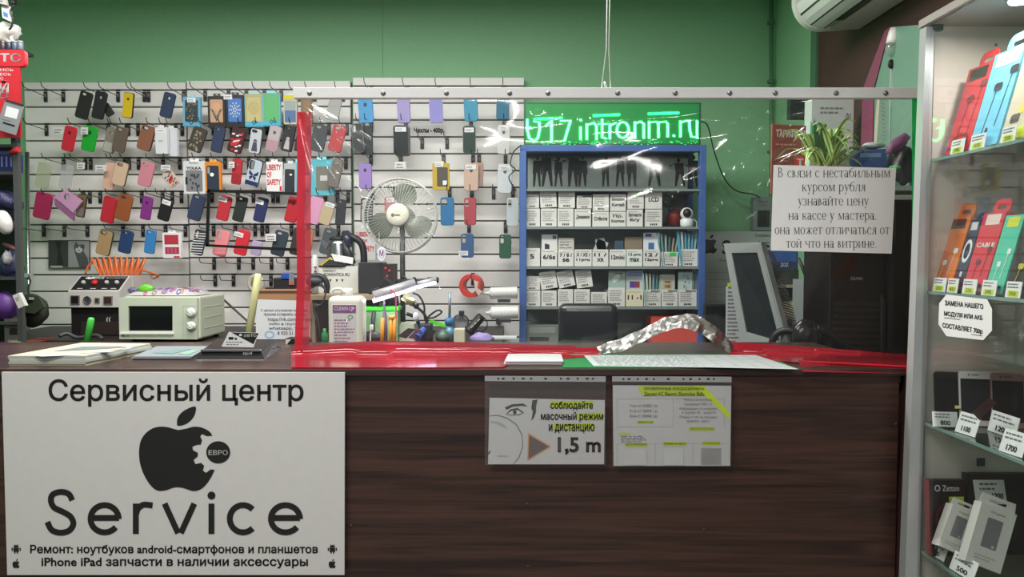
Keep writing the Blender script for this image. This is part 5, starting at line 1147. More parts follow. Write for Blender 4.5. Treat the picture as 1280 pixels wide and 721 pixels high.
# ------------------------------------------------------------------ side wall board and far corner
bd = thing('wall_board', 'pale green decorative board with pink edge on the side wall', 'board', PX(1110, 230, RW - .01)); fw = lambda x, y, d=0: PX(x, y, RW - .012 - d)
MB().slab(fw, [(1112, 34), (1162, 30), (1170, 232), (1090, 232), (1092, 112)], 0, .012, mat((112, 146, 128), .35)).build('panel', bd)
MB().slab(fw, [(1106, 38), (1112, 34), (1092, 112), (1090, 232), (1074, 232), (1078, 112)], 0, .016, mat((128, 66, 90), .5)).build('pink_edge', bd)
m = MB()
for i in range(11): m.poly(fw, [(1100 + i * .3, 122 + i * 5), (1106, 124 + i * 5), (1107, 126 + i * 5), (1101 + i * .3, 125 + i * 5)], .0128, mat((120, 116, 110), .5))
m.poly(fw, [(1097, 118), (1100, 118), (1098, 150), (1095, 190), (1092, 185), (1094, 150)], .0126, mat((190, 186, 160), .5)); m.build('printed_pattern', bd)
# black cabinet with white shelf rails
cb = thing('black_cabinet', 'black cabinet in the corner beyond the computer tower', 'cabinet', (1.33, 2.75, ZC))
MB().span((1.314, 2.625, ZC), (RW - .012, 2.95, P(1100, 252, 2.62).z), mat((16, 15, 16), .5)).build('body', cb)
MB().span((1.316, 2.612, ZC + .02), (RW - .016, 2.6245, P(1100, 258, 2.62).z), mat((14, 13, 14), .4)).build('door', cb)
ws_ = thing('plant_shelf', 'pale shelf with two rails carrying the spider plant', 'shelf', (1.2, 2.7, P(1050, 238, 2.5).z))
zsh = P(1050, 232, 2.5).z; xs0 = P(978, 232, 2.5).x
SHM = mat((150, 168, 158), .5)
MB().slab(lambda x, y, d=0: Vector((x, y, zsh + d)), [(xs0, 2.5), (RW - .002, 2.5), (RW - .002, 2.98), (xs0 * 2.98 / 2.5, 2.98)], -.016, 0, SHM).build('shelf_board', ws_); MB().span((xs0, 2.5, zsh - .046), (RW - .002, 2.512, zsh - .030), SHM, .002).build('lower_rail', ws_)
MB().span((RW - .03, 2.502, ZC + .001), (RW - .012, 2.52, zsh - .016), SHM).build('support_post', ws_)
# things on the shelf
pot = thing('spider_plant', 'spider plant with striped arching leaves above the paper notice', 'plant', (P(1032, 220, 2.68).x, 2.68, zsh))
c = Vector(pot['at']); MB().lathe(c, (0, 0, 1), ((0, .045), (.01, .05), (.07, .062), (.075, .064), (.076, .056)), mat((150, 96, 70), .6)).build('pot', pot)
LG, LL = mat((64, 128, 58), .45), mat((178, 196, 112), .5); rr = random.Random(21)
def leaf(mb, base, az, L, rise, w, droop):
    pts = []
    for i in range(9):
        u = i / 8; r_ = L * u * (1 - .15 * u); pts.append(base + Vector((math.cos(az) * r_, math.sin(az) * r_ * .6, rise * math.sin(min(1, u * 1.15) * 1.75) - droop * u * u)))
    sd = Vector((-math.sin(az), math.cos(az), 0))
    if abs(sd.x) < .5: sd = Vector((1, 0, 0))
    ks = [mb.mi(LG), mb.mi(LL)]
    for a, b_, i in zip(pts, pts[1:], range(8)):
        w0 = w * math.sin(math.pi * (.16 + .84 * i / 8)) ; w1 = w * math.sin(math.pi * (.16 + .84 * (i + 1) / 8))
        for lo_, hi_, k in ((-1, -.35, 1), (-.35, .35, 0), (.35, 1, 1)):
            fc = mb.bm.faces.new([mb.bm.verts.new(q) for q in (a + sd * w0 * lo_, a + sd * w0 * hi_, b_ + sd * w1 * hi_, b_ + sd * w1 * lo_)]); fc.material_index = ks[k]; fc.smooth = True
for i in range(54):
    m = MB(); leaf(m, c + Vector((rr.uniform(-.03, .03), rr.uniform(-.02, .02), .07)), rr.uniform(0, 6.28), rr.uniform(.05, .20), rr.uniform(.07, .19), rr.uniform(.007, .013), rr.uniform(.0, .10)); m.build('leaf', pot)
for x, y0 in ((1018, 148), (1027, 160)):
    m = MB(); b0 = c + Vector((0, 0, .07)); t = P(x, y0, 2.64); n_ = 8; sd = Vector((1, 0, 0)); ks = m.mi(mat((60, 104, 60), .45))
    pts = [b0.lerp(t, i / n_) + Vector((math.sin(i / n_ * 3.1) * -.006, 0, 0)) for i in range(n_ + 1)]
    for i in range(n_):
        w0 = .013 * math.sin(math.pi * (.25 + .75 * i / n_)) + .0005; w1 = .013 * math.sin(math.pi * (.25 + .75 * (i + 1) / n_)) + .0005
        m.bm.faces.new([m.bm.verts.new(q) for q in (pts[i] - sd * w0, pts[i] + sd * w0, pts[i + 1] + sd * w1, pts[i + 1] - sd * w1)]).material_index = ks
    m.build('leaf', pot)
def pbox(name, label, cat, x0, y0, x1, y1, Y, depth, rgb, art=None, rz=0, rough=.5, zfix=None, bev=.001, grp=None, part='body'):
    "upright box whose front face fills the given pixels at depth Y"
    A, B2 = P(x0, y0, Y), P(x1, y1, Y); w, h = B2.x - A.x, A.z - (zfix if zfix is not None else B2.z)
    o = thing(name, label, cat, ((A.x + B2.x) / 2, Y, A.z - h), grp); o.rotation_euler = (0, 0, R(rz))
    MB().box((0, depth / 2, h / 2), (w, depth, h), mat(rgb, rough), bev).build(part, o, True)
    if art: a = MB(); art(a, w, h, .0008); a.build('printed_face', o, True)
    return o
def art_tar(a, w, h, d):
    a.text(front, 'ТАРИФИЩЕ', -w * .40, h * .93, w * .42, h * .80, d, mat((226, 214, 206), .5), .03); a.scrawl(front, -w * .4, h * .74, w * .2, h * .69, 1, d, mat((190, 130, 120), .5), 3)
    a.rect(front, w * .1, h * .56, w * .48, h * .02, d, mat((196, 62, 48), .5)); a.text(front, 'Т', w * .16, h * .52, w * .36, h * .42, d + .0006, PAPER, .03); a.text(front, 'Е', w * .16, h * .34, w * .34, h * .24, d + .0006, PAPER, .03); a.scrawl(front, -w * .2, h * .58, w * .0, h * .46, 3, d, mat((190, 130, 120), .5), 6)
pbox('tariff_board', 'reddish brown tariff board with white heading behind the plant', 'board', 963, 156, 1013, 232, 2.86, .01, (132, 66, 54), art_tar, 12, zfix=zsh)
def art_cam(a, w, h, d):
    a.scrawl(front, -w * .3, h * .93, w * .3, h * .84, 2, d, GREYP, 3)
    for i, (x, z) in enumerate(((-.3, .62), (-.02, .6), (.22, .62), (.2, .28), (.42, .26))): a.poly(front, ell(w * x, h * z, w * .05, w * .05, 10), d, mat((80, 84, 84), .5)); a.rect(front, w * (x - .03), h * (z - .09), w * (x + .05), h * (z - .05), d, mat((80, 84, 84), .5))
    a.text(front, '01', w * .32, h * .86, w * .42, h * .78, d, INK); a.rect(front, -w * .1, h * .02, w * .5, h * .44, d * .5, mat((150, 154, 150), .5))
    for x in (.1, .36): a.poly(front, ell(w * x, h * .24, w * .06, w * .06, 10), d * 1.5, mat((60, 60, 62), .5))
pbox('camera_carton', 'tall white carton with small camera pictures behind the plant', 'carton', 1014, 124, 1067, 200, 2.93, .06, (186, 190, 186), art_cam, 4, zfix=zsh)
def art_grn(a, w, h, d): a.rect(front, -w * .4, h * .96, w * .4, h * .70, d, mat((40, 170, 90), .5)); a.text(front, '1', -w * .1, h * .94, w * .1, h * .74, d + .0006, PAPER, .03)
pbox('small_carton', 'small white carton with green corner beside the tariff board', 'carton', 1012, 152, 1032, 200, 2.84, .03, (176, 196, 184), art_grn, 8, zfix=zsh)
def art_bl(a, w, h, d): a.rect(front, -w * .4, h * .9, w * .3, h * .8, d, mat((110, 130, 160), .5))
pbox('blue_carton', 'dark blue carton on the shelf beside the spider plant', 'carton', 1072, 186, 1108, 205, 2.68, .08, (52, 74, 128), art_bl, -4, zfix=zsh)
pk = thing('tissue_pack', 'pale crumpled pack lying on the dark blue carton', 'pack', P(1092, 186, 2.70)); MB().ball(P(1092, 182, 2.71), .04, mat((170, 180, 176), .5), (1, .7, .3), .3).build('pack_body', pk)
dk3 = thing('black_bag', 'black mesh bag at the end of the shelf under a purple fold', 'bag', P(1128, 230, 2.56)); MB().ball(P(1130, 206, 2.56), .046, mat((26, 26, 32), .5), (.9, .7, 1.4), .25).build('bag_body', dk3); MB().ball(P(1122, 180, 2.54), .05, mat((110, 62, 100), .45), (1.0, .35, .4), .3, Euler((0, R(-40), 0))).build('purple_fold', dk3)
MB().ball(P(1119, 209, 2.5), .012, mat((20, 180, 90), .35), (1.6, .7, .5), .2).build('green_clip', dk3)
# plug box on the corner wall, black cable from the LED sign
pbox('wall_router', 'small grey router box fixed on the green wall, cable running to it', 'router', 942, 246, 967, 288, 3.96, .05, (120, 132, 128), lambda a, w, h, d: (a.rect(front, -w * .3, h * .6, w * .3, h * .1, d, DARK), a.scrawl(front, -w * .3, h * .9, w * .3, h * .7, 2, d, GREYINK, 3)))
pbox('wall_speaker', 'black box high on the green wall beside the rail screws', 'speaker', 988, 122, 1014, 148, 3.3, .04, (36, 48, 44), None)
m = MB(); m.pipe(catmull([P(877, 152, 3.6), P(885, 158, 3.7), P(893, 190, 3.9), P(905, 222, 3.95), P(920, 238, 3.95), P(942, 243, 3.93), P(950, 247, 3.93)], 6), .0035, mat((24, 40, 32), .5), 6)
tag(m.build('black_cable'), 'thin black cable running from the LED sign down to the router', 'cable')
# second service sign on the wall
f = plane(3.97); s2 = thing('small_service_sign', 'grey white service sign with apple emblem hung behind the grey display', 'sign', P(930, 440, 3.97))
MB().slab(f, [(878, 289), (1000, 289), (1000, 430), (878, 430)], 0, .008, mat((168, 174, 170), .5)).build('board', s2)
m = MB(); minia(m, 887, 308, 9.5, INK, f, .0086); m.text(f, 'Service', 902, 300, 973, 318, .0086, INK, .02); m.text(f, 'Сервисный центр', 943, 292, 990, 297, .0086, mat((60, 60, 60), .6), .01); m.text(f, 'Ремонт: ноутбуков', 899, 324, 960, 328, .0086, mat((80, 80, 80), .6)); m.build('lettering', s2)
m = MB()
for i in range(9): m.rect(f, 882, 340 + i * 9, 960, 340.8 + i * 9, .0086, mat((140, 146, 142), .6))
m.build('printed_rules', s2)

# ------------------------------------------------------------------ blue rack, bins, LED sign
YR = 3.5; BLUE = mat((60, 94, 152), .45); rk = thing('blue_rack', 'blue framed rack of labelled parts boxes under the green LED sign', 'rack', (P(766, 440, YR).x, 3.6, 0))
def bar(x0, y0, x1, y1, Yb=YR, dp=.04): return MB().span(P(x0, y0, Yb), P(x1, y1, Yb) + Vector((0, dp, 0)), BLUE, .002)
za, zb2 = P(654, 181, YR).z, 0.0
for x0, x1 in ((650, 658), (874, 882)):
    a = P(x0, 300, YR).x; b_ = P(x1, 300, YR).x; MB().span((a, YR, 0), (b_, YR + .04, za), BLUE, .002).build('upright_post', rk); MB().span((a, YR + .25, 0), (b_, YR + .29, za), BLUE, .002).build('upright_post', rk)
xl, xr = P(658, 300, YR).x, P(874, 300, YR).x
MB().span((xl, YR, za - .03), (xr, YR + .04, za), BLUE, .002).build('top_rail', rk); MB().span((xl - .02, YR + .04, za - .012), (xr + .02, YR + .29, za), mat((70, 90, 110), .5)).build('top_board', rk)
MB().span((xl - .02, YR + .292, 0.2), (xr + .02, YR + .30, za), mat((150, 162, 156), .5)).build('back_panel', rk)
SHY = [236, 283.5, 333.5, 384, 432]; SZ = []
for y in SHY:
    z = P(766, y, YR).z; SZ.append(z); MB().span((xl, YR + .006, z - .010), (xr, YR + .285, z), mat((120, 130, 128), .5), .001).build('shelf', rk)
# silhouettes panel
f = plane(YR + .2); sp = thing('silhouette_panel', 'grey panel printed with dark silhouettes of a musical group, top of blue rack', 'poster', P(766, 235, YR + .2))
MB().span((xl + .01, YR + .2, SZ[0] + .001), (xr - .01, YR + .206, za - .035), mat((160, 172, 164), .35)).build('panel', sp)
def sil(cx, h, lean_, arm, leg, wide=1.0):
    m = MB(); b0 = 233; k = mat((24, 30, 28), .5); d = .001; s = h / 42
    m.poly(f, ell(cx + lean_ * 8 * s, b0 - 38 * s, 2.6 * s, 3.4 * s, 10), d, k)
    m.poly(f, [(cx - 4.5 * s * wide + lean_ * 6 * s, b0 - 34 * s), (cx + 4.5 * s * wide + lean_ * 6 * s, b0 - 34 * s), (cx + 4.5 * s * wide, b0 - 18 * s), (cx - 4.5 * s * wide, b0 - 18 * s)], d + .0001, k)
    for sg in (-1, 1):
        m.poly(f, [(cx + sg * .4, b0 - 19 * s), (cx + sg * 4.6 * s * wide, b0 - 19 * s), (cx + sg * (3.6 + leg) * s, b0), (cx + sg * (1.2 + leg) * s, b0)], d + .0002, k)
        ax = cx + sg * 4 * s * wide + lean_ * 6 * s; hx, hy = (ax + sg * 9 * s, b0 - 31 * s) if arm == sg or arm == 2 else (ax + sg * 2 * s, b0 - 17 * s)
        m.poly(f, [(ax, b0 - 34 * s), (ax + sg * 1.5 * s, b0 - 32 * s), (hx, hy), (hx - sg * 1.2, hy + 2.4 * s)], d + .0003, k)
    m.build('silhouette', sp)
for a in ((671, 40, .1, 0, 1.5, 1), (684, 44, -.1, 1, 3, 1.2), (698, 38, 0, 0, 2, .9), (716, 44, .2, -1, 2, 1.3), (728, 40, 0, 0, 1.5, 1.2), (757, 38, .1, 1, 1, 1), (775, 40, 0, -1, 2, 1), (790, 40, 0, 1, 1.6, 1.3), (818, 44, .3, 0, 4, 1.3), (850, 36, -.3, 2, 4, 1.4), (866, 40, .1, 0, 3, 1.3)): sil(*a)
# bins
BW = (206, 206, 200)
def bin_(x0, x1, y0, y1, si, label, txt=None, seed=0, tilt=0, rgb=BW, green=False, Y=None, grp='labelled parts boxes on the blue rack', cap=None, zst=None):
    c = lambda x: 640 + .2357 * x; d = lambda y: 230 + .2357 * y
    X0, X1, Y0, Y1 = c(x0), c(x1), d(y0), d(y1); Yb = Y or YR + .03; A, B2 = P(X0, Y0, Yb), P(X1, Y1, Yb); w = B2.x - A.x - .003; z = zst if zst is not None else SZ[si]; h = A.z - z
    if zst is None and si is None: h = A.z - B2.z
    o = thing('parts_box', label, 'box', ((A.x + B2.x) / 2, Yb, z + .0005 + abs(math.sin(R(tilt))) * w * .5), grp); o.rotation_euler = (0, R(tilt), 0)
    m = MB(); C_ = mat(rgb, .6)
    m.box((0, .001, h / 2), (w, .002, h), C_); m.box((-w / 2 + .001, .09, h * .42), (.002, .178, h * .84), C_); m.box((w / 2 - .001, .09, h * .42), (.002, .178, h * .84), C_); m.box((0, .18, h * .42), (w, .002, h * .84), C_); m.box((0, .09, .001), (w, .18, .002), C_)
    m.build('carton', o, True)
    q = MB(); 
    if txt:
        n = len(txt)
        for i, t in enumerate(txt):
            ww = min(.8, .17 * len(t) + .1); zc = h * (.62 - .30 * (i - (n - 1) / 2)) - h * .1; hh = h * (.13 if n > 1 else .16)
            q.text(front, t, -w * ww / 2, zc + hh, w * ww / 2, zc - hh * .6, .0012, INK, .025)
    q.scrawl(front, -w * .4, h * .9, w * .4, h * (.3 if not txt else .84), 5 if not txt else 1, .0012, mat((150, 150, 146), .6), seed)
    if not txt:
        for i in range(4): q.rect(front, -w * .2 + i * w * .11, h * .2, -w * .2 + i * w * .11 + w * .07, h * .1, .0012, INK)
    if green: q.rect(front, 0, h * .96, w * .4, h * .72, .0016, mat((40, 190, 80), .5))
    if cap: q.text(front, cap, -w * .1, h * .98, w * .46, h * .86, .0014, INK, .04)
    q.build('lettering', o, True); return o, h
A1 = [(65, 150, 130, 222, None, None), (152, 238, 130, 222, None, None), (240, 328, 130, 222, None, None), (330, 420, 133, 222, ['Динамики'], None), (425, 515, 147, 222, ['Стёкла'], None), (517, 605, 147, 222, ['Пр.', 'Кнопки'], None), (607, 695, 135, 222, ['Запчасти', 'Б/у'], None), (705, 797, 135, 220, None, None)]
ordn = ['first', 'second', 'third', 'fourth', 'fifth', 'sixth', 'seventh', 'eighth', 'ninth', 'tenth']
tops = []
for i, (x0, x1, y0, y1, t, g) in enumerate(A1):
    o, h = bin_(x0, x1, y0, y1, 1, '%s white parts box of the bottom layer, upper shelf, from the wire side' % ordn[i], t, i, Y=YR + .03); tops.append(SZ[1] + h)
A0 = [(68, 145, 55, 125, None, 0), (150, 240, 38, 125, None, 0), (245, 335, 40, 130, None, 0), (342, 424, 62, 130, None, 0), (427, 515, 55, 140, None, 0), (520, 605, 55, 145, ['Батареи', 'Китай'], 0), (612, 700, 40, 130, None, 1), (705, 797, 40, 130, ['LCD'], 0)]
lab0 = ['first white box of the stacked layer under the silhouettes', 'second white box of the stacked layer, slightly tilted', 'third white box of the stacked layer under the silhouettes', 'fourth white box of the stacked layer with dark scribble', 'fifth white box of the stacked layer under the silhouettes', 'white box of the stacked layer with two handwritten words', 'white box of the stacked layer with green sticker', 'white box of the stacked layer reading LCD']
for i, (x0, x1, y0, y1, t, g) in enumerate(A0): bin_(x0, x1, y0, y1, 1, lab0[i], t, 20 + i, (-3 if i == 1 else 0), green=bool(g), zst=tops[i] + .001, Y=YR + .032, cap='samsung' if i == 3 else None)
B1 = [(62, 150, 340, ['5']), (153, 240, 345, ['6/6s']), (243, 328, 350, ['7 / 8 /', 'se']), (330, 424, 347, ['X / XS /', '11pro']), (425, 512, 347, ['11 /', 'XR']), (516, 606, 347, ['12mini']), (607, 692, 347, ['12 pro', 'max']), (695, 785, 347, ['12 /', '12pro']), (790, 880, 360, None), (887, 985, 345, None)]
labB = ['box marked 5 on the middle shelf', 'box marked 6/6s on the middle shelf', 'box marked 7 and 8 and se on the middle shelf', 'box marked X and XS and 11pro on the middle shelf', 'box marked 11 and XR on the middle shelf', 'box marked 12mini on the middle shelf', 'box marked 12 pro max on the middle shelf', 'box marked 12 and 12pro on the middle shelf', 'box with green sticker holding pale strips on the middle shelf', 'box holding teal strips at the end of the middle shelf']
for i, (x0, x1, y0, t) in enumerate(B1): bin_(x0, x1, y0, 436, 2, 'white parts ' + labB[i], t, 40 + i, green=(i == 8), rgb=((206, 216, 208) if i == 6 else BW))
C1 = [(62, 152, 565), (154, 238, 565), (242, 325, 558), (328, 414, 558), (418, 505, 573), (508, 600, 550), (603, 697, 560), (700, 790, 560), (792, 880, 560), (882, 980, 560)]
topc = []
labC = ['first white parts box on the lower shelf, under an upright box', 'second white parts box on the lower shelf under a tilted box', 'third white parts box on the lower shelf under a tilted box', 'fourth white parts box on the lower shelf under a leaning box', 'low white parts box standing uncovered on the lower shelf', 'blank fronted white box on the lower shelf below a clear bag', 'yellowish white box with scribble on the lower shelf', 'white box holding thin upright packs on the lower shelf', 'white box holding a brown phone pack on the lower shelf', 'white box holding a patterned pack at the end of lower shelf']
for i, (x0, x1, y0) in enumerate(C1):
    o, h = bin_(x0, x1, y0, 650, 3, labC[i], ['11 -1'] if i == 6 else None, 60 + i, rgb=((210, 204, 176) if i == 6 else BW), cap='iphone' if i > 6 else None); topc.append(SZ[3] + h)
for i, (x0, x1, y0, y1, t) in enumerate(((62, 150, 488, 560, 0), (155, 245, 470, 560, -9), (250, 340, 468, 555, -13), (345, 432, 458, 550, -8))): bin_(x0, x1, y0, y1, 3, ['upright white box stacked on the lower shelf row', 'first tilted white box stacked on the lower shelf row', 'most tilted white box stacked on the lower shelf row', 'leaning white box, last stacked on the lower shelf row'][i], None, 80 + i, t, zst=topc[i] + .001, Y=YR + .034)
# packs standing in the bins
def inbin(x0, x1, y0, y1, label, rgb, art=None, tilt=0, Y=YR + .05, th=.008, name='spare_part_pack', si=2):
    c = lambda x: 640 + .2357 * x; d = lambda y: 230 + .2357 * y
    A, B2 = P(c(x0), d(y0), Y), P(c(x1), d(y1), Y); w = B2.x - A.x; z = SZ[si] + .004; h = A.z - z; o = thing(name, label, 'part pack', ((A.x + B2.x) / 2, Y, z), 'spare part packs in the boxes'); o.rotation_euler = (0, R(tilt), 0)
    MB().slab(front, rrect(-w / 2, 0, w / 2, h, .003, 2), -th / 2, th / 2, mat(rgb, .4)).build('pack_body', o, True)
    if art: a = MB(); art(a, w, h, th / 2 + .0006); a.build('printed_face', o, True)
def art_ph(a, w, h, d): a.rect(front, w * .2, h * .97, w * .44, h * .86, d, mat((60, 90, 120), .5)); a.poly(front, [(-w * .3, h * .72), (0, h * .68), (0, h * .5), (-w * .3, h * .52)], d, mat((40, 44, 50), .4))
inbin(157, 240, 268, 345, 'white pack with dark phone picture behind the box 6/6s', (206, 208, 206), art_ph)
inbin(246, 328, 285, 350, 'grey labelled pack behind the box for 7 and 8', (186, 184, 176), lambda a, w, h, d: a.scrawl(front, -w * .4, h * .9, w * .4, h * .6, 3, d, GREYINK, 4))
def art_ph2(a, w, h, d): a.rect(front, -w * .4, h * .97, 0, h * .88, d, mat((50, 84, 140), .5)); a.rect(front, -w * .2, h * .70, w * .16, h * .5, d, mat((56, 100, 150), .5))
inbin(697, 782, 258, 350, 'white and blue pack behind the box for 12 and 12pro', (206, 210, 214), art_ph2)
inbin(598, 690, 280, 350, 'brown paper pack behind the box 12 pro max', (126, 112, 92)); inbin(545, 590, 300, 350, 'dark blue pack behind the box 12mini', (50, 74, 90)); inbin(400, 460, 290, 350, 'pale crumpled pack leaning behind the box for X', (180, 176, 164), tilt=22); inbin(470, 520, 285, 350, 'clear bag with blue print behind the box for 11', (130, 146, 150), tilt=-12)
STR = [(140, 170, 168), (110, 160, 170), (170, 190, 184), (90, 130, 120), (180, 170, 150)]
for i in range(7): inbin(795 + i * 11, 799 + i * 11, 255 + (i * 37) % 30, 360, '%s thin strip in the box with the green sticker' % ordn[i], STR[i % 5], tilt=(-10 + i * 4), Y=YR + .04 + .004 * i, th=.03, name='screen_strip')
for i in range(7): inbin(893 + i * 12, 900 + i * 12, 248 + (i * 29) % 24, 345, '%s teal strip in the end box of the middle shelf' % ordn[i], STR[(i + 1) % 3] if i % 2 else (84, 150, 176), tilt=(-6 + i * 2.4), Y=YR + .04 + .004 * i, th=.03, name='screen_strip')
for i in range(6): inbin(704 + i * 13, 710 + i * 13, 470 + (i * 23) % 20, 560, '%s thin upright pack in the lower shelf box' % ordn[i], STR[(i * 2) % 5], tilt=(-5 + i * 2), Y=YR + .04 + .004 * i, th=.03, name='screen_strip', si=3)
inbin(512, 600, 462, 550, 'clear bag of white parts over the blank fronted box', (150, 172, 164), lambda a, w, h, d: (a.poly(front, [(-w * .3, h * .8), (w * .1, h * .95), (w * .2, h * .8), (-w * .2, h * .65)], d, mat((206, 210, 206), .5)), a.scrawl(front, -w * .1, h * .97, w * .4, h * .9, 1, d + .001, INK, 3)), si=3)
def art_pur(a, w, h, d): a.rect(front, -w * .45, h * .95, w * .45, h * .84, d, mat((96, 130, 180), .5)); a.rect(front, -w * .3, h * .70, w * .0, h * .52, d, mat((66, 56, 140), .5)); a.rect(front, w * .0, h * .70, w * .3, h * .52, d, mat((130, 46, 60), .5))
inbin(606, 694, 460, 560, 'pale pack with purple and red squares on the lower shelf', (176, 182, 180), art_pur, si=3)
def art_br(a, w, h, d): a.poly(front, rrect(-w * .32, h * .45, w * .32, h * .86, .003, 2), d, mat((176, 160, 120), .5)); a.text(front, 'TOP', -w * .2, h * .8, w * .2, h * .72, d + .0006, INK, .03); a.text(front, 'CASE', -w * .2, h * .68, w * .2, h * .58, d + .0006, INK, .03)
inbin(785, 862, 480, 560, 'brown windowed pack with dark lettering on the lower shelf', (176, 180, 176), art_br, si=3)
def art_pat(a, w, h, d):
    rr = random.Random(2)
    for i in range(22): x, z = rr.uniform(-.4, .3) * w, rr.uniform(.4, .92) * h; a.poly(front, ell(x, z, w * .06, w * .03, 6), d + i * 1e-5, mat((40, 90, 90) if i % 3 else (150, 60, 60), .5))
inbin(882, 955, 465, 560, 'pale patterned pack at the end of the lower shelf', (170, 190, 184), art_pat, si=3)
for i in range(3): inbin(957 + i * 9, 963 + i * 9, 478, 560, '%s narrow grey pack behind the patterned pack' % ordn[i], (110, 120, 118), tilt=2 * i, th=.03, name='screen_strip', si=3, Y=YR + .06)
# small security camera
k = thing('security_camera', 'small white ball camera with black face on the rack shelf', 'camera', (P(859.5, 280, YR + .03).x, YR + .05, SZ[1])); c = Vector(k['at']); rz = 6.4 * YR / F_PX
MB().lathe(c, (0, 0, 1), ((0, .026), (.01, .029), (.034, .03), (.040, .022)), mat((210, 214, 210), .4)).build('base', k); MB().ball(c + Vector((0, 0, .062)), .030, mat((214, 218, 214), .35)).build('head', k)
MB().ball(c + Vector((-.002, -.014, .064)), .021, BLACK, (1, 1, 1.1)).build('lens_face', k); MB().torus(c + Vector((.02, 0, .012)), (0, 1, .2), .028, .0018, WHITE).build('cable', k)
rdt = thing('red_ball_camera', 'dull red round object behind the small ball camera', 'ornament', (P(844, 275, YR + .12).x, YR + .14, SZ[1])); MB().ball(Vector(rdt['at']) + Vector((0, 0, .05)), .035, mat((140, 50, 46), .5), (1, 1, 1.3), .15).build('body', rdt); MB().ball(Vector(rdt['at']) + Vector((-.02, -.02, .09)), .014, mat((40, 50, 56), .5)).build('knob', rdt)
# LED running text sign
YLED = YR + .02; f = plane(YLED); ls = thing('led_text_sign', 'green LED dot lettering sign on top of the blue rack', 'LED sign', P(766, 181, YLED))
zl = za + .002; A, B2 = P(655, 128, YLED), P(876, 181, YLED)
MB().span((A.x, YLED, zl), (B2.x, YLED + .05, A.z), mat((20, 86, 48), .5), .002).build('housing', ls)
MB().span((A.x + .01, YLED - .0008, zl + .006), (B2.x - .01, YLED, A.z - .008), mat((4, 120, 52), .5, emit=.22)).build('painted_glow_panel', ls)  # emissive backing added to imitate the glare around the lit dots
LED = mat((30, 255, 100), .5, emit=10); LEDW = mat((64, 255, 130), .5, emit=16); LEDD = mat((60, 200, 120), .5, emit=1.5)
m = MB(); z_ = lambda x, y: (640 + .208 * x, 110 + .208 * y)
def stroke(pts, step=7.2, mt=None, r=.0028):
    d_ = 0
    for (x0, y0), (x1, y1) in zip(pts, pts[1:]):
        L_ = math.hypot(x1 - x0, y1 - y0); n_ = max(1, int(L_ / step))
        for i in range(n_ + 1):
            x, y = z_(x0 + (x1 - x0) * i / n_, y0 + (y1 - y0) * i / n_); c_ = f(x, y, .002)
            ring = [m.bm.verts.new(c_ + Vector((math.cos(a * math.pi / 3) * r, 0, math.sin(a * math.pi / 3) * r))) for a in range(6)]; tip = m.bm.verts.new(c_ + Vector((0, -.003, 0)))
            for a in range(6): m.bm.faces.new((ring[a], ring[(a + 1) % 6], tip)).material_index = m.mi(mt or LEDW)
for off in (0, 7):
    for s_ in ([(88, 190), (88, 250), (100, 300), (130, 320), (152, 300), (163, 250), (160, 205), (132, 200)], [(90, 250), (104, 236), (112, 244)], [(202, 225), (234, 197), (234, 316)], [(292, 197), (348, 197), (326, 268), (312, 318)], [(408, 236), (408, 308)], [(408, 190), (410, 196)],
               [(446, 218), (446, 308)], [(450, 222), (488, 210), (504, 228), (504, 308)], [(538, 190), (538, 296), (560, 304)], [(520, 216), (566, 216)], [(584, 216), (584, 304)], [(588, 226), (618, 210)],
               [(662 + 36 * math.cos(t * .5236), 252 + 48 * math.sin(t * .5236)) for t in range(13)], [(735, 206), (735, 300)], [(740, 212), (770, 202), (788, 216), (788, 300)], [(820, 202), (820, 300)], [(826, 206), (864, 202), (876, 216), (876, 296)], [(882, 206), (920, 202), (932, 216), (932, 292)],
               [(968, 284), (970, 290)], [(1008, 200), (1008, 292)], [(1014, 206), (1046, 196)], [(1062, 196), (1064, 250), (1074, 292), (1102, 296)], [(1108, 200), (1108, 300)]):
        stroke([(x + off, y) for x, y in s_])
for s_ in ([(135, 184), (300, 178)], [(490, 163), (645, 157)], [(820, 152), (1000, 146)]): stroke(s_, 8, LED); stroke([(x, y + 7) for x, y in s_], 8, LED)
rr = random.Random(8)
for i in range(90): x = rr.uniform(120, 1110); y = rr.uniform(318, 340); stroke([(x, y), (x + 3, y)], 8, LEDD, .002)
m.build('led_dots', ls)
# loose wire at the rack post
tag(MB().pipe(catmull([P(652, 181, YR - .02), P(642, 190, YR), P(638, 205, YR), P(644, 212, YR), P(636, 222, YR), P(645, 238, YR + .05)], 6), .003, mat((34, 60, 50), .5), 6).build('loose_wire'), 'thin dark wire hanging beside the blue rack post', 'wire')
# seat, red box, papers under rack
cz = ZC
mc = thing('office_chair', 'black office chair with glossy back in front of the rack', 'chair', (P(735, 430, 3.05).x, 3.05, 0)); m = MB()
A, B2 = P(698, 382, 3.05), P(772, 432, 3.05); m.box(((A.x + B2.x) / 2, 3.05, (A.z + B2.z) / 2 - .03), (B2.x - A.x, .07, A.z - B2.z + .08), mat((30, 32, 34), .22), .03, None, 4); m.build('backrest', mc)
MB().box(((A.x + B2.x) / 2, 3.0, B2.z + .01), (.24, .05, .035), BLACK, .012).build('lumbar_bar', mc); MB().pipe([((A.x + B2.x) / 2, 3.1, B2.z - .1), ((A.x + B2.x) / 2, 3.1, .45)], .025, BLACK).build('back_support', mc)
MB().box(((A.x + B2.x) / 2, 2.98 - .08, .46), (.4, .34, .08), BLACK, .03).build('seat', mc); MB().pipe([((A.x + B2.x) / 2, 2.9, .42), ((A.x + B2.x) / 2, 2.9, .08)], .03, STEEL).build('gas_lift', mc)
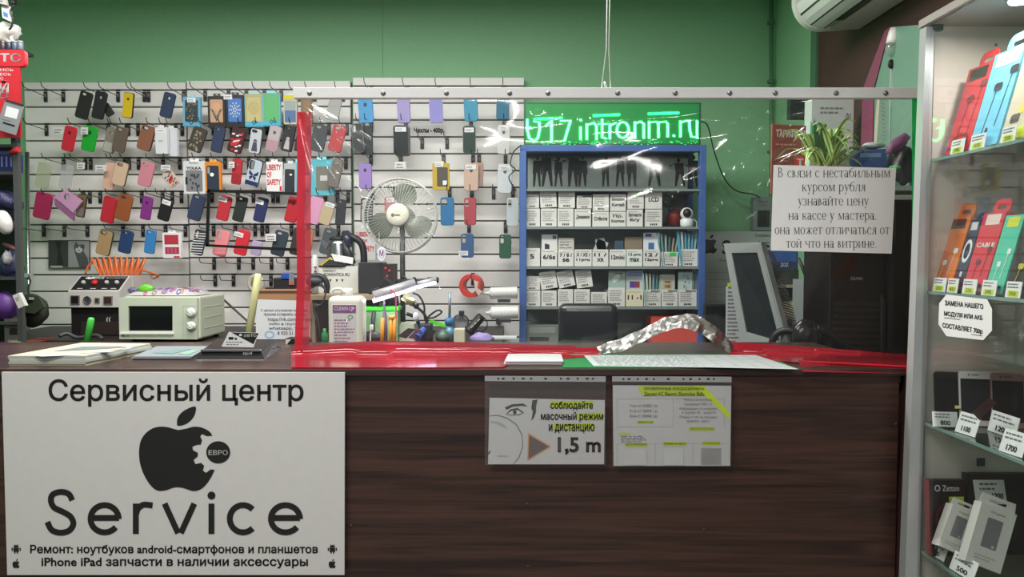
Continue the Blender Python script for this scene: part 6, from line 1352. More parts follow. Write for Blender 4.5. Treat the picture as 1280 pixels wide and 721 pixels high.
for i in range(5): t = i * 1.2566; MB().pipe([((A.x + B2.x) / 2, 2.9, .08), ((A.x + B2.x) / 2 + .26 * math.cos(t), 2.9 + .09 * math.sin(t), .03)], .02, BLACK).build('base_arm', mc)
pbox('red_carton', 'orange red carton on the rack behind the silver tape arch', 'carton', 814, 395, 876, 432, YR + .03, .15, (206, 74, 62), lambda a, w, h, d: a.scrawl(front, -w * .4, h * .8, w * .3, h * .6, 1, d, mat((150, 40, 36), .5), 3), zfix=SZ[4])
pbox('tool_tray', 'grey metal tray of small parts at the foot of the rack', 'tray', 658, 406, 698, 430, YR + .03, .2, (110, 118, 112), lambda a, w, h, d: (a.rect(front, -w * .4, h * .9, w * .4, h * .6, d, mat((140, 146, 140), .3)), a.rect(front, -w * .4, h * .4, w * .2, h * .2, d, DARK)), zfix=SZ[4])
# ------------------------------------------------------------------ workshop desk things
def setz(px, py, Y): return P(px, py, Y)
# heat separating machine
Ym = 3.45; f = plane(Ym); mc = thing('separator_machine', 'white heating machine with black sloped control panel beside the microwave', 'machine', (P(125, 425, Ym).x, Ym + .15, ZD)); z0 = ZD
mw0, mw1 = P(86, 400, Ym).x, P(150, 400, Ym).x; xe = P(179, 345, Ym + .3).x
zA, zB, zC2 = P(100, 345, Ym + .10).z, P(100, 364, Ym).z, P(100, 384, Ym).z
WM = mat((196, 192, 186), .4); y1 = Ym + .32
m = MB(); side = [(Ym, zC2), (Ym, zB), (Ym + .10, zA), (y1, zA), (y1, zC2)]
a = [m.bm.verts.new((mw0, y, z)) for y, z in side]; b_ = [m.bm.verts.new((mw1, y, z)) for y, z in side]
for i in range(5): m.bm.faces.new((a[i], a[(i + 1) % 5], b_[(i + 1) % 5], b_[i]))
m.bm.faces.new(a); m.bm.faces.new(b_); m.mi(WM); m.build('housing', mc)
slope = lambda u, v, d=0: Vector((mw0 + (mw1 - mw0) * u, Ym + .10 * v - d * .5, zB + (zA - zB) * v + d))
m = MB(); m.rect(slope, .03, .08, .97, .97, .0012, BLACK); m.build('control_panel', mc)
m = MB(); m.text(slope, 'BYFUTE', .32, .93, .52, .78, .002, mat((220, 216, 212), .5), .03); m.text(slope, 'Separate and Heating Machine', .56, .90, .96, .80, .002, mat((200, 196, 192), .5)); m.poly(slope, [(.14, .82), (.2, .95), (.24, .86), (.28, .95), (.34, .82), (.24, .76)], .002, PAPER)
for u in (.2, .46, .68, .86): m.scrawl(slope, u - .06, .2, u + .06, .12, 1, .002, PAPER, 3)
m.build('lettering', mc)
for u, c, r in ((.2, (180, 176, 172), .010), (.42, (200, 36, 44), .014), (.66, (180, 176, 172), .010), (.86, (180, 176, 172), .010)): MB().lathe(slope(u, .48, .001), (0, -.8, 1), ((0, r), (.012, r * .95), (.016, r * .6)), mat(c, .35)).build('knob' if c[0] < 190 else 'red_button', mc)
for x0, y0, x1, y1_, nm, c in ((89, 369, 100, 380, 'display', (30, 26, 28)), (119, 372, 125, 378, 'switch', (50, 48, 48)), (130, 370, 141, 380, 'display', (60, 40, 34))):
    m = MB(); fm = plane(Ym); m.slab(fm, [(x0, y0), (x1, y0), (x1, y1_), (x0, y1_)], 0, .006, mat((120, 116, 112), .4)); m.slab(fm, [(x0 + 1, y0 + 1), (x1 - 1, y0 + 1), (x1 - 1, y1_ - 1), (x0 + 1, y1_ - 1)], .006, .0075, mat(c, .3)); m.build(nm, mc)
m = MB(); m.torus(P(109, 375, Ym - .004), (0, 1, 0), .016, .003, mat((90, 88, 88), .3)); m.lathe(P(109, 375, Ym), (0, -1, 0), ((0, .015), (.004, .015)), mat((60, 62, 66), .3)); m.build('pressure_gauge', mc)
MB().span((mw0, Ym + .02, z0), (mw1, Ym + .3, zC2), mat((26, 22, 24), .5)).build('lower_cabinet', mc)
m = MB(); fm = plane(Ym + .02); m.slab(fm, [(102, 402), (150, 402), (150, 418), (102, 418)], 0, .006, mat((46, 34, 32), .5)); m.text(fm, '((', 133, 396, 139, 403, .002, PAPER, .02); m.build('drawer_front', mc)
MB().span((mw1 + .0015, Ym + .12, zC2), (xe, Ym + .3, zA - .002), mat((196, 190, 184), .45)).build('rear_housing', mc)
# orange coiled hose
pts = []
for i in range(150):
    u = i / 149; a = i * .42; cx = 118 + 62 * u; r_ = 14 - 5 * abs(u - .4); pts.append(P(cx + 12 * (u - .5) * math.sin(a), 337 - r_ * math.sin(a) * 1.0 - 2, Ym + .22 + .04 * math.cos(a)))
hs = thing('coiled_air_hose', 'bright orange coiled air hose lying on the heating machine', 'hose', P(150, 345, Ym + .22)); MB().pipe(catmull([P(107, 342, Ym + .2), P(110, 333, Ym + .2), P(117, 326, Ym + .2)] + pts[4:] + [P(192, 342, Ym + .3), P(198, 345, Ym + .34), P(186, 350, Ym + .34), P(178, 354, Ym + .34)], 3), .0052, mat((226, 116, 62), .35), 7).build('hose_coil', hs)
# microwave
Yw = 3.2; mo = thing('microwave_oven', 'small white microwave oven with two dials on the work desk', 'microwave', (P(200, 425, Yw).x, Yw + .15, ZD)); x0, x1 = P(151, 400, Yw).x, P(248, 400, Yw).x
zt_ = P(200, 371, Yw).z; MWC = mat((184, 192, 172), .4); dpt = .30
th_ = R(-4)
m = MB(); m.span((x0, Yw + .02, ZD + .012), (x1, Yw + dpt, zt_), MWC, .008); m.build('case', mo)
fm = plane(Yw + .02); m = MB(); m.slab(fm, [(151, 371.5), (248.5, 372), (248.5, 423.5), (152, 423)], 0, .018, MWC, [[(163, 382), (218, 382), (218, 413), (163, 413)]], .002); ffr = m.build('front_frame', mo)
MB().slab(fm, [(162, 381), (219, 381), (219, 414), (162, 414)], .002, .010, mat((20, 22, 22), .15)).build('window_glass', ffr)
MB().slab(fm, [(153, 414.5), (220, 414.5), (220, 417), (153, 417)], .016, .024, mat((222, 224, 214), .35)).build('door_sill', ffr)
m = MB(); m.rect(fm, 231, 382, 231.3, 420, .0185, GREYP); m.rect(fm, 231, 382, 248, 382.3, .0185, GREYP); m.build('panel_seam', mo)
for y in (390.5, 407):
    c = P(239.5, y, Yw); d_o = MB().lathe(c, (0, -1, 0), ((0, .021), (.004, .021), (.006, .0165), (.018, .015), (.02, .012)), mat((206, 212, 200), .35), 24).build('dial', mo); MB().torus(c + Vector((0, -.003, 0)), (0, 1, 0), .0205, .0013, GREYP).build('dial_ring', d_o); MB().box(c + Vector((-.004, -.021, .006)), (.005, .004, .022), mat((222, 226, 216), .35), .001, Euler((0, R(-35), 0))).build('dial_grip', d_o)
m = MB(); m.poly(fm, ell(158, 418.5, 1.3, 1.3, 12), .0262, DARK); m.text(fm, 'LG', 161, 417, 164.5, 420, .0262, GREYP, .03); m.build('emblem', mo)
for i in range(3): MB().span((x1 - .0005, Yw + .06, zt_ - .05 - i * .045), (x1 + .0015, Yw + dpt - .04, zt_ - .047 - i * .045), mat((186, 196, 176), .4)).build('side_rib', mo)
for xx in (x0 + .03, x1 - .03):
    for yy in (Yw + .06, Yw + dpt - .04): MB().lathe((xx, yy, ZD), (0, 0, 1), ((0, .012), (.013, .014)), BLACK, 10).build('foot', mo)
# patterned bag on the microwave
bg = thing('patterned_bag', 'white plastic bag with coloured circles lying on the microwave', 'bag', (P(210, 370, 3.34).x, 3.34, zt_)); c = P(212, 365, 3.34); c.z = zt_ + .019
m = MB(); k1 = mat((176, 172, 172), .4); vs = bmesh.ops.create_grid(m.bm, x_segments=26, y_segments=12, size=1)['verts']
for v in vs:
    e = max(0, 1 - max(abs(v.co.x) ** 4, abs(v.co.y) ** 4)); n_ = noise.noise(Vector((v.co.x * 2.2, v.co.y * 2, 3))); t = (v.co.x + 1) / 2
    v.co = Vector((c.x + v.co.x * .155 + n_ * .006, c.y + v.co.y * .085, zt_ + .003 + e * (.020 + .016 * t + .012 * n_)))
for fc in m.bm.faces: fc.smooth = True
m.mi(k1); m.build('bag_skin', bg)
rr = random.Random(14); m = MB(); cols = [(110, 84, 160), (170, 60, 110), (90, 90, 96), (60, 80, 160), (190, 110, 70), (150, 100, 120)]
def bag_z(u, v): e = max(0, 1 - max(abs(u) ** 4, abs(v) ** 4)); n_ = noise.noise(Vector((u * 2.2, v * 2, 3))); return Vector((c.x + u * .155 + n_ * .006, c.y + v * .085, zt_ + .0046 + e * (.020 + .016 * (u + 1) / 2 + .012 * n_)))
for i in range(110):
    u, v = rr.uniform(-.9, .88), rr.uniform(-.98, .5); r_ = rr.uniform(.04, .075); cc_ = mat(cols[i % 6], .5); fn = lambda x, y, d=0: bag_z(x, y)
    a = ell(u, v, r_, r_ * 1.7, 12); b2 = ell(u, v, r_ * .6, r_ * 1.02, 12)
    for q in range(12): m.face([fn(*a[q]), fn(*a[(q + 1) % 12]), fn(*b2[(q + 1) % 12]), fn(*b2[q])], cc_)
m.build('printed_circles', bg)
MB().ball(c + Vector((-.075, -.06, .012)), .024, mat((100, 186, 50), .4), (1.3, .6, .8), .3).build('green_patch', bg); MB().ball(c + Vector((-.135, -.05, .004)), .018, mat((90, 90, 120), .4), (1.3, .7, .8), .3).build('twisted_end', bg)
# pale stick standing up
tag(MB().pipe([P(311, 416, 2.45), P(322.5, 345, 2.5), P(322.8, 342, 2.5)], [.0115, .0115, .008], mat((206, 206, 150), .4), 12).build('pale_stick'), 'pale yellow green tube standing behind the card holder', 'tube')
tag(MB().pipe([P(278, 373, 3.93), P(308, 400, 3.93), P(318, 414, 3.93)], .006, mat((70, 68, 66), .5), 8).build('dark_rod'), 'thin dark rod leaning on the slatwall beside the microwave', 'rod')
wr = thing('tape_roll', 'off white tape roll behind the pale stick', 'tape', P(320, 366, 3.9)); MB().torus(P(320, 354, 3.9), (.3, 1, 0), .036, .014, mat((190, 184, 170), .5), 28, 10).build('tape_ring', wr); MB().lathe(P(320, 354, 3.915), (.3, -1, 0), ((0, .026), (.02, .026)), mat((120, 110, 100), .6)).build('core', wr)
# carton with notice and things on it
ctn = thing('carton', 'brown cardboard carton with printed notice beside the red tape', 'carton', (P(352, 430, 3.3).x, 3.4, ZD)); A, B2 = P(320, 363, 3.3), P(392, 430, 3.3)
MB().span((A.x, 3.3, ZD), (B2.x, 3.6, A.z), CARD, .002).build('box_body', ctn); MB().span((A.x - .004, 3.294, A.z - .004), (B2.x + .004, 3.6, A.z + .004), mat((146, 106, 78), .8), .001).build('lid_flap', ctn)
f = plane(3.296); m = MB(); m.slab(f, [(320, 374), (388, 376), (388, 424), (320, 424)], 0, .001, mat((196, 198, 200), .6)); m.build('paper_sheet', ctn)
m = MB()
for t, x0, y, x1, h_ in (('С целью улучшения качества', 326, 386, 384, 4), ('просим оставлять отзывы', 330, 391.5, 382, 4), ('https://vk.com/intronm', 335, 396.5, 392, 6), ('либо в группе', 336, 403, 376, 4), ('whatsapp, viber', 336, 408, 384, 5), ('8 920 51', 347, 414, 366, 4.5)): m.text(f, t, x0, y, x1, y + h_, .0016, mat((60, 62, 66), .6), .01)
m.build('lettering', ctn); m = MB(); m.slab(f, ell(337, 418, 6.5, 5, 20), .001, .0016, mat((140, 170, 190), .5), [ell(337, 418, 4, 3, 20)]); m.build('round_emblem', ctn)
zc_ = A.z + .004
pb = thing('charger_block', 'black device block on the brown carton', 'device', (P(357, 362, 3.4).x, 3.4, zc_)); A2, B3 = P(343, 347, 3.4), P(372, 362, 3.4); MB().span((A2.x, 3.38, zc_), (B3.x, 3.5, A2.z), BLACK, .004).build('body', pb); MB().span((A2.x - .03, 3.36, zc_), (B3.x, 3.4, zc_ + .006), BLACK).build('base_plate', pb)
bb = thing('blue_box', 'small blue and grey box standing on the black device', 'box', P(362, 350, 3.38)); MB().span(P(351, 341, 3.38), P(368, 350, 3.44), mat((40, 70, 150), .4), .003).build('body', bb); m = MB(); m.span(P(361, 342, 3.376), P(368, 356, 3.38), mat((110, 110, 116), .4), .001); m.span(P(363, 352, 3.374), P(366, 356, 3.376), mat((190, 60, 40), .4)); m.build('label_plate', bb)
sc = thing('small_black_card_box', 'small black box with green print standing by the tape', 'box', P(362, 437, 2.62)); MB().span(P(356, 423, 2.5), (P(382, 437, 2.5).x, 2.56, ZT), BLACK, .002).build('body', sc); f = plane(2.499); m = MB(); m.poly(f, [(357, 424), (364, 424), (357, 432)], .001, PAPER); m.text(f, 'cool', 366, 428, 378, 433, .001, mat((60, 170, 90), .5), .02); m.build('printed_face', sc)
gb = thing('green_marker', 'dark green upright bottle behind the red side tape', 'bottle', P(406, 434, 2.85)); MB().lathe(P(406, 437, 2.85), (0, 0, 1), ((0, .012), (.06, .012), (.07, .006), (.08, .006)), mat((30, 120, 70), .4)).build('body', gb)
# white canister
Yc = 2.95; cn = thing('white_canister', 'translucent white plastic canister with purple label', 'canister', (P(431, 434, Yc).x, Yc + .05, ZD)); A, B2 = P(409, 364, Yc), P(453, 434, Yc); CAN = mat((206, 204, 192), .35)
m = MB(); m.box(((A.x + B2.x) / 2, Yc + .05, (ZD + A.z - .02) / 2), (B2.x - A.x, .10, A.z - .02 - ZD), CAN, .02, None, 4); m.build('body', cn); MB().lathe(((A.x + B2.x) / 2 + .0, Yc + .05, A.z - .022), (0, 0, 1), ((0, .026), (.012, .024), (.02, .024), (.032, .02)), CAN).build('neck', cn)
MB().pipe(catmull([P(414, 367, Yc + .03), P(417, 362, Yc + .03), P(425, 361, Yc + .03), P(431, 366, Yc + .03)], 5), .006, CAN).build('carry_handle', cn)
f = plane(Yc); m = MB(); m.slab(f, [(416, 381), (445, 381), (445, 429), (416, 429)], 0, .0012, mat((190, 184, 184), .5)); m.build('label_sheet', cn)
m = MB(); m.rect(f, 416, 381, 445, 391, .0018, mat((120, 70, 120), .5)); m.text(f, 'CLEAN-UP', 418, 383, 443, 388, .0024, PAPER, .02); m.slab(f, ell(438, 396, 3.4, 2.6, 14), .0012, .0018, mat((60, 150, 90), .5), [ell(438, 396, 2.4, 1.7, 14)]); m.scrawl(f, 418, 398, 443, 428, 8, .0018, mat((150, 110, 140), .5), 5); m.build('printed_face', cn)
# white carton with black parts, can, kettle
Yk = 3.35; wc = thing('white_carton', 'white lettered carton holding dark parts beside the kettle', 'carton', (P(422, 364, Yk).x, Yk + .05, P(422, 364, Yk).z)); A, B2 = P(397, 333, Yk), P(448, 366, Yk); f = plane(Yk)
MB().span((A.x, Yk, B2.z), (B2.x, Yk + .12, A.z), mat((196, 196, 190), .5), .001).build('box_body', wc); m = MB(); m.text(f, 'PERFECT', 404, 337, 420, 340, .001, GREYP, .02); m.text(f, 'ROMANTICA RU', 405, 341, 437, 345, .001, GREYP, .03)
for x in (413, 421, 428): m.poly(f, [(x - 1.5, 349), (x + 1.5, 349), (x, 352.5)], .001, INK)
m.build('lettering', wc); pt = thing('part_bundle', 'black and yellow packs sticking out of the white lettered carton', 'packs', P(420, 334, Yk + .03)); MB().slab(plane(Yk + .02), [(398, 334), (416, 319), (432, 330), (434, 334)], 0, .02, BLACK).build('black_pack', pt); MB().slab(plane(Yk + .0), [(400, 331), (413, 321), (417, 324), (404, 333)], 0, .006, mat((186, 160, 50), .5)).build('yellow_pack', pt); MB().slab(plane(Yk - .001), [(414, 317), (442, 322), (441, 330), (418, 326)], 0, .004, PAPER).build('white_sheet', pt)
MB().slab(plane(Yk - .006), [(402, 332), (412, 324), (430, 332)], 0, .003, DARK).build('dark_pack', pt)
kt = thing('electric_kettle', 'steel electric kettle with black handle behind the white carton', 'kettle', P(424, 334, 3.55)); c = P(424, 333, 3.55); KS = 3.55 / F_PX
MB().lathe(c, (0, 0, 1), ((0, 16 * KS), (6 * KS, 16 * KS), (28 * KS, 13 * KS), (33 * KS, 12 * KS)), STEEL, 28).build('steel_body', kt); MB().lathe(c + Vector((0, 0, 33 * KS)), (0, 0, 1), ((0, 12.2 * KS), (3 * KS, 11 * KS), (5 * KS, 6 * KS)), BLACK, 24).build('lid', kt)
MB().pipe(catmull([P(428, 292, 3.53), P(440, 296, 3.53), P(452, 305, 3.53), P(455, 325, 3.53), P(452, 346, 3.53)], 6), .016, BLACK, 10).build('handle', kt); MB().pipe([P(430, 304, 3.5), P(441, 330, 3.5)], .017, DARK, 8).build('rear_grip', kt); MB().pipe([P(432, 290, 3.52), P(436, 308, 3.5)], .02, mat((40, 42, 60), .3), 8).build('lid_button', kt)
MB().slab(plane(3.5), [(412, 304), (398, 298), (408, 312)], -.01, .01, STEEL).build('spout', kt)
cnn = thing('spray_can', 'white upright can with red lettering beside the red tape', 'can', P(394, 366, 3.2)); MB().lathe(P(394, 366, 3.2), (0, 0, 1), ((0, .014), (.045, .0145), (.145, .0145), (.152, .010), (.16, .009)), mat((186, 188, 190), .3)).build('body', cnn); f = lambda x, y, d=0: P(x, y, 3.184); m = MB()
f90 = lambda x, y, d=0: P(394.5 + y, 342 - x, 3.184); m.text(f90, 'JAN', -9, -2, 9, 2.4, 0, RED, .03); m.build('lettering', cnn)
# shelf board over desk carrying them
sb = thing('desk_riser', 'worn wooden riser on the work desk carrying kettle and cartons', 'riser', (P(430, 366, 3.4).x, 3.4, ZD)); zr = P(422, 366, 3.35).z
MB().span((P(397, 366, 3.3).x, 3.15, zr - .02), (P(484, 366, 3.3).x, 3.66, zr), mat((140, 122, 100), .7), .001).build('top_board', sb); MB().span((P(397, 366, 3.3).x, 3.2, ZD), (P(401, 366, 3.3).x, 3.64, zr - .02), mat((126, 108, 90), .7)).build('side_board', sb); MB().span((P(479, 366, 3.3).x, 3.2, ZD), (P(483, 366, 3.3).x, 3.64, zr - .02), mat((90, 80, 72), .7)).build('side_board', sb)
Ybx = 3.3; bx = thing('power_supply_unit', 'black power supply box with red side details on the riser', 'device', (P(468, 352, Ybx).x, Ybx + .05, zr)); A = P(448, 328, Ybx); B2 = P(491, 355, Ybx)
MB().span((A.x, Ybx, zr), (P(477, 340, Ybx).x, Ybx + .14, A.z), mat((34, 34, 36), .5), .002).build('case', bx); MB().span((P(477, 340, Ybx).x, Ybx - .002, zr), (B2.x, Ybx + .14, A.z - .006), mat((46, 38, 40), .4), .002).build('front_panel', bx); m = MB(); f = plane(Ybx - .002)
for x, y in ((482, 335), (487, 338), (484, 345)): m.slab(f, ell(x, y, 1.6, 1.6, 10), 0, .004, mat((180, 50, 56), .4))
m.build('red_terminal', bx)
hp = thing('headphones', 'black headphones with cable hanging at the red tape', 'headphones', P(393, 372, 3.05)); MB().pipe(catmull([P(385, 352, 3.06), P(393, 345, 3.06), P(404, 347, 3.06), P(409, 356, 3.06), P(408, 366, 3.06)], 6), .012, BLACK, 10).build('headband', hp); MB().ball(P(393, 352, 3.05), .035, DARK, (1, .6, .6)).build('ear_cup', hp)
for i in range(3): MB().pipe(catmull([P(385, 358 + i * 2, 3.04), P(398, 353 + i * 2, 3.04), P(407, 362 + i, 3.04), P(402, 380, 3.04), P(392, 386 - i * 2, 3.04), P(398, 404, 3.04), P(400, 424, 3.04)], 6), .003, mat((52, 48, 48), .5), 6).build('cable', hp)
# fan
Yf = 3.35; fn_ = thing('standing_fan', 'standing fan with wire grille and three grey green blades', 'fan', P(499, 432, Yf)); c = P(501, 270, Yf); s = Yf / F_PX; Rr = 46 * s
GW = mat((176, 178, 172), .4)
for yy, rad in ((-.05, Rr * .98), (.0, Rr), (.06, Rr * .97)): MB().torus(c + Vector((0, yy, 0)), (0, 1, 0), rad, .0028 if yy else .004, GW, 56, 6).build('grille_ring', fn_)
m = MB()
for i in range(60):
    t = i * 2 * math.pi / 60; dv = Vector((math.cos(t), 0, math.sin(t)))
    m.pipe([c + dv * (13 * s) + Vector((0, -.085, 0)), c + dv * Rr * .6 + Vector((0, -.08, 0)), c + dv * Rr * .92 + Vector((0, -.055, 0)), c + dv * Rr], .0009, GW, 4, False)
m.build('front_grille', fn_); m = MB()
for i in range(48):
    t = i * 2 * math.pi / 48; dv = Vector((math.cos(t), 0, math.sin(t))); m.pipe([c + dv * (16 * s) + Vector((0, .085, 0)), c + dv * Rr * .92 + Vector((0, .07, 0)), c + dv * Rr], .0008, GW, 4, False)
m.build('rear_grille', fn_)
BL = mat((108, 114, 102), .3, alpha=.92)
for a0 in (70, 200, 322):
    m = MB(); g = []
    for j in range(9):
        u = j / 8; r_ = Rr * (.22 + .66 * u); row = []
        wd = R(34) * (math.sin(math.pi * (.22 + .68 * u)) ** .7)
        for i in range(8):
            v = i / 7 - .5; t = R(a0) + v * 2 * wd + R(10) * u; row.append(m.bm.verts.new(c + Vector((math.cos(t) * r_, v * .035 - .012, math.sin(t) * r_))))
        g.append(row)
    for p, q in zip(g, g[1:]):
        for i in range(7): fc = m.bm.faces.new((p[i], p[i + 1], q[i + 1], q[i])); fc.smooth = True
    m.mi(BL); m.build('blade', fn_)
MB().lathe(c + Vector((0, -.085, 0)), (0, -1, 0), ((0, 14 * s), (.008, 14 * s), (.014, 12 * s), (.016, 6 * s)), mat((204, 202, 186), .4), 32).build('hub_badge', fn_); m = MB(); fb_ = lambda x, y, d=0: Vector((c.x + x, c.y - .102 - d, c.z + y)); m.slab(fb_, ell(-.02, 0, .006, .006, 12), 0, .001, INK, [ell(-.02, 0, .003, .003, 12)]); m.rect(fb_, -.012, -.002, .012, .001, .0006, INK); m.build('emblem', fn_)
MB().lathe(c + Vector((0, .04, 0)), (0, 1, 0), ((0, .04), (.05, .05), (.12, .045), (.15, .02)), mat((160, 162, 156), .4)).build('motor_housing', fn_); MB().pipe([(c.x - .008, c.y + .1, c.z - .03), (c.x - .008, c.y + .1, ZD)], .012, mat((90, 92, 92), .4)).build('stand_pole', fn_); MB().lathe((c.x - .008, c.y + .1, ZD), (0, 0, 1), ((0, .04), (.012, .038), (.02, .02)), mat((160, 162, 156), .4)).build('base', fn_)
tg = thing('oval_tag', 'white oval tag with red and blue letter below the fan', 'tag', P(477, 326, 3.28)); f = plane(3.28); MB().slab(f, ell(477, 317, 5.2, 9, 22), 0, .003, mat((206, 208, 214), .5)).build('plate', tg); m = MB(); m.text(f, 'М', 474.5, 313, 479.5, 320, .0036, mat((150, 70, 130), .5), .02); m.slab(f, ell(477, 317, 4, 5.5, 18), .003, .0036, mat((110, 110, 180), .5), [ell(477, 317, 3.6, 5, 18)]); m.build('lettering', tg); MB().pipe([P(477, 308, 3.28), P(474, 302, 3.28), P(474, 290, 3.3)], .001, WHITE, 5).build('thread', tg)
# magnifier lamp tube and arm
Yl = 3.1; lt = thing('desk_work_lamp', 'clamp work lamp with lit white tube over the desk', 'lamp', P(480, 434, Yl)); a_, b_ = P(467, 376, Yl), P(519, 360, Yl + .05); a2, b2 = P(522, 359, Yl + .05), P(545, 353, Yl + .08)
up_ = Vector((0, 0, .026))
MB().pipe([a_ + up_ * .75, b_ + up_ * .75], .021, mat((176, 174, 180), .3, .2), 14).build('tube_cover', lt); MB().pipe([a2 + up_ * .45, b2 + up_ * .45], .013, mat((176, 174, 180), .3, .2), 12).build('tube_cover', lt)
TUBE = mat((226, 216, 255), .4, emit=9); MB().pipe([a_ + Vector((0, -.012, 0)), b_ + Vector((0, -.012, 0))], .0075, TUBE, 10).build('light_tube', lt); MB().pipe([a2 + Vector((0, -.012, 0)), b2 + Vector((0, -.012, 0))], .006, TUBE, 10).build('light_tube', lt)
MB().box(P(486, 358, Yl + .1), (.07, .05, .05), BLACK, .006, Euler((0, R(38), 0))).build('clamp_head', lt); MB().pipe(catmull([P(462, 368, Yl + .12), P(470, 361, Yl + .12), P(490, 362, Yl + .12)], 5), .006, BLACK).build('bracket', lt); MB().pipe([P(495, 352, Yl + .14), P(544, 351, Yl + .14)], .011, DARK).build('arm', lt)
MB().pipe(catmull([P(498, 352, Yl + .14), P(505, 346, Yl + .14), P(512, 353, Yl + .13), P(518, 347, Yl + .13), P(520, 355, Yl + .13), P(510, 357, Yl + .13)], 6), .004, BLACK, 6).build('cable', lt); MB().box(P(541, 350, Yl + .13), (.05, .03, .025), DARK, .005).build('clamp_jaw', lt); MB().pipe([P(470, 372, Yl + .10), P(466, 400, Yl + .02), (P(466, 400, Yl + .02).x, Yl + .02, ZD)], .008, DARK).build('stand', lt)
lgt = (a_ + b_) / 2; area('desk_work_lamp_glow', lgt - Vector((0, .03, .012)), (.18, .02), .8, (.92, .88, 1.0), lgt + Vector((0, -.25, -1)))
# desk odds and ends
def simple(name, label, cat, fnb, grp=None):
    m = MB(); fnb(m); o = m.build(name); tag(o, label, cat, grp); return o
mf = thing('dark_monitor', 'dark flat monitor lying back behind the lamp tube', 'monitor', P(475, 388, 3.28)); MB().slab(plane(3.3), [(454, 367), (496, 364), (500, 386), (458, 388)], -.01, .01, mat((44, 46, 50), .4)).build('panel', mf); MB().slab(plane(3.288), [(456, 369), (494, 366), (497, 384), (460, 386)], 0, .002, mat((30, 32, 36), .2)).build('display', mf); MB().span((P(470, 388, 3.3).x, 3.28, ZD), (P(482, 388, 3.3).x, 3.32, P(475, 386, 3.3).z), DARK).build('stand', mf)
gbx = pbox('green_tray_box', 'bright green topped clear organiser on the desk', 'organiser', 454, 388, 497, 404, 3.15, .08, (130, 170, 120), None, 0, zfix=ZD); MB().span(P(453, 385, 3.145), P(497, 390.5, 3.24), mat((60, 214, 40), .4), .002).build('lid', gbx) if False else None
gl_ = MB().box((0, .04, P(454, 386, 3.15).z - gbx['at'][2]), (.155, .09, .016), mat((60, 214, 40), .4), .003).build('green_lid', gbx, True)
soft_ = thing('tool_pouch', 'black tool pouch lying under the green topped organiser', 'pouch', (P(464, 420, 3.06).x, 3.06, ZD)); MB().ball((P(464, 420, 3.06).x, 3.07, ZD + .03), .04, mat((30, 32, 34), .5), (1.1, .6, .8), .25).build('pouch_body', soft_); po = thing('pliers_holder', 'orange tool handles standing on the desk under the lamp', 'pliers', (P(486, 434, 3.0).x, 3.0, ZD)); OR = mat((226, 146, 40), .4)
for x in (477.5, 488, 492.5): MB().pipe([(P(x, 434, 3.0).x, 3.0, ZD), P(x + .5, 397, 3.0)], [.008, .007], OR, 8).build('handle', po)
MB().pipe([P(486, 397, 3.0), P(494, 397, 3.0)], .009, OR).build('handle_bridge', po)
simple('screwdriver', 'grey purple screwdriver standing beside the orange handles', 'screwdriver', lambda m: m.pipe([(P(482, 430, 3.02).x, 3.02, ZD), P(481, 398, 3.02), P(480, 382, 3.02), P(480, 375, 3.02)], [.009, .010, .004, .003], mat((130, 126, 150), .4), 8))
simple('pink_wire', 'pink and yellow wire hanging over the lamp tube to the desk', 'wire', lambda m: m.pipe(catmull([P(488, 362, 3.06), P(494, 368, 3.05), P(495, 392, 3.05), P(494, 420, 3.05), (P(494, 430, 3.05).x, 3.05, ZD)], 6), .0035, mat((190, 70, 110), .5), 6))
simple('white_charger', 'small white charger with cable on the desk by the canister', 'charger', lambda m: (m.span(P(462, 406, 3.0), P(467, 412, 3.02), WHITE, .003), m.pipe(catmull([P(464.5, 411, 3.01), P(463, 420, 3.01), (P(463, 430, 3.01).x, 3.01, ZD + .003)], 5), .003, WHITE, 6)))
hg = thing('hot_air_gun', 'olive handled hot air tool with black gooseneck cables', 'soldering tool', (P(540, 420, 3.1).x, 3.1, ZD)); MB().pipe([P(504, 370, 3.1), P(517, 379, 3.1)], .016, mat((150, 150, 110), .4), 12).build('handle', hg); MB().pipe([P(517, 379, 3.1), P(522, 384, 3.1)], .012, DARK).build('collar', hg)
for i, pl in enumerate(([(520, 383), (530, 392), (534, 404), (533, 416)], [(516, 366), (524, 370), (530, 382), (531, 398), (536, 412)], [(508, 392), (518, 396), (524, 406), (527, 416)], [(533, 410), (534, 398), (546, 388), (552, 390), (544, 396), (535, 398)])): MB().pipe(catmull([P(x, y, 3.1 + .01 * i) for x, y in pl] + [Vector((P(pl[-1][0], 420, 3.1).x, 3.1, ZD + .02))] if i < 3 else [P(x, y, 3.12) for x, y in pl], 6), (.006, .004, .0075, .004)[i], BLACK, 8).build('cable', hg)
MB().box((P(533, 430, 3.1).x, 3.1, ZD + .045), (.05, .06, .09), DARK, .006).build('base_block', hg); MB().ball(P(520, 396, 3.08), .016, mat((200, 204, 206), .4), (.8, .6, 1.2)).build('nozzle_shield', hg)
bt = thing('blue_bottle', 'clear bottle with blue cap and metal dispenser rod', 'bottle', (P(562, 430, 3.2).x, 3.2, ZD)); c = Vector(bt['at']); MB().lathe(c, (0, 0, 1), ((0, .018), (.03, .018), (.031, .019), (.055, .019), (.056, .016), (.075, .016)), mat((80, 130, 160), .3)).build('body', bt); MB().lathe(c + Vector((0, 0, .075)), (0, 0, 1), ((0, .02), (.025, .02), (.03, .012)), mat((50, 110, 160), .4)).build('cap', bt); MB().pipe([c + Vector((0, 0, .1)), P(562.5, 365, 3.2)], .0055, mat((130, 150, 166), .3, .6)).build('rod', bt)
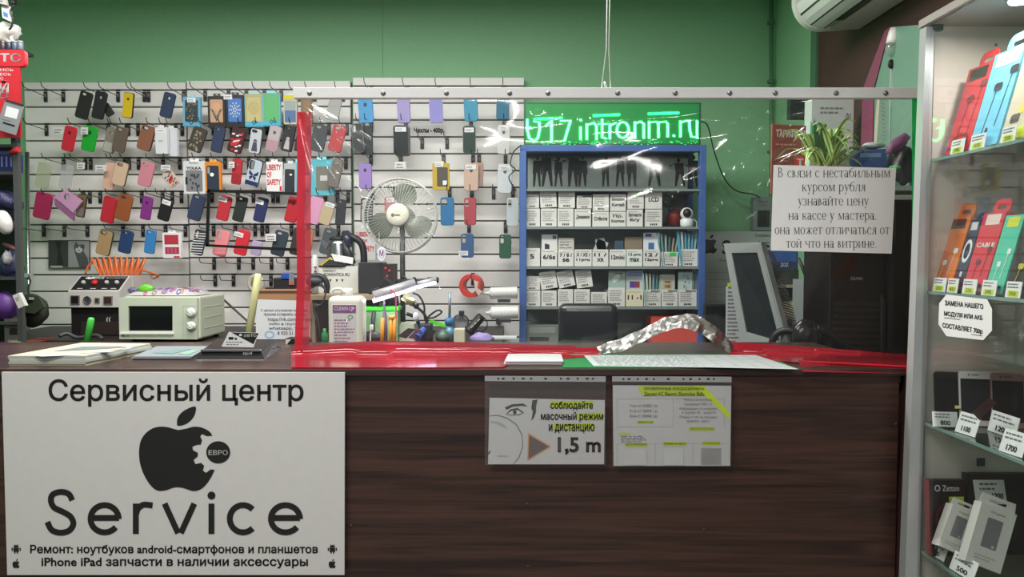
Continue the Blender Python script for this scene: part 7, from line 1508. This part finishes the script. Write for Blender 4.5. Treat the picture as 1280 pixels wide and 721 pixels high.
simple('green_spudger', 'bright green flat pry tool lying near the blue capped bottle', 'pry tool', lambda m: m.slab(plane(3.16), [(537, 399), (557, 405), (556, 409), (537, 404)], -.003, .003, mat((90, 206, 50), .4)))
cl = thing('pipe_clamp', 'steel ring clamp on the wall beside the black flashlight', 'clamp', P(576, 418, 3.6)); MB().torus(P(576, 402, 3.6), (0, 1, 0), .036, .004, STEEL).build('ring', cl); MB().box(P(577, 391, 3.6), (.025, .02, .02), DARK, .003).build('lock', cl); MB().lathe(P(576, 402, 3.62), (0, -1, 0), ((0, .033), (.004, .033)), mat((150, 152, 152), .3), 20).build('inner_disc', cl)
fl = thing('flashlight', 'black lettered flashlight hanging at a slant on the wall', 'flashlight', P(592, 420, 3.5)); MB().lathe(P(585, 415, 3.5), P(602, 395, 3.5) - P(585, 415, 3.5), ((0, .024), (.015, .026), (.02, .022), (.085, .022), (.10, .018)), BLACK, 18).build('barrel', fl); MB().torus(P(600, 405, 3.52), (.2, 1, 0), .035, .0025, DARK).build('strap', fl); m = MB(); f = plane(3.474)
for i in range(3): m.poly(f, [(588 + i * 4, 409 - i * 4), (591 + i * 4, 406 - i * 4), (592 + i * 4, 407 - i * 4), (589 + i * 4, 410 - i * 4)], 0, mat((180, 180, 170), .5))
m.build('lettering', fl)
simple('beige_block', 'beige plastic block on the desk under the flashlight', 'block', lambda m: m.span(P(567, 411, 3.15), (P(581, 424, 3.15).x, 3.2, ZD), mat((190, 186, 160), .5), .004))
simple('blue_lens', 'blue glass tool lying among phone parts on the desk', 'tool', lambda m: m.pipe([P(521, 422, 3.02), P(530, 411, 3.06)], [.018, .012], mat((70, 100, 190), .15), 10))
for i, (pts_, rgb, lb) in enumerate((([(497, 420), (510, 410), (520, 411), (508, 423)], (60, 50, 52), 'dark opened phone body lying on the desk nearest the orange handles'), ([(510, 422), (521, 411), (528, 412), (519, 424)], (110, 66, 90), 'purple red phone part lying beside the dark phone body'), ([(531, 422), (540, 412), (546, 413), (538, 424)], (36, 46, 44), 'dark green circuit board leaning behind the blue tool'))): simple('phone_part', lb, 'phone part', lambda m: m.slab(plane(3.0 + .02 * i), pts_, -.004, .004, mat(rgb, .35)))
simple('work_mat_paper', 'pale paper pile on the desk behind the orange handles', 'paper pile', lambda m: m.span(P(497, 405, 3.2), (P(518, 420, 3.2).x, 3.3, ZD), mat((190, 196, 170), .6), .002))
simple('green_tape_dispenser', 'dark green round dispenser on the desk under the bottle', 'dispenser', lambda m: m.lathe(P(554, 424, 3.1), (0, -.2, 1), ((0, .03), (.02, .03), (.03, .018), (.04, .008)), mat((70, 96, 80), .4), 16))
simple('lilac_cloth', 'lilac cloth lying on the desk against the wall', 'cloth', lambda m: m.ball(P(602, 424, 3.3), .05, mat((150, 136, 190), .6), (1, .5, .6), .2))
simple('white_paper_pad', 'white paper pad standing at the foot of the blue rack', 'paper pad', lambda m: m.span(P(613, 421, 3.3), (P(646, 430, 3.3).x, 3.36, ZD), mat((190, 196, 196), .6), .002))
hook(P(590, 357, 3.9).x, P(590, 350, 3.9).z, 'wire hook inside the red tape roll'); tr_ = thing('red_tape_roll', 'red tape roll with ragged ends hanging on the slatwall', 'tape', P(590, 372, 3.9)); c = P(590, 357, 3.88); s = 3.88 / F_PX
m = MB(); prof_ = [(-.022, 9.5 * s), (-.022, 14.5 * s), (.03, 14.5 * s), (.03, 9.5 * s)]; ax = Vector((-.35, -1, 0)).normalized(); u = ax.orthogonal().normalized(); w = ax.cross(u); rings = [[m.bm.verts.new(c + ax * a + (u * math.cos(2 * math.pi * i / 32) + w * math.sin(2 * math.pi * i / 32)) * r_) for i in range(32)] for a, r_ in prof_]
for q in range(4):
    for i in range(32): fc = m.bm.faces.new((rings[q][i], rings[q][(i + 1) % 32], rings[(q + 1) % 4][(i + 1) % 32], rings[(q + 1) % 4][i])); fc.smooth = False
m.mi(mat((206, 66, 62), .4)); m.build('tape_ring', tr_)
MB().slab(plane(3.83), [(592, 350), (598, 352), (597, 360), (603, 364), (598, 370), (594, 362)], 0, .003, mat((206, 190, 180), .5)).build('loose_end', tr_); MB().pipe(catmull([P(600, 366, 3.84), P(608, 368, 3.86), P(616, 367, 3.88)], 5), .002, RED, 5).build('thread', tr_)
for i, (x0, x1, y, rr_, lb) in enumerate(((613, 647, 366.5, 7.5, 'upper white ribbed cartridge lying beside the blue rack post'), (614, 648, 391, 8, 'lower white ribbed cartridge lying beside the blue rack post'))):
    k = thing('cartridge', lb, 'cartridge', P((x0 + x1) / 2, y + rr_, 3.42)); s = 3.42 / F_PX; c = P(x0, y, 3.42); pr = [(0, rr_ * s * .8)]
    n_ = 26
    for j in range(n_): pr += [((x1 - x0) * s * (j + .2) / n_, rr_ * s), ((x1 - x0) * s * (j + .7) / n_, rr_ * s * (.95 if j % 2 else .985))]
    MB().lathe(c, (1, .1, .02), pr, mat((206, 208, 204), .35), 24).build('barrel', k); MB().lathe(c, (-1, -.1, 0), ((0, rr_ * s * .8), (.006, rr_ * s * .4), (.014, .007), (.026, .006)), mat((196, 196, 190), .4)).build('nozzle', k); MB().span(P((x0 + x1) / 2 - 8, y + rr_ + 4, 3.45), P((x0 + x1) / 2 + 8, y + rr_ - .5, 3.5), mat((120, 124, 122), .5)).build('holder', k)
simple('wall_socket_box', 'small dark socket under the cartridges on the wall', 'socket', lambda m: (m.span(P(620, 397, 3.94), P(626, 404, 3.98), DARK, .002)))

# ------------------------------------------------------------------ display, tower and shelf things at the cash desk
ds = thing('grey_display', 'tilted silver grey display with ribbed side behind the film', 'display', (P(950, 440, 2.7).x, 2.75, ZC)); GD = mat((150, 156, 154), .4)
def quad(x, y):   # front face: 0..1 across, 0..1 down, nearer at its far end
    pxl, pxr = 905 + 22 * y, 951 + 38 * y; px = pxl + (pxr - pxl) * x; py = (306 - 2 * x) + (128 + 14 * x) * y; return px, py, 2.86 - .20 * x
def ff(x, y, d=0): px, py, Yq = quad(x, y); return P(px, py, Yq) + Vector((-d * .8, -d * .6, 0))
m = MB(); m.slab(ff, [(0, 0), (1, 0), (1, 1), (0, 1)], -.03, 0, GD, [[(.16, .08), (.84, .08), (.84, .88), (.16, .84)]]); m.build('bezel', ds)
m = MB(); m.slab(ff, [(.14, .07), (.86, .07), (.86, .89), (.14, .86)], -.02, -.006, mat((40, 46, 48), .18)); m.build('screen_glass', ds)
m = MB(); k1, k2 = m.mi(mat((112, 110, 108), .5)), m.mi(mat((70, 68, 68), .6)); N = 44
for i in range(N):
    v0, v1 = i / N, (i + .62) / N; v2 = (i + 1) / N
    def sd_(v, e, dpth): p = ff(1, v); q = P(952 + 38 * v + (13 + 6 * math.sin(v * 3)) * (1 if v > .04 else .5), 304 + 142 * v + 6, 2.92); r_ = p.lerp(q, e); return r_ + Vector((-.006 * dpth, .004 * dpth, 0))
    m.bm.faces.new([m.bm.verts.new(q) for q in (sd_(v0, 0, 0), sd_(v0, 1, 0), sd_(v1, 1, 0), sd_(v1, 0, 0))]).material_index = k1; m.bm.faces.new([m.bm.verts.new(q) for q in (sd_(v1, 0, 1), sd_(v1, 1, 1), sd_(v2, 1, 1), sd_(v2, 0, 1))]).material_index = k2
m.build('ribbed_side', ds); b0 = P(945, 436, 2.8); MB().span((b0.x - .05, 2.74, ZC), (b0.x + .12, 2.92, b0.z - .005), DARK).build('base', ds)
MB().slab(lambda x, y, d=0: ff(x, y, d), [(-.01, -.012), (1.01, -.012), (1.01, .0), (-.01, .0)], -.05, 0, GD).build('top_edge', ds)
strip = pbox('price_list', 'narrow white price list standing beside the grey display', 'paper', 908, 358, 926, 430, 3.05, .004, (190, 194, 196), lambda a, w, h, d: a.scrawl(front, -w * .4, h * .95, w * .4, h * .1, 16, d, GREYINK, 4), 0, zfix=ZC)
MB().box((-.02, -.002, strip.location.z * 0 + (P(908, 356, 3.05).z - ZC)), (.012, .003, .016), STICKY).build('sticky_marker', strip, True)
pbox('small_dark_monitor', 'dark monitor edge standing behind the narrow price list', 'monitor', 881, 380, 910, 430, 3.3, .03, (34, 36, 38), lambda a, w, h, d: a.rect(front, -w * .44, h * .96, w * .44, h * .1, d, mat((22, 24, 28), .15)), 0, zfix=ZC)
tw = thing('computer_tower', 'black computer tower with slatted lower front under the notice', 'computer', (P(1072, 440, 2.66).x, 2.75, ZC)); A, B2 = P(1038, 300, 2.66), P(1103, 440, 2.66); f = plane(2.66)
MB().span((A.x, 2.66, ZC), (B2.x, 2.90, A.z), mat((18, 17, 18), .45), .003).build('case', tw); m = MB()
for i in range(9): m.slab(f, [(1042, 377 + i * 8), (1100, 378 + i * 8), (1100, 382 + i * 8), (1042, 381 + i * 8)], 0, .006, mat((40, 38, 38), .35))
m.build('front_slats', tw); MB().slab(f, [(1040, 318), (1102, 318), (1102, 372), (1040, 372)], 0, .005, mat((18, 17, 18), .3)).build('front_door', tw); MB().text(f, 'ZALMAN', 1062, 346, 1077, 350, .0058, mat((206, 200, 200), .5), .03).build('lettering', tw); MB().slab(f, [(1100, 368), (1104, 374), (1104, 440), (1100, 440)], 0, .012, mat((50, 48, 48), .4)).build('side_rail', tw)
# steel letter tray frame with bottle, box shelf behind
tf_ = thing('letter_rack', 'light grey desk rack with steel upright beside the computer tower', 'rack', (P(1022, 440, 2.95).x, 2.95, ZC)); LGM = mat((160, 166, 166), .35, .3)
MB().span((P(1008, 400, 2.95).x, 2.95, ZC), (P(1011, 400, 2.95).x, 3.1, P(1008, 350, 2.95).z), LGM).build('upright', tf_); MB().slab(plane(2.95), [(1008, 346), (1018, 346), (1009, 362)], -.004, 0, LGM).build('gusset', tf_)
for y in (348, 363, 386): MB().span((P(1010, y, 2.95).x, 2.95, P(1010, y, 2.95).z - .03), (P(1036, y, 2.95).x, 3.1, P(1010, y, 2.95).z - .022), LGM).build('tray', tf_)
MB().span((P(1021, 347, 2.95).x, 2.955, P(1021, 358, 2.95).z), (P(1037, 347, 2.95).x, 2.96, P(1021, 345, 2.95).z), mat((176, 182, 182), .4)).build('front_plate', tf_)
btl = thing('glue_bottle', 'small red labelled glue bottle with blue cap in the desk rack', 'bottle', P(1028, 396, 2.92)); c = P(1028, 396, 2.92); MB().lathe(c, (0, 0, 1), ((0, .013), (.075, .014), (.085, .007)), mat((176, 40, 52), .35)).build('body', btl); MB().lathe(c + Vector((0, 0, .085)), (-.1, 0, 1), ((0, .007), (.03, .004), (.034, .009), (.05, .008)), mat((130, 150, 190), .35)).build('cap', btl); m = MB(); m.slab(plane(2.905), [(1025.5, 373), (1031, 373), (1031, 391), (1026, 391)], 0, .0006, PAPER); m.build('label_sheet', btl)
simple('yellow_clamp', 'yellow clamp standing behind the light grey desk rack', 'clamp', lambda m: (m.slab(plane(3.2), [(1007, 313), (1034, 318), (1034, 326), (1031, 327), (1031, 352), (1025, 352), (1024, 325), (1010, 319)], -.015, .015, mat((210, 160, 50), .4))))
simple('antenna_stick', 'slanted black antenna stick behind the grey display', 'antenna', lambda m: m.pipe([P(998, 322, 2.98), P(1014, 360, 2.98)], [.006, .009], DARK, 8))
bs = thing('side_bookcase', 'low wooden bookcase against the wall behind the grey display', 'bookcase', (P(1000, 440, 3.6).x, 3.7, ZC)); WD = mat((150, 136, 116), .6)
for y in (356, 396, 420): MB().span((P(965, y, 3.6).x, 3.6, P(965, y, 3.6).z - .014), (P(1035, y, 3.6).x, 3.9, P(965, y, 3.6).z), WD, .001).build('shelf', bs)
MB().span((P(965, y, 3.6).x, 3.9, ZC), (P(1035, y, 3.6).x, 3.91, P(965, 340, 3.6).z), mat((60, 56, 54), .6)).build('back_panel', bs)
for x in (963, 1035): MB().span((P(x, 356, 3.6).x, 3.6, ZC), (P(x, 356, 3.6).x + .014, 3.9, P(965, 352, 3.6).z), WD).build('side_panel', bs)
pbox('card_carton', 'light brown carton in the low bookcase', 'carton', 982, 377, 1008, 395, 3.62, .2, (196, 170, 140), None, zfix=P(965, 396, 3.6).z)
bxx = P(965, 356, 3.6).z
pbox('dark_device', 'dark device box lying on the low bookcase', 'device', 970, 337, 1024, 352, 3.63, .2, (34, 40, 38), None, zfix=bxx)
z2_ = P(970, 337, 3.63).z
pbox('blue_carton', 'blue carton with white lettering on top of the dark device', 'carton', 962, 312, 996, 330, 3.64, .15, (54, 84, 150), lambda a, w, h, d: (a.text(front, 'XXXX', -w * .1, h * .36, w * .2, h * .12, d, PAPER, .03), a.rect(front, -w * .5, h * .4, w * .5, h * .02, d * .4, mat((34, 48, 90), .4))), zfix=z2_ + .001)
pbox('white_carton', 'pale printed carton beside the blue lettered carton', 'carton', 998, 313, 1022, 334, 3.64, .12, (180, 186, 186), lambda a, w, h, d: a.scrawl(front, -w * .4, h * .9, w * .4, h * .2, 5, d, GREYINK, 8), zfix=z2_ + .001)
hd = thing('black_headset', 'black glossy headset lying before the computer tower', 'headset', (P(1000, 440, 2.74).x, 2.76, ZC)); MB().torus(P(984, 430, 2.66), (.4, 1, .1), .05, .013, BLACK, 28, 8).build('headband', hd); MB().ball(P(1006, 424, 2.64), .062, mat((26, 26, 28), .2), (.8, .4, 1.15), .12).build('ear_cup', hd); MB().pipe(catmull([P(1020, 410, 2.64), P(1034, 416, 2.638), P(1048, 426, 2.636), P(1060, 436, 2.636)], 5), [.016] * 16, mat((24, 24, 26), .25), 10).build('cable_bundle', hd)

# ------------------------------------------------------------------ stand at the edge of the room
Yr = 2.95; Yq_ = Yr + .28; rkx = P(25, 300, Yr).x; st = thing('display_stand', 'dark display stand full of wares at the edge, below the red board', 'display stand', (-2.05, 3.1, 0)); DS = mat((26, 26, 28), .5)
rkb = rkx * Yq_ / Yr; lying = lambda z: (lambda x, y, d=0: Vector((x, y, z + d)))
MB().span((rkx - .02, Yr, 0), (rkx, Yr + .02, P(20, 178, Yr).z), mat((70, 70, 72), .4)).build('upright', st); MB().span((-2.5, Yq_, 0), (rkb, Yq_ + .015, P(20, 178, Yr).z), DS).build('back_panel', st)
shz = []
for y in (180, 214, 277, 346, 402, 440):
    z = P(10, y, Yr).z; shz.append(z); MB().slab(lying(z), [(-2.5, Yr + .005), (rkx - .014, Yr + .005), (rkb - .004, Yq_), (-2.5, Yq_)], -.012, 0, mat((60, 60, 64), .4)).build('shelf', st)
shz = shz[1:]
rb_ = thing('red_operator_board', 'red advertising board with white lettering on the display stand', 'sign', P(6, 172, Yr - .03)); f = plane(Yr - .03); RB = mat((172, 34, 44), .45)
MB().slab(f, rrect(-60, 62, 31, 83, 5), -.02, 0, RB).build('header_board', rb_); MB().slab(f, [(-60, 80), (24, 80), (25, 172), (-60, 172)], -.012, -.002, RB).build('body_board', rb_)
m = MB(); PW = mat((214, 206, 206), .5); m.text(f, 'МТС', -17, 66.5, 26.5, 77.5, .0008, PW, .03); m.text(f, 'ПОДКЛЮЧИСЬ', -45, 85.5, 16.5, 89.5, -.0012, PW, .01); m.text(f, 'ЗДЕСЬ', -11, 91, 13.5, 95, -.0012, PW, .01); m.text(f, 'С', 0, 96, 4, 99.5, -.0012, PW, .01)
m.text(f, 'НОВЫЙ', -60, 100.5, 10.5, 116, -.0012, PW, .03); m.text(f, 'ПЛЮС', -50, 115, 10.5, 123, -.0012, PW, .03); m.build('lettering', rb_)
gc = thing('grey_leaflet', 'grey leaflet with white square hung on the red board', 'leaflet', P(15, 168, Yr - .06)); f = plane(Yr - .06); MB().slab(f, [(7, 124), (30.5, 131), (20, 169), (-6, 161)], -.002, 0, mat((120, 124, 126), .4)).build('sheet', gc); m = MB(); m.poly(f, [(8.5, 132.5), (24, 137), (21, 149), (5.5, 145)], .0006, mat((196, 198, 200), .6)); m.poly(f, [(4, 152), (19, 156.5), (18.5, 158.5), (3.5, 154)], .0008, INK); m.poly(f, [(2, 148), (14, 151), (13.8, 151.8), (1.8, 148.8)], .0006, GREYINK); m.build('printed_face', gc)
MB().slab(f, [(7.5, 125.5), (29, 132), (30.5, 131), (7, 124)], .0, .003, DARK).build('clip_edge', gc)
ztp = P(10, 62, Yr).z; tb = thing('stand_topboard', 'dark top shelf above the red board holding jars', 'shelf', (-2.1, Yr + .1, ztp)); MB().span((-2.35, Yr - .01, ztp - .012), (P(28, 62, Yr).x, Yr + .07, ztp), DARK).build('board', tb); MB().span((P(6, 62, Yr).x, Yr + .02, P(10, 182, Yr).z), (P(12, 62, Yr).x, Yr + .05, ztp - .012), DARK).build('post', tb); MB().span((-2.25, Yr + .02, P(10, 182, Yr).z), (-2.22, Yr + .05, ztp - .012), DARK).build('post', tb)
for i, (x, rgb, lb) in enumerate(((4, (60, 44, 46), 'brown'), (11.5, (40, 46, 60), 'blue black'), (19, (70, 78, 92), 'slate'), (26, (96, 104, 116), 'pale grey'))):
    k = thing('small_jar', '%s jar in the row above the red board' % lb, 'jar', (P(x, 62, Yr + .03).x, Yr + .03, ztp), 'jars above the red board'); MB().lathe(k['at'], (0, 0, 1), ((0, .010), (.002, .0112), (.03, .0112), (.034, .009)), mat(rgb, .35), 14).build('jar_body', k); MB().lathe(Vector(k['at']) + Vector((0, 0, .034)), (0, 0, 1), ((0, .0095), (.006, .0095), (.007, .006)), mat((150, 152, 154), .4), 14).build('lid', k)
bgw = [((4, 42), .05, (190, 190, 182), (1.3, .6, .8), 'white crumpled plastic bag on the jars above the red board'), ((14, 46), .03, (200, 200, 196), (.7, .6, 1.0), 'white twisted wrapper hanging over the jars')]
for (x, y), r_, rgb, sc_, lb in bgw:
    k = thing('plastic_wrapper', lb, 'wrapper', P(x, y + 8, Yr + .04)); MB().ball(P(x, y, Yr + .04), r_, mat(rgb, .3), sc_, .45).build('wrapper_body', k)
k = thing('white_blue_pack', 'white hanging pack with blue picture at the upper corner', 'pack', P(8, 32, Yr)); f = plane(Yr); MB().slab(f, [(1, 3), (12, 8), (15, 28), (3, 22)], -.01, 0, mat((176, 182, 184), .4)).build('pack_body', k); m = MB(); m.poly(f, [(4, 14), (10, 17), (10, 22), (5, 20)], .0008, mat((70, 110, 160), .4)); m.build('printed_face', k)
k = thing('grey_scrap_pack', 'grey printed pack hanging at the very top corner', 'pack', P(6, 8, Yr)); MB().slab(f, [(-6, -8), (10, -2), (12, 8), (-4, 4)], .004, .012, mat((150, 150, 146), .4)).build('pack_body', k); m = MB(); m.scrawl(f, -2, -2, 9, 4, 3, .0128, DARK, 3); m.build('printed_face', k)
tag(MB().pipe(catmull([P(18, -6, Yr), P(17, 6, Yr + .02), P(13, 14, Yr), P(16, 24, Yr), P(14, 34, Yr), P(11, 37, Yr)], 6), .004, BLACK, 6).build('black_string'), 'black string hanging down beside the white and blue pack', 'cord'); 
tag(MB().box(P(17, 2, Yr + .02), (.016, .02, .022), BLACK, .003).build('cord_clip'), 'small black clip at the top of the hanging cord', 'clip')
# stand wares
bk = thing('blue_basket', 'dark blue plastic basket with white ribs on the stand', 'basket', (P(8, 214, Yr + .02).x, Yr + .1, shz[0])); A, B2 = P(-8, 186, Yr + .03), P(21, 214, Yr + .03); BB = mat((40, 44, 96), .35)
MB().span((A.x, Yr + .03, shz[0]), (B2.x, Yr + .05, A.z - .02), BB, .003).build('front_wall', bk); MB().span((B2.x - .004, Yr + .05, shz[0]), (B2.x, Yr + .07, A.z - .02), BB).build('side_wall', bk); MB().span((A.x - .01, Yr + .026, A.z - .024), (B2.x + .008, Yr + .054, A.z - .008), mat((60, 64, 130), .3), .003).build('rim', bk)
for i in range(5): MB().span((A.x + .012 + i * .018, Yr + .026, shz[0] + .02), (A.x + .018 + i * .018, Yr + .03, A.z - .03), mat((120, 126, 190), .3)).build('rib', bk)
k = thing('red_marker', 'red capped marker lying over the blue basket', 'marker', P(20, 190, Yr)); MB().pipe([P(12, 191, Yr + .0), P(23, 186.5, Yr - .01)], [.008, .011], mat((180, 34, 46), .4), 10).build('marker_body', k)
def soft(name, label, cat, x, y, r_, rgb, sc_, jig=.25, Y=Yr + .08, rot=None, zrest=None):
    k = thing(name, label, cat, P(x, y, Y)); c = P(x, y, Y)
    if zrest is not None: c.z = max(c.z, zrest + r_ * sc_[2] * .8)
    MB().ball(c, r_, mat(rgb, .5), sc_, jig, rot).build('cloth_body', k); return k
k = soft('navy_cap', 'navy cap with pale lettering on the stand shelf', 'cap', 8, 250, .062, (40, 38, 80), (1.1, .7, .55), .15, Yr + .06, Euler((0, R(24), 0))); m = MB(); f = lambda x, y, d=0: P(x, y + (x - 2) * .45, Yr + .008); m.text(f, 'TEIT', 0, 243, 16, 249, 0, mat((130, 126, 160), .5), .02); m.build('lettering', k)
soft('white_slipper', 'white soft slipper on the stand under the navy cap', 'slipper', 5, 278, .042, (200, 196, 192), (.7, .7, 1.15), .1, Yr - .0, Euler((0, R(-18), 0)))
soft('denim_bundle', 'blue white denim bundle on the stand shelf', 'cloth', 14, 330, .055, (56, 58, 92), (.75, .7, 1.0), .35, Yr + .08); soft('white_rag', 'white rag tucked in the denim bundle', 'rag', 9, 322, .024, (180, 180, 184), (.7, .6, 1.1), .4, Yr + .03); soft('pink_strap', 'dull pink strap lying over the denim bundle', 'strap', 12, 308, .03, (120, 70, 80), (1.0, .4, .28), .2, Yr + .05, Euler((0, R(25), 0)))
soft('purple_bag', 'shiny purple bag on the stand beside the grey gadgets', 'bag', 5, 382, .055, (84, 44, 116), (1, .7, 1.0), .15, Yr + .04); soft('black_pouch', 'black pouch lying at the foot of the stand', 'pouch', 10, 438, .06, (24, 24, 26), (1.1, .7, .7), .3, Yr + .05)
pbox('grey_gadget', 'grey handheld gadget with buttons on the stand', 'gadget', 6, 398, 26, 432, Yr + .03, .05, (96, 94, 88), lambda a, w, h, d: (a.rect(front, -w * .2, h * .7, w * .4, h * .5, d, mat((40, 40, 40), .3)), a.rect(front, -w * .3, h * .35, w * .3, h * .25, d, mat((150, 148, 140), .4))), 12, zfix=shz[4])
pbox('white_adapter', 'white plastic adapter leaning across the green bag', 'adapter', 22, 366, 32, 384, Yr - .04, .02, (196, 194, 188), lambda a, w, h, d: a.scrawl(front, -w * .3, h * .8, w * .3, h * .5, 2, d, GREYINK, 3), 0).rotation_euler = (0, R(-24), 0)
gb2 = thing('olive_pouch', 'dark olive green pouch hooked on the chrome upright', 'pouch', P(41, 408, 3.4)); c = P(40, 388, 3.4); MB().ball(c, .075, mat((52, 58, 46), .6), (.95, .6, 1.0), .12).build('pouch_body', gb2); MB().slab(plane(3.34), [(29, 382), (37, 368), (48, 370), (56, 384), (44, 392), (31, 390)], -.01, .004, mat((66, 76, 56), .55)).build('flap', gb2); MB().box(P(39, 373, 3.33), (.018, .006, .012), mat((190, 188, 180), .4)).build('label_patch', gb2)
MB().pipe(catmull([P(37, 372, 3.38), P(35, 360, 3.45), P(38, 352, 3.6), P(36, 345, 3.86)], 5), .004, DARK, 6).build('hanging_strap', gb2)
simple('red_crate', 'dull red crate corner behind the magazine stack', 'crate', lambda m: m.span(P(23, 428, 3.2), (P(43, 438, 3.2).x, 3.35, ZD), mat((140, 60, 50), .6), .003))
simple('olive_carton', 'olive yellow carton end behind the magazine stack', 'carton', lambda m: m.span(P(1, 443, 2.52), (P(13, 458, 2.52).x, 2.58, ZT), mat((120, 112, 60), .6), .002))
simple('black_cable_bundle', 'black cable lying on the desk before the heating machine', 'cable', lambda m: m.pipe(catmull([P(74, 420, 3.0), P(84, 417, 3.02), P(98, 422, 3.02), P(120, 419, 3.02), P(128, 424, 3.0)], 6), .008, mat((50, 50, 52), .5), 8))
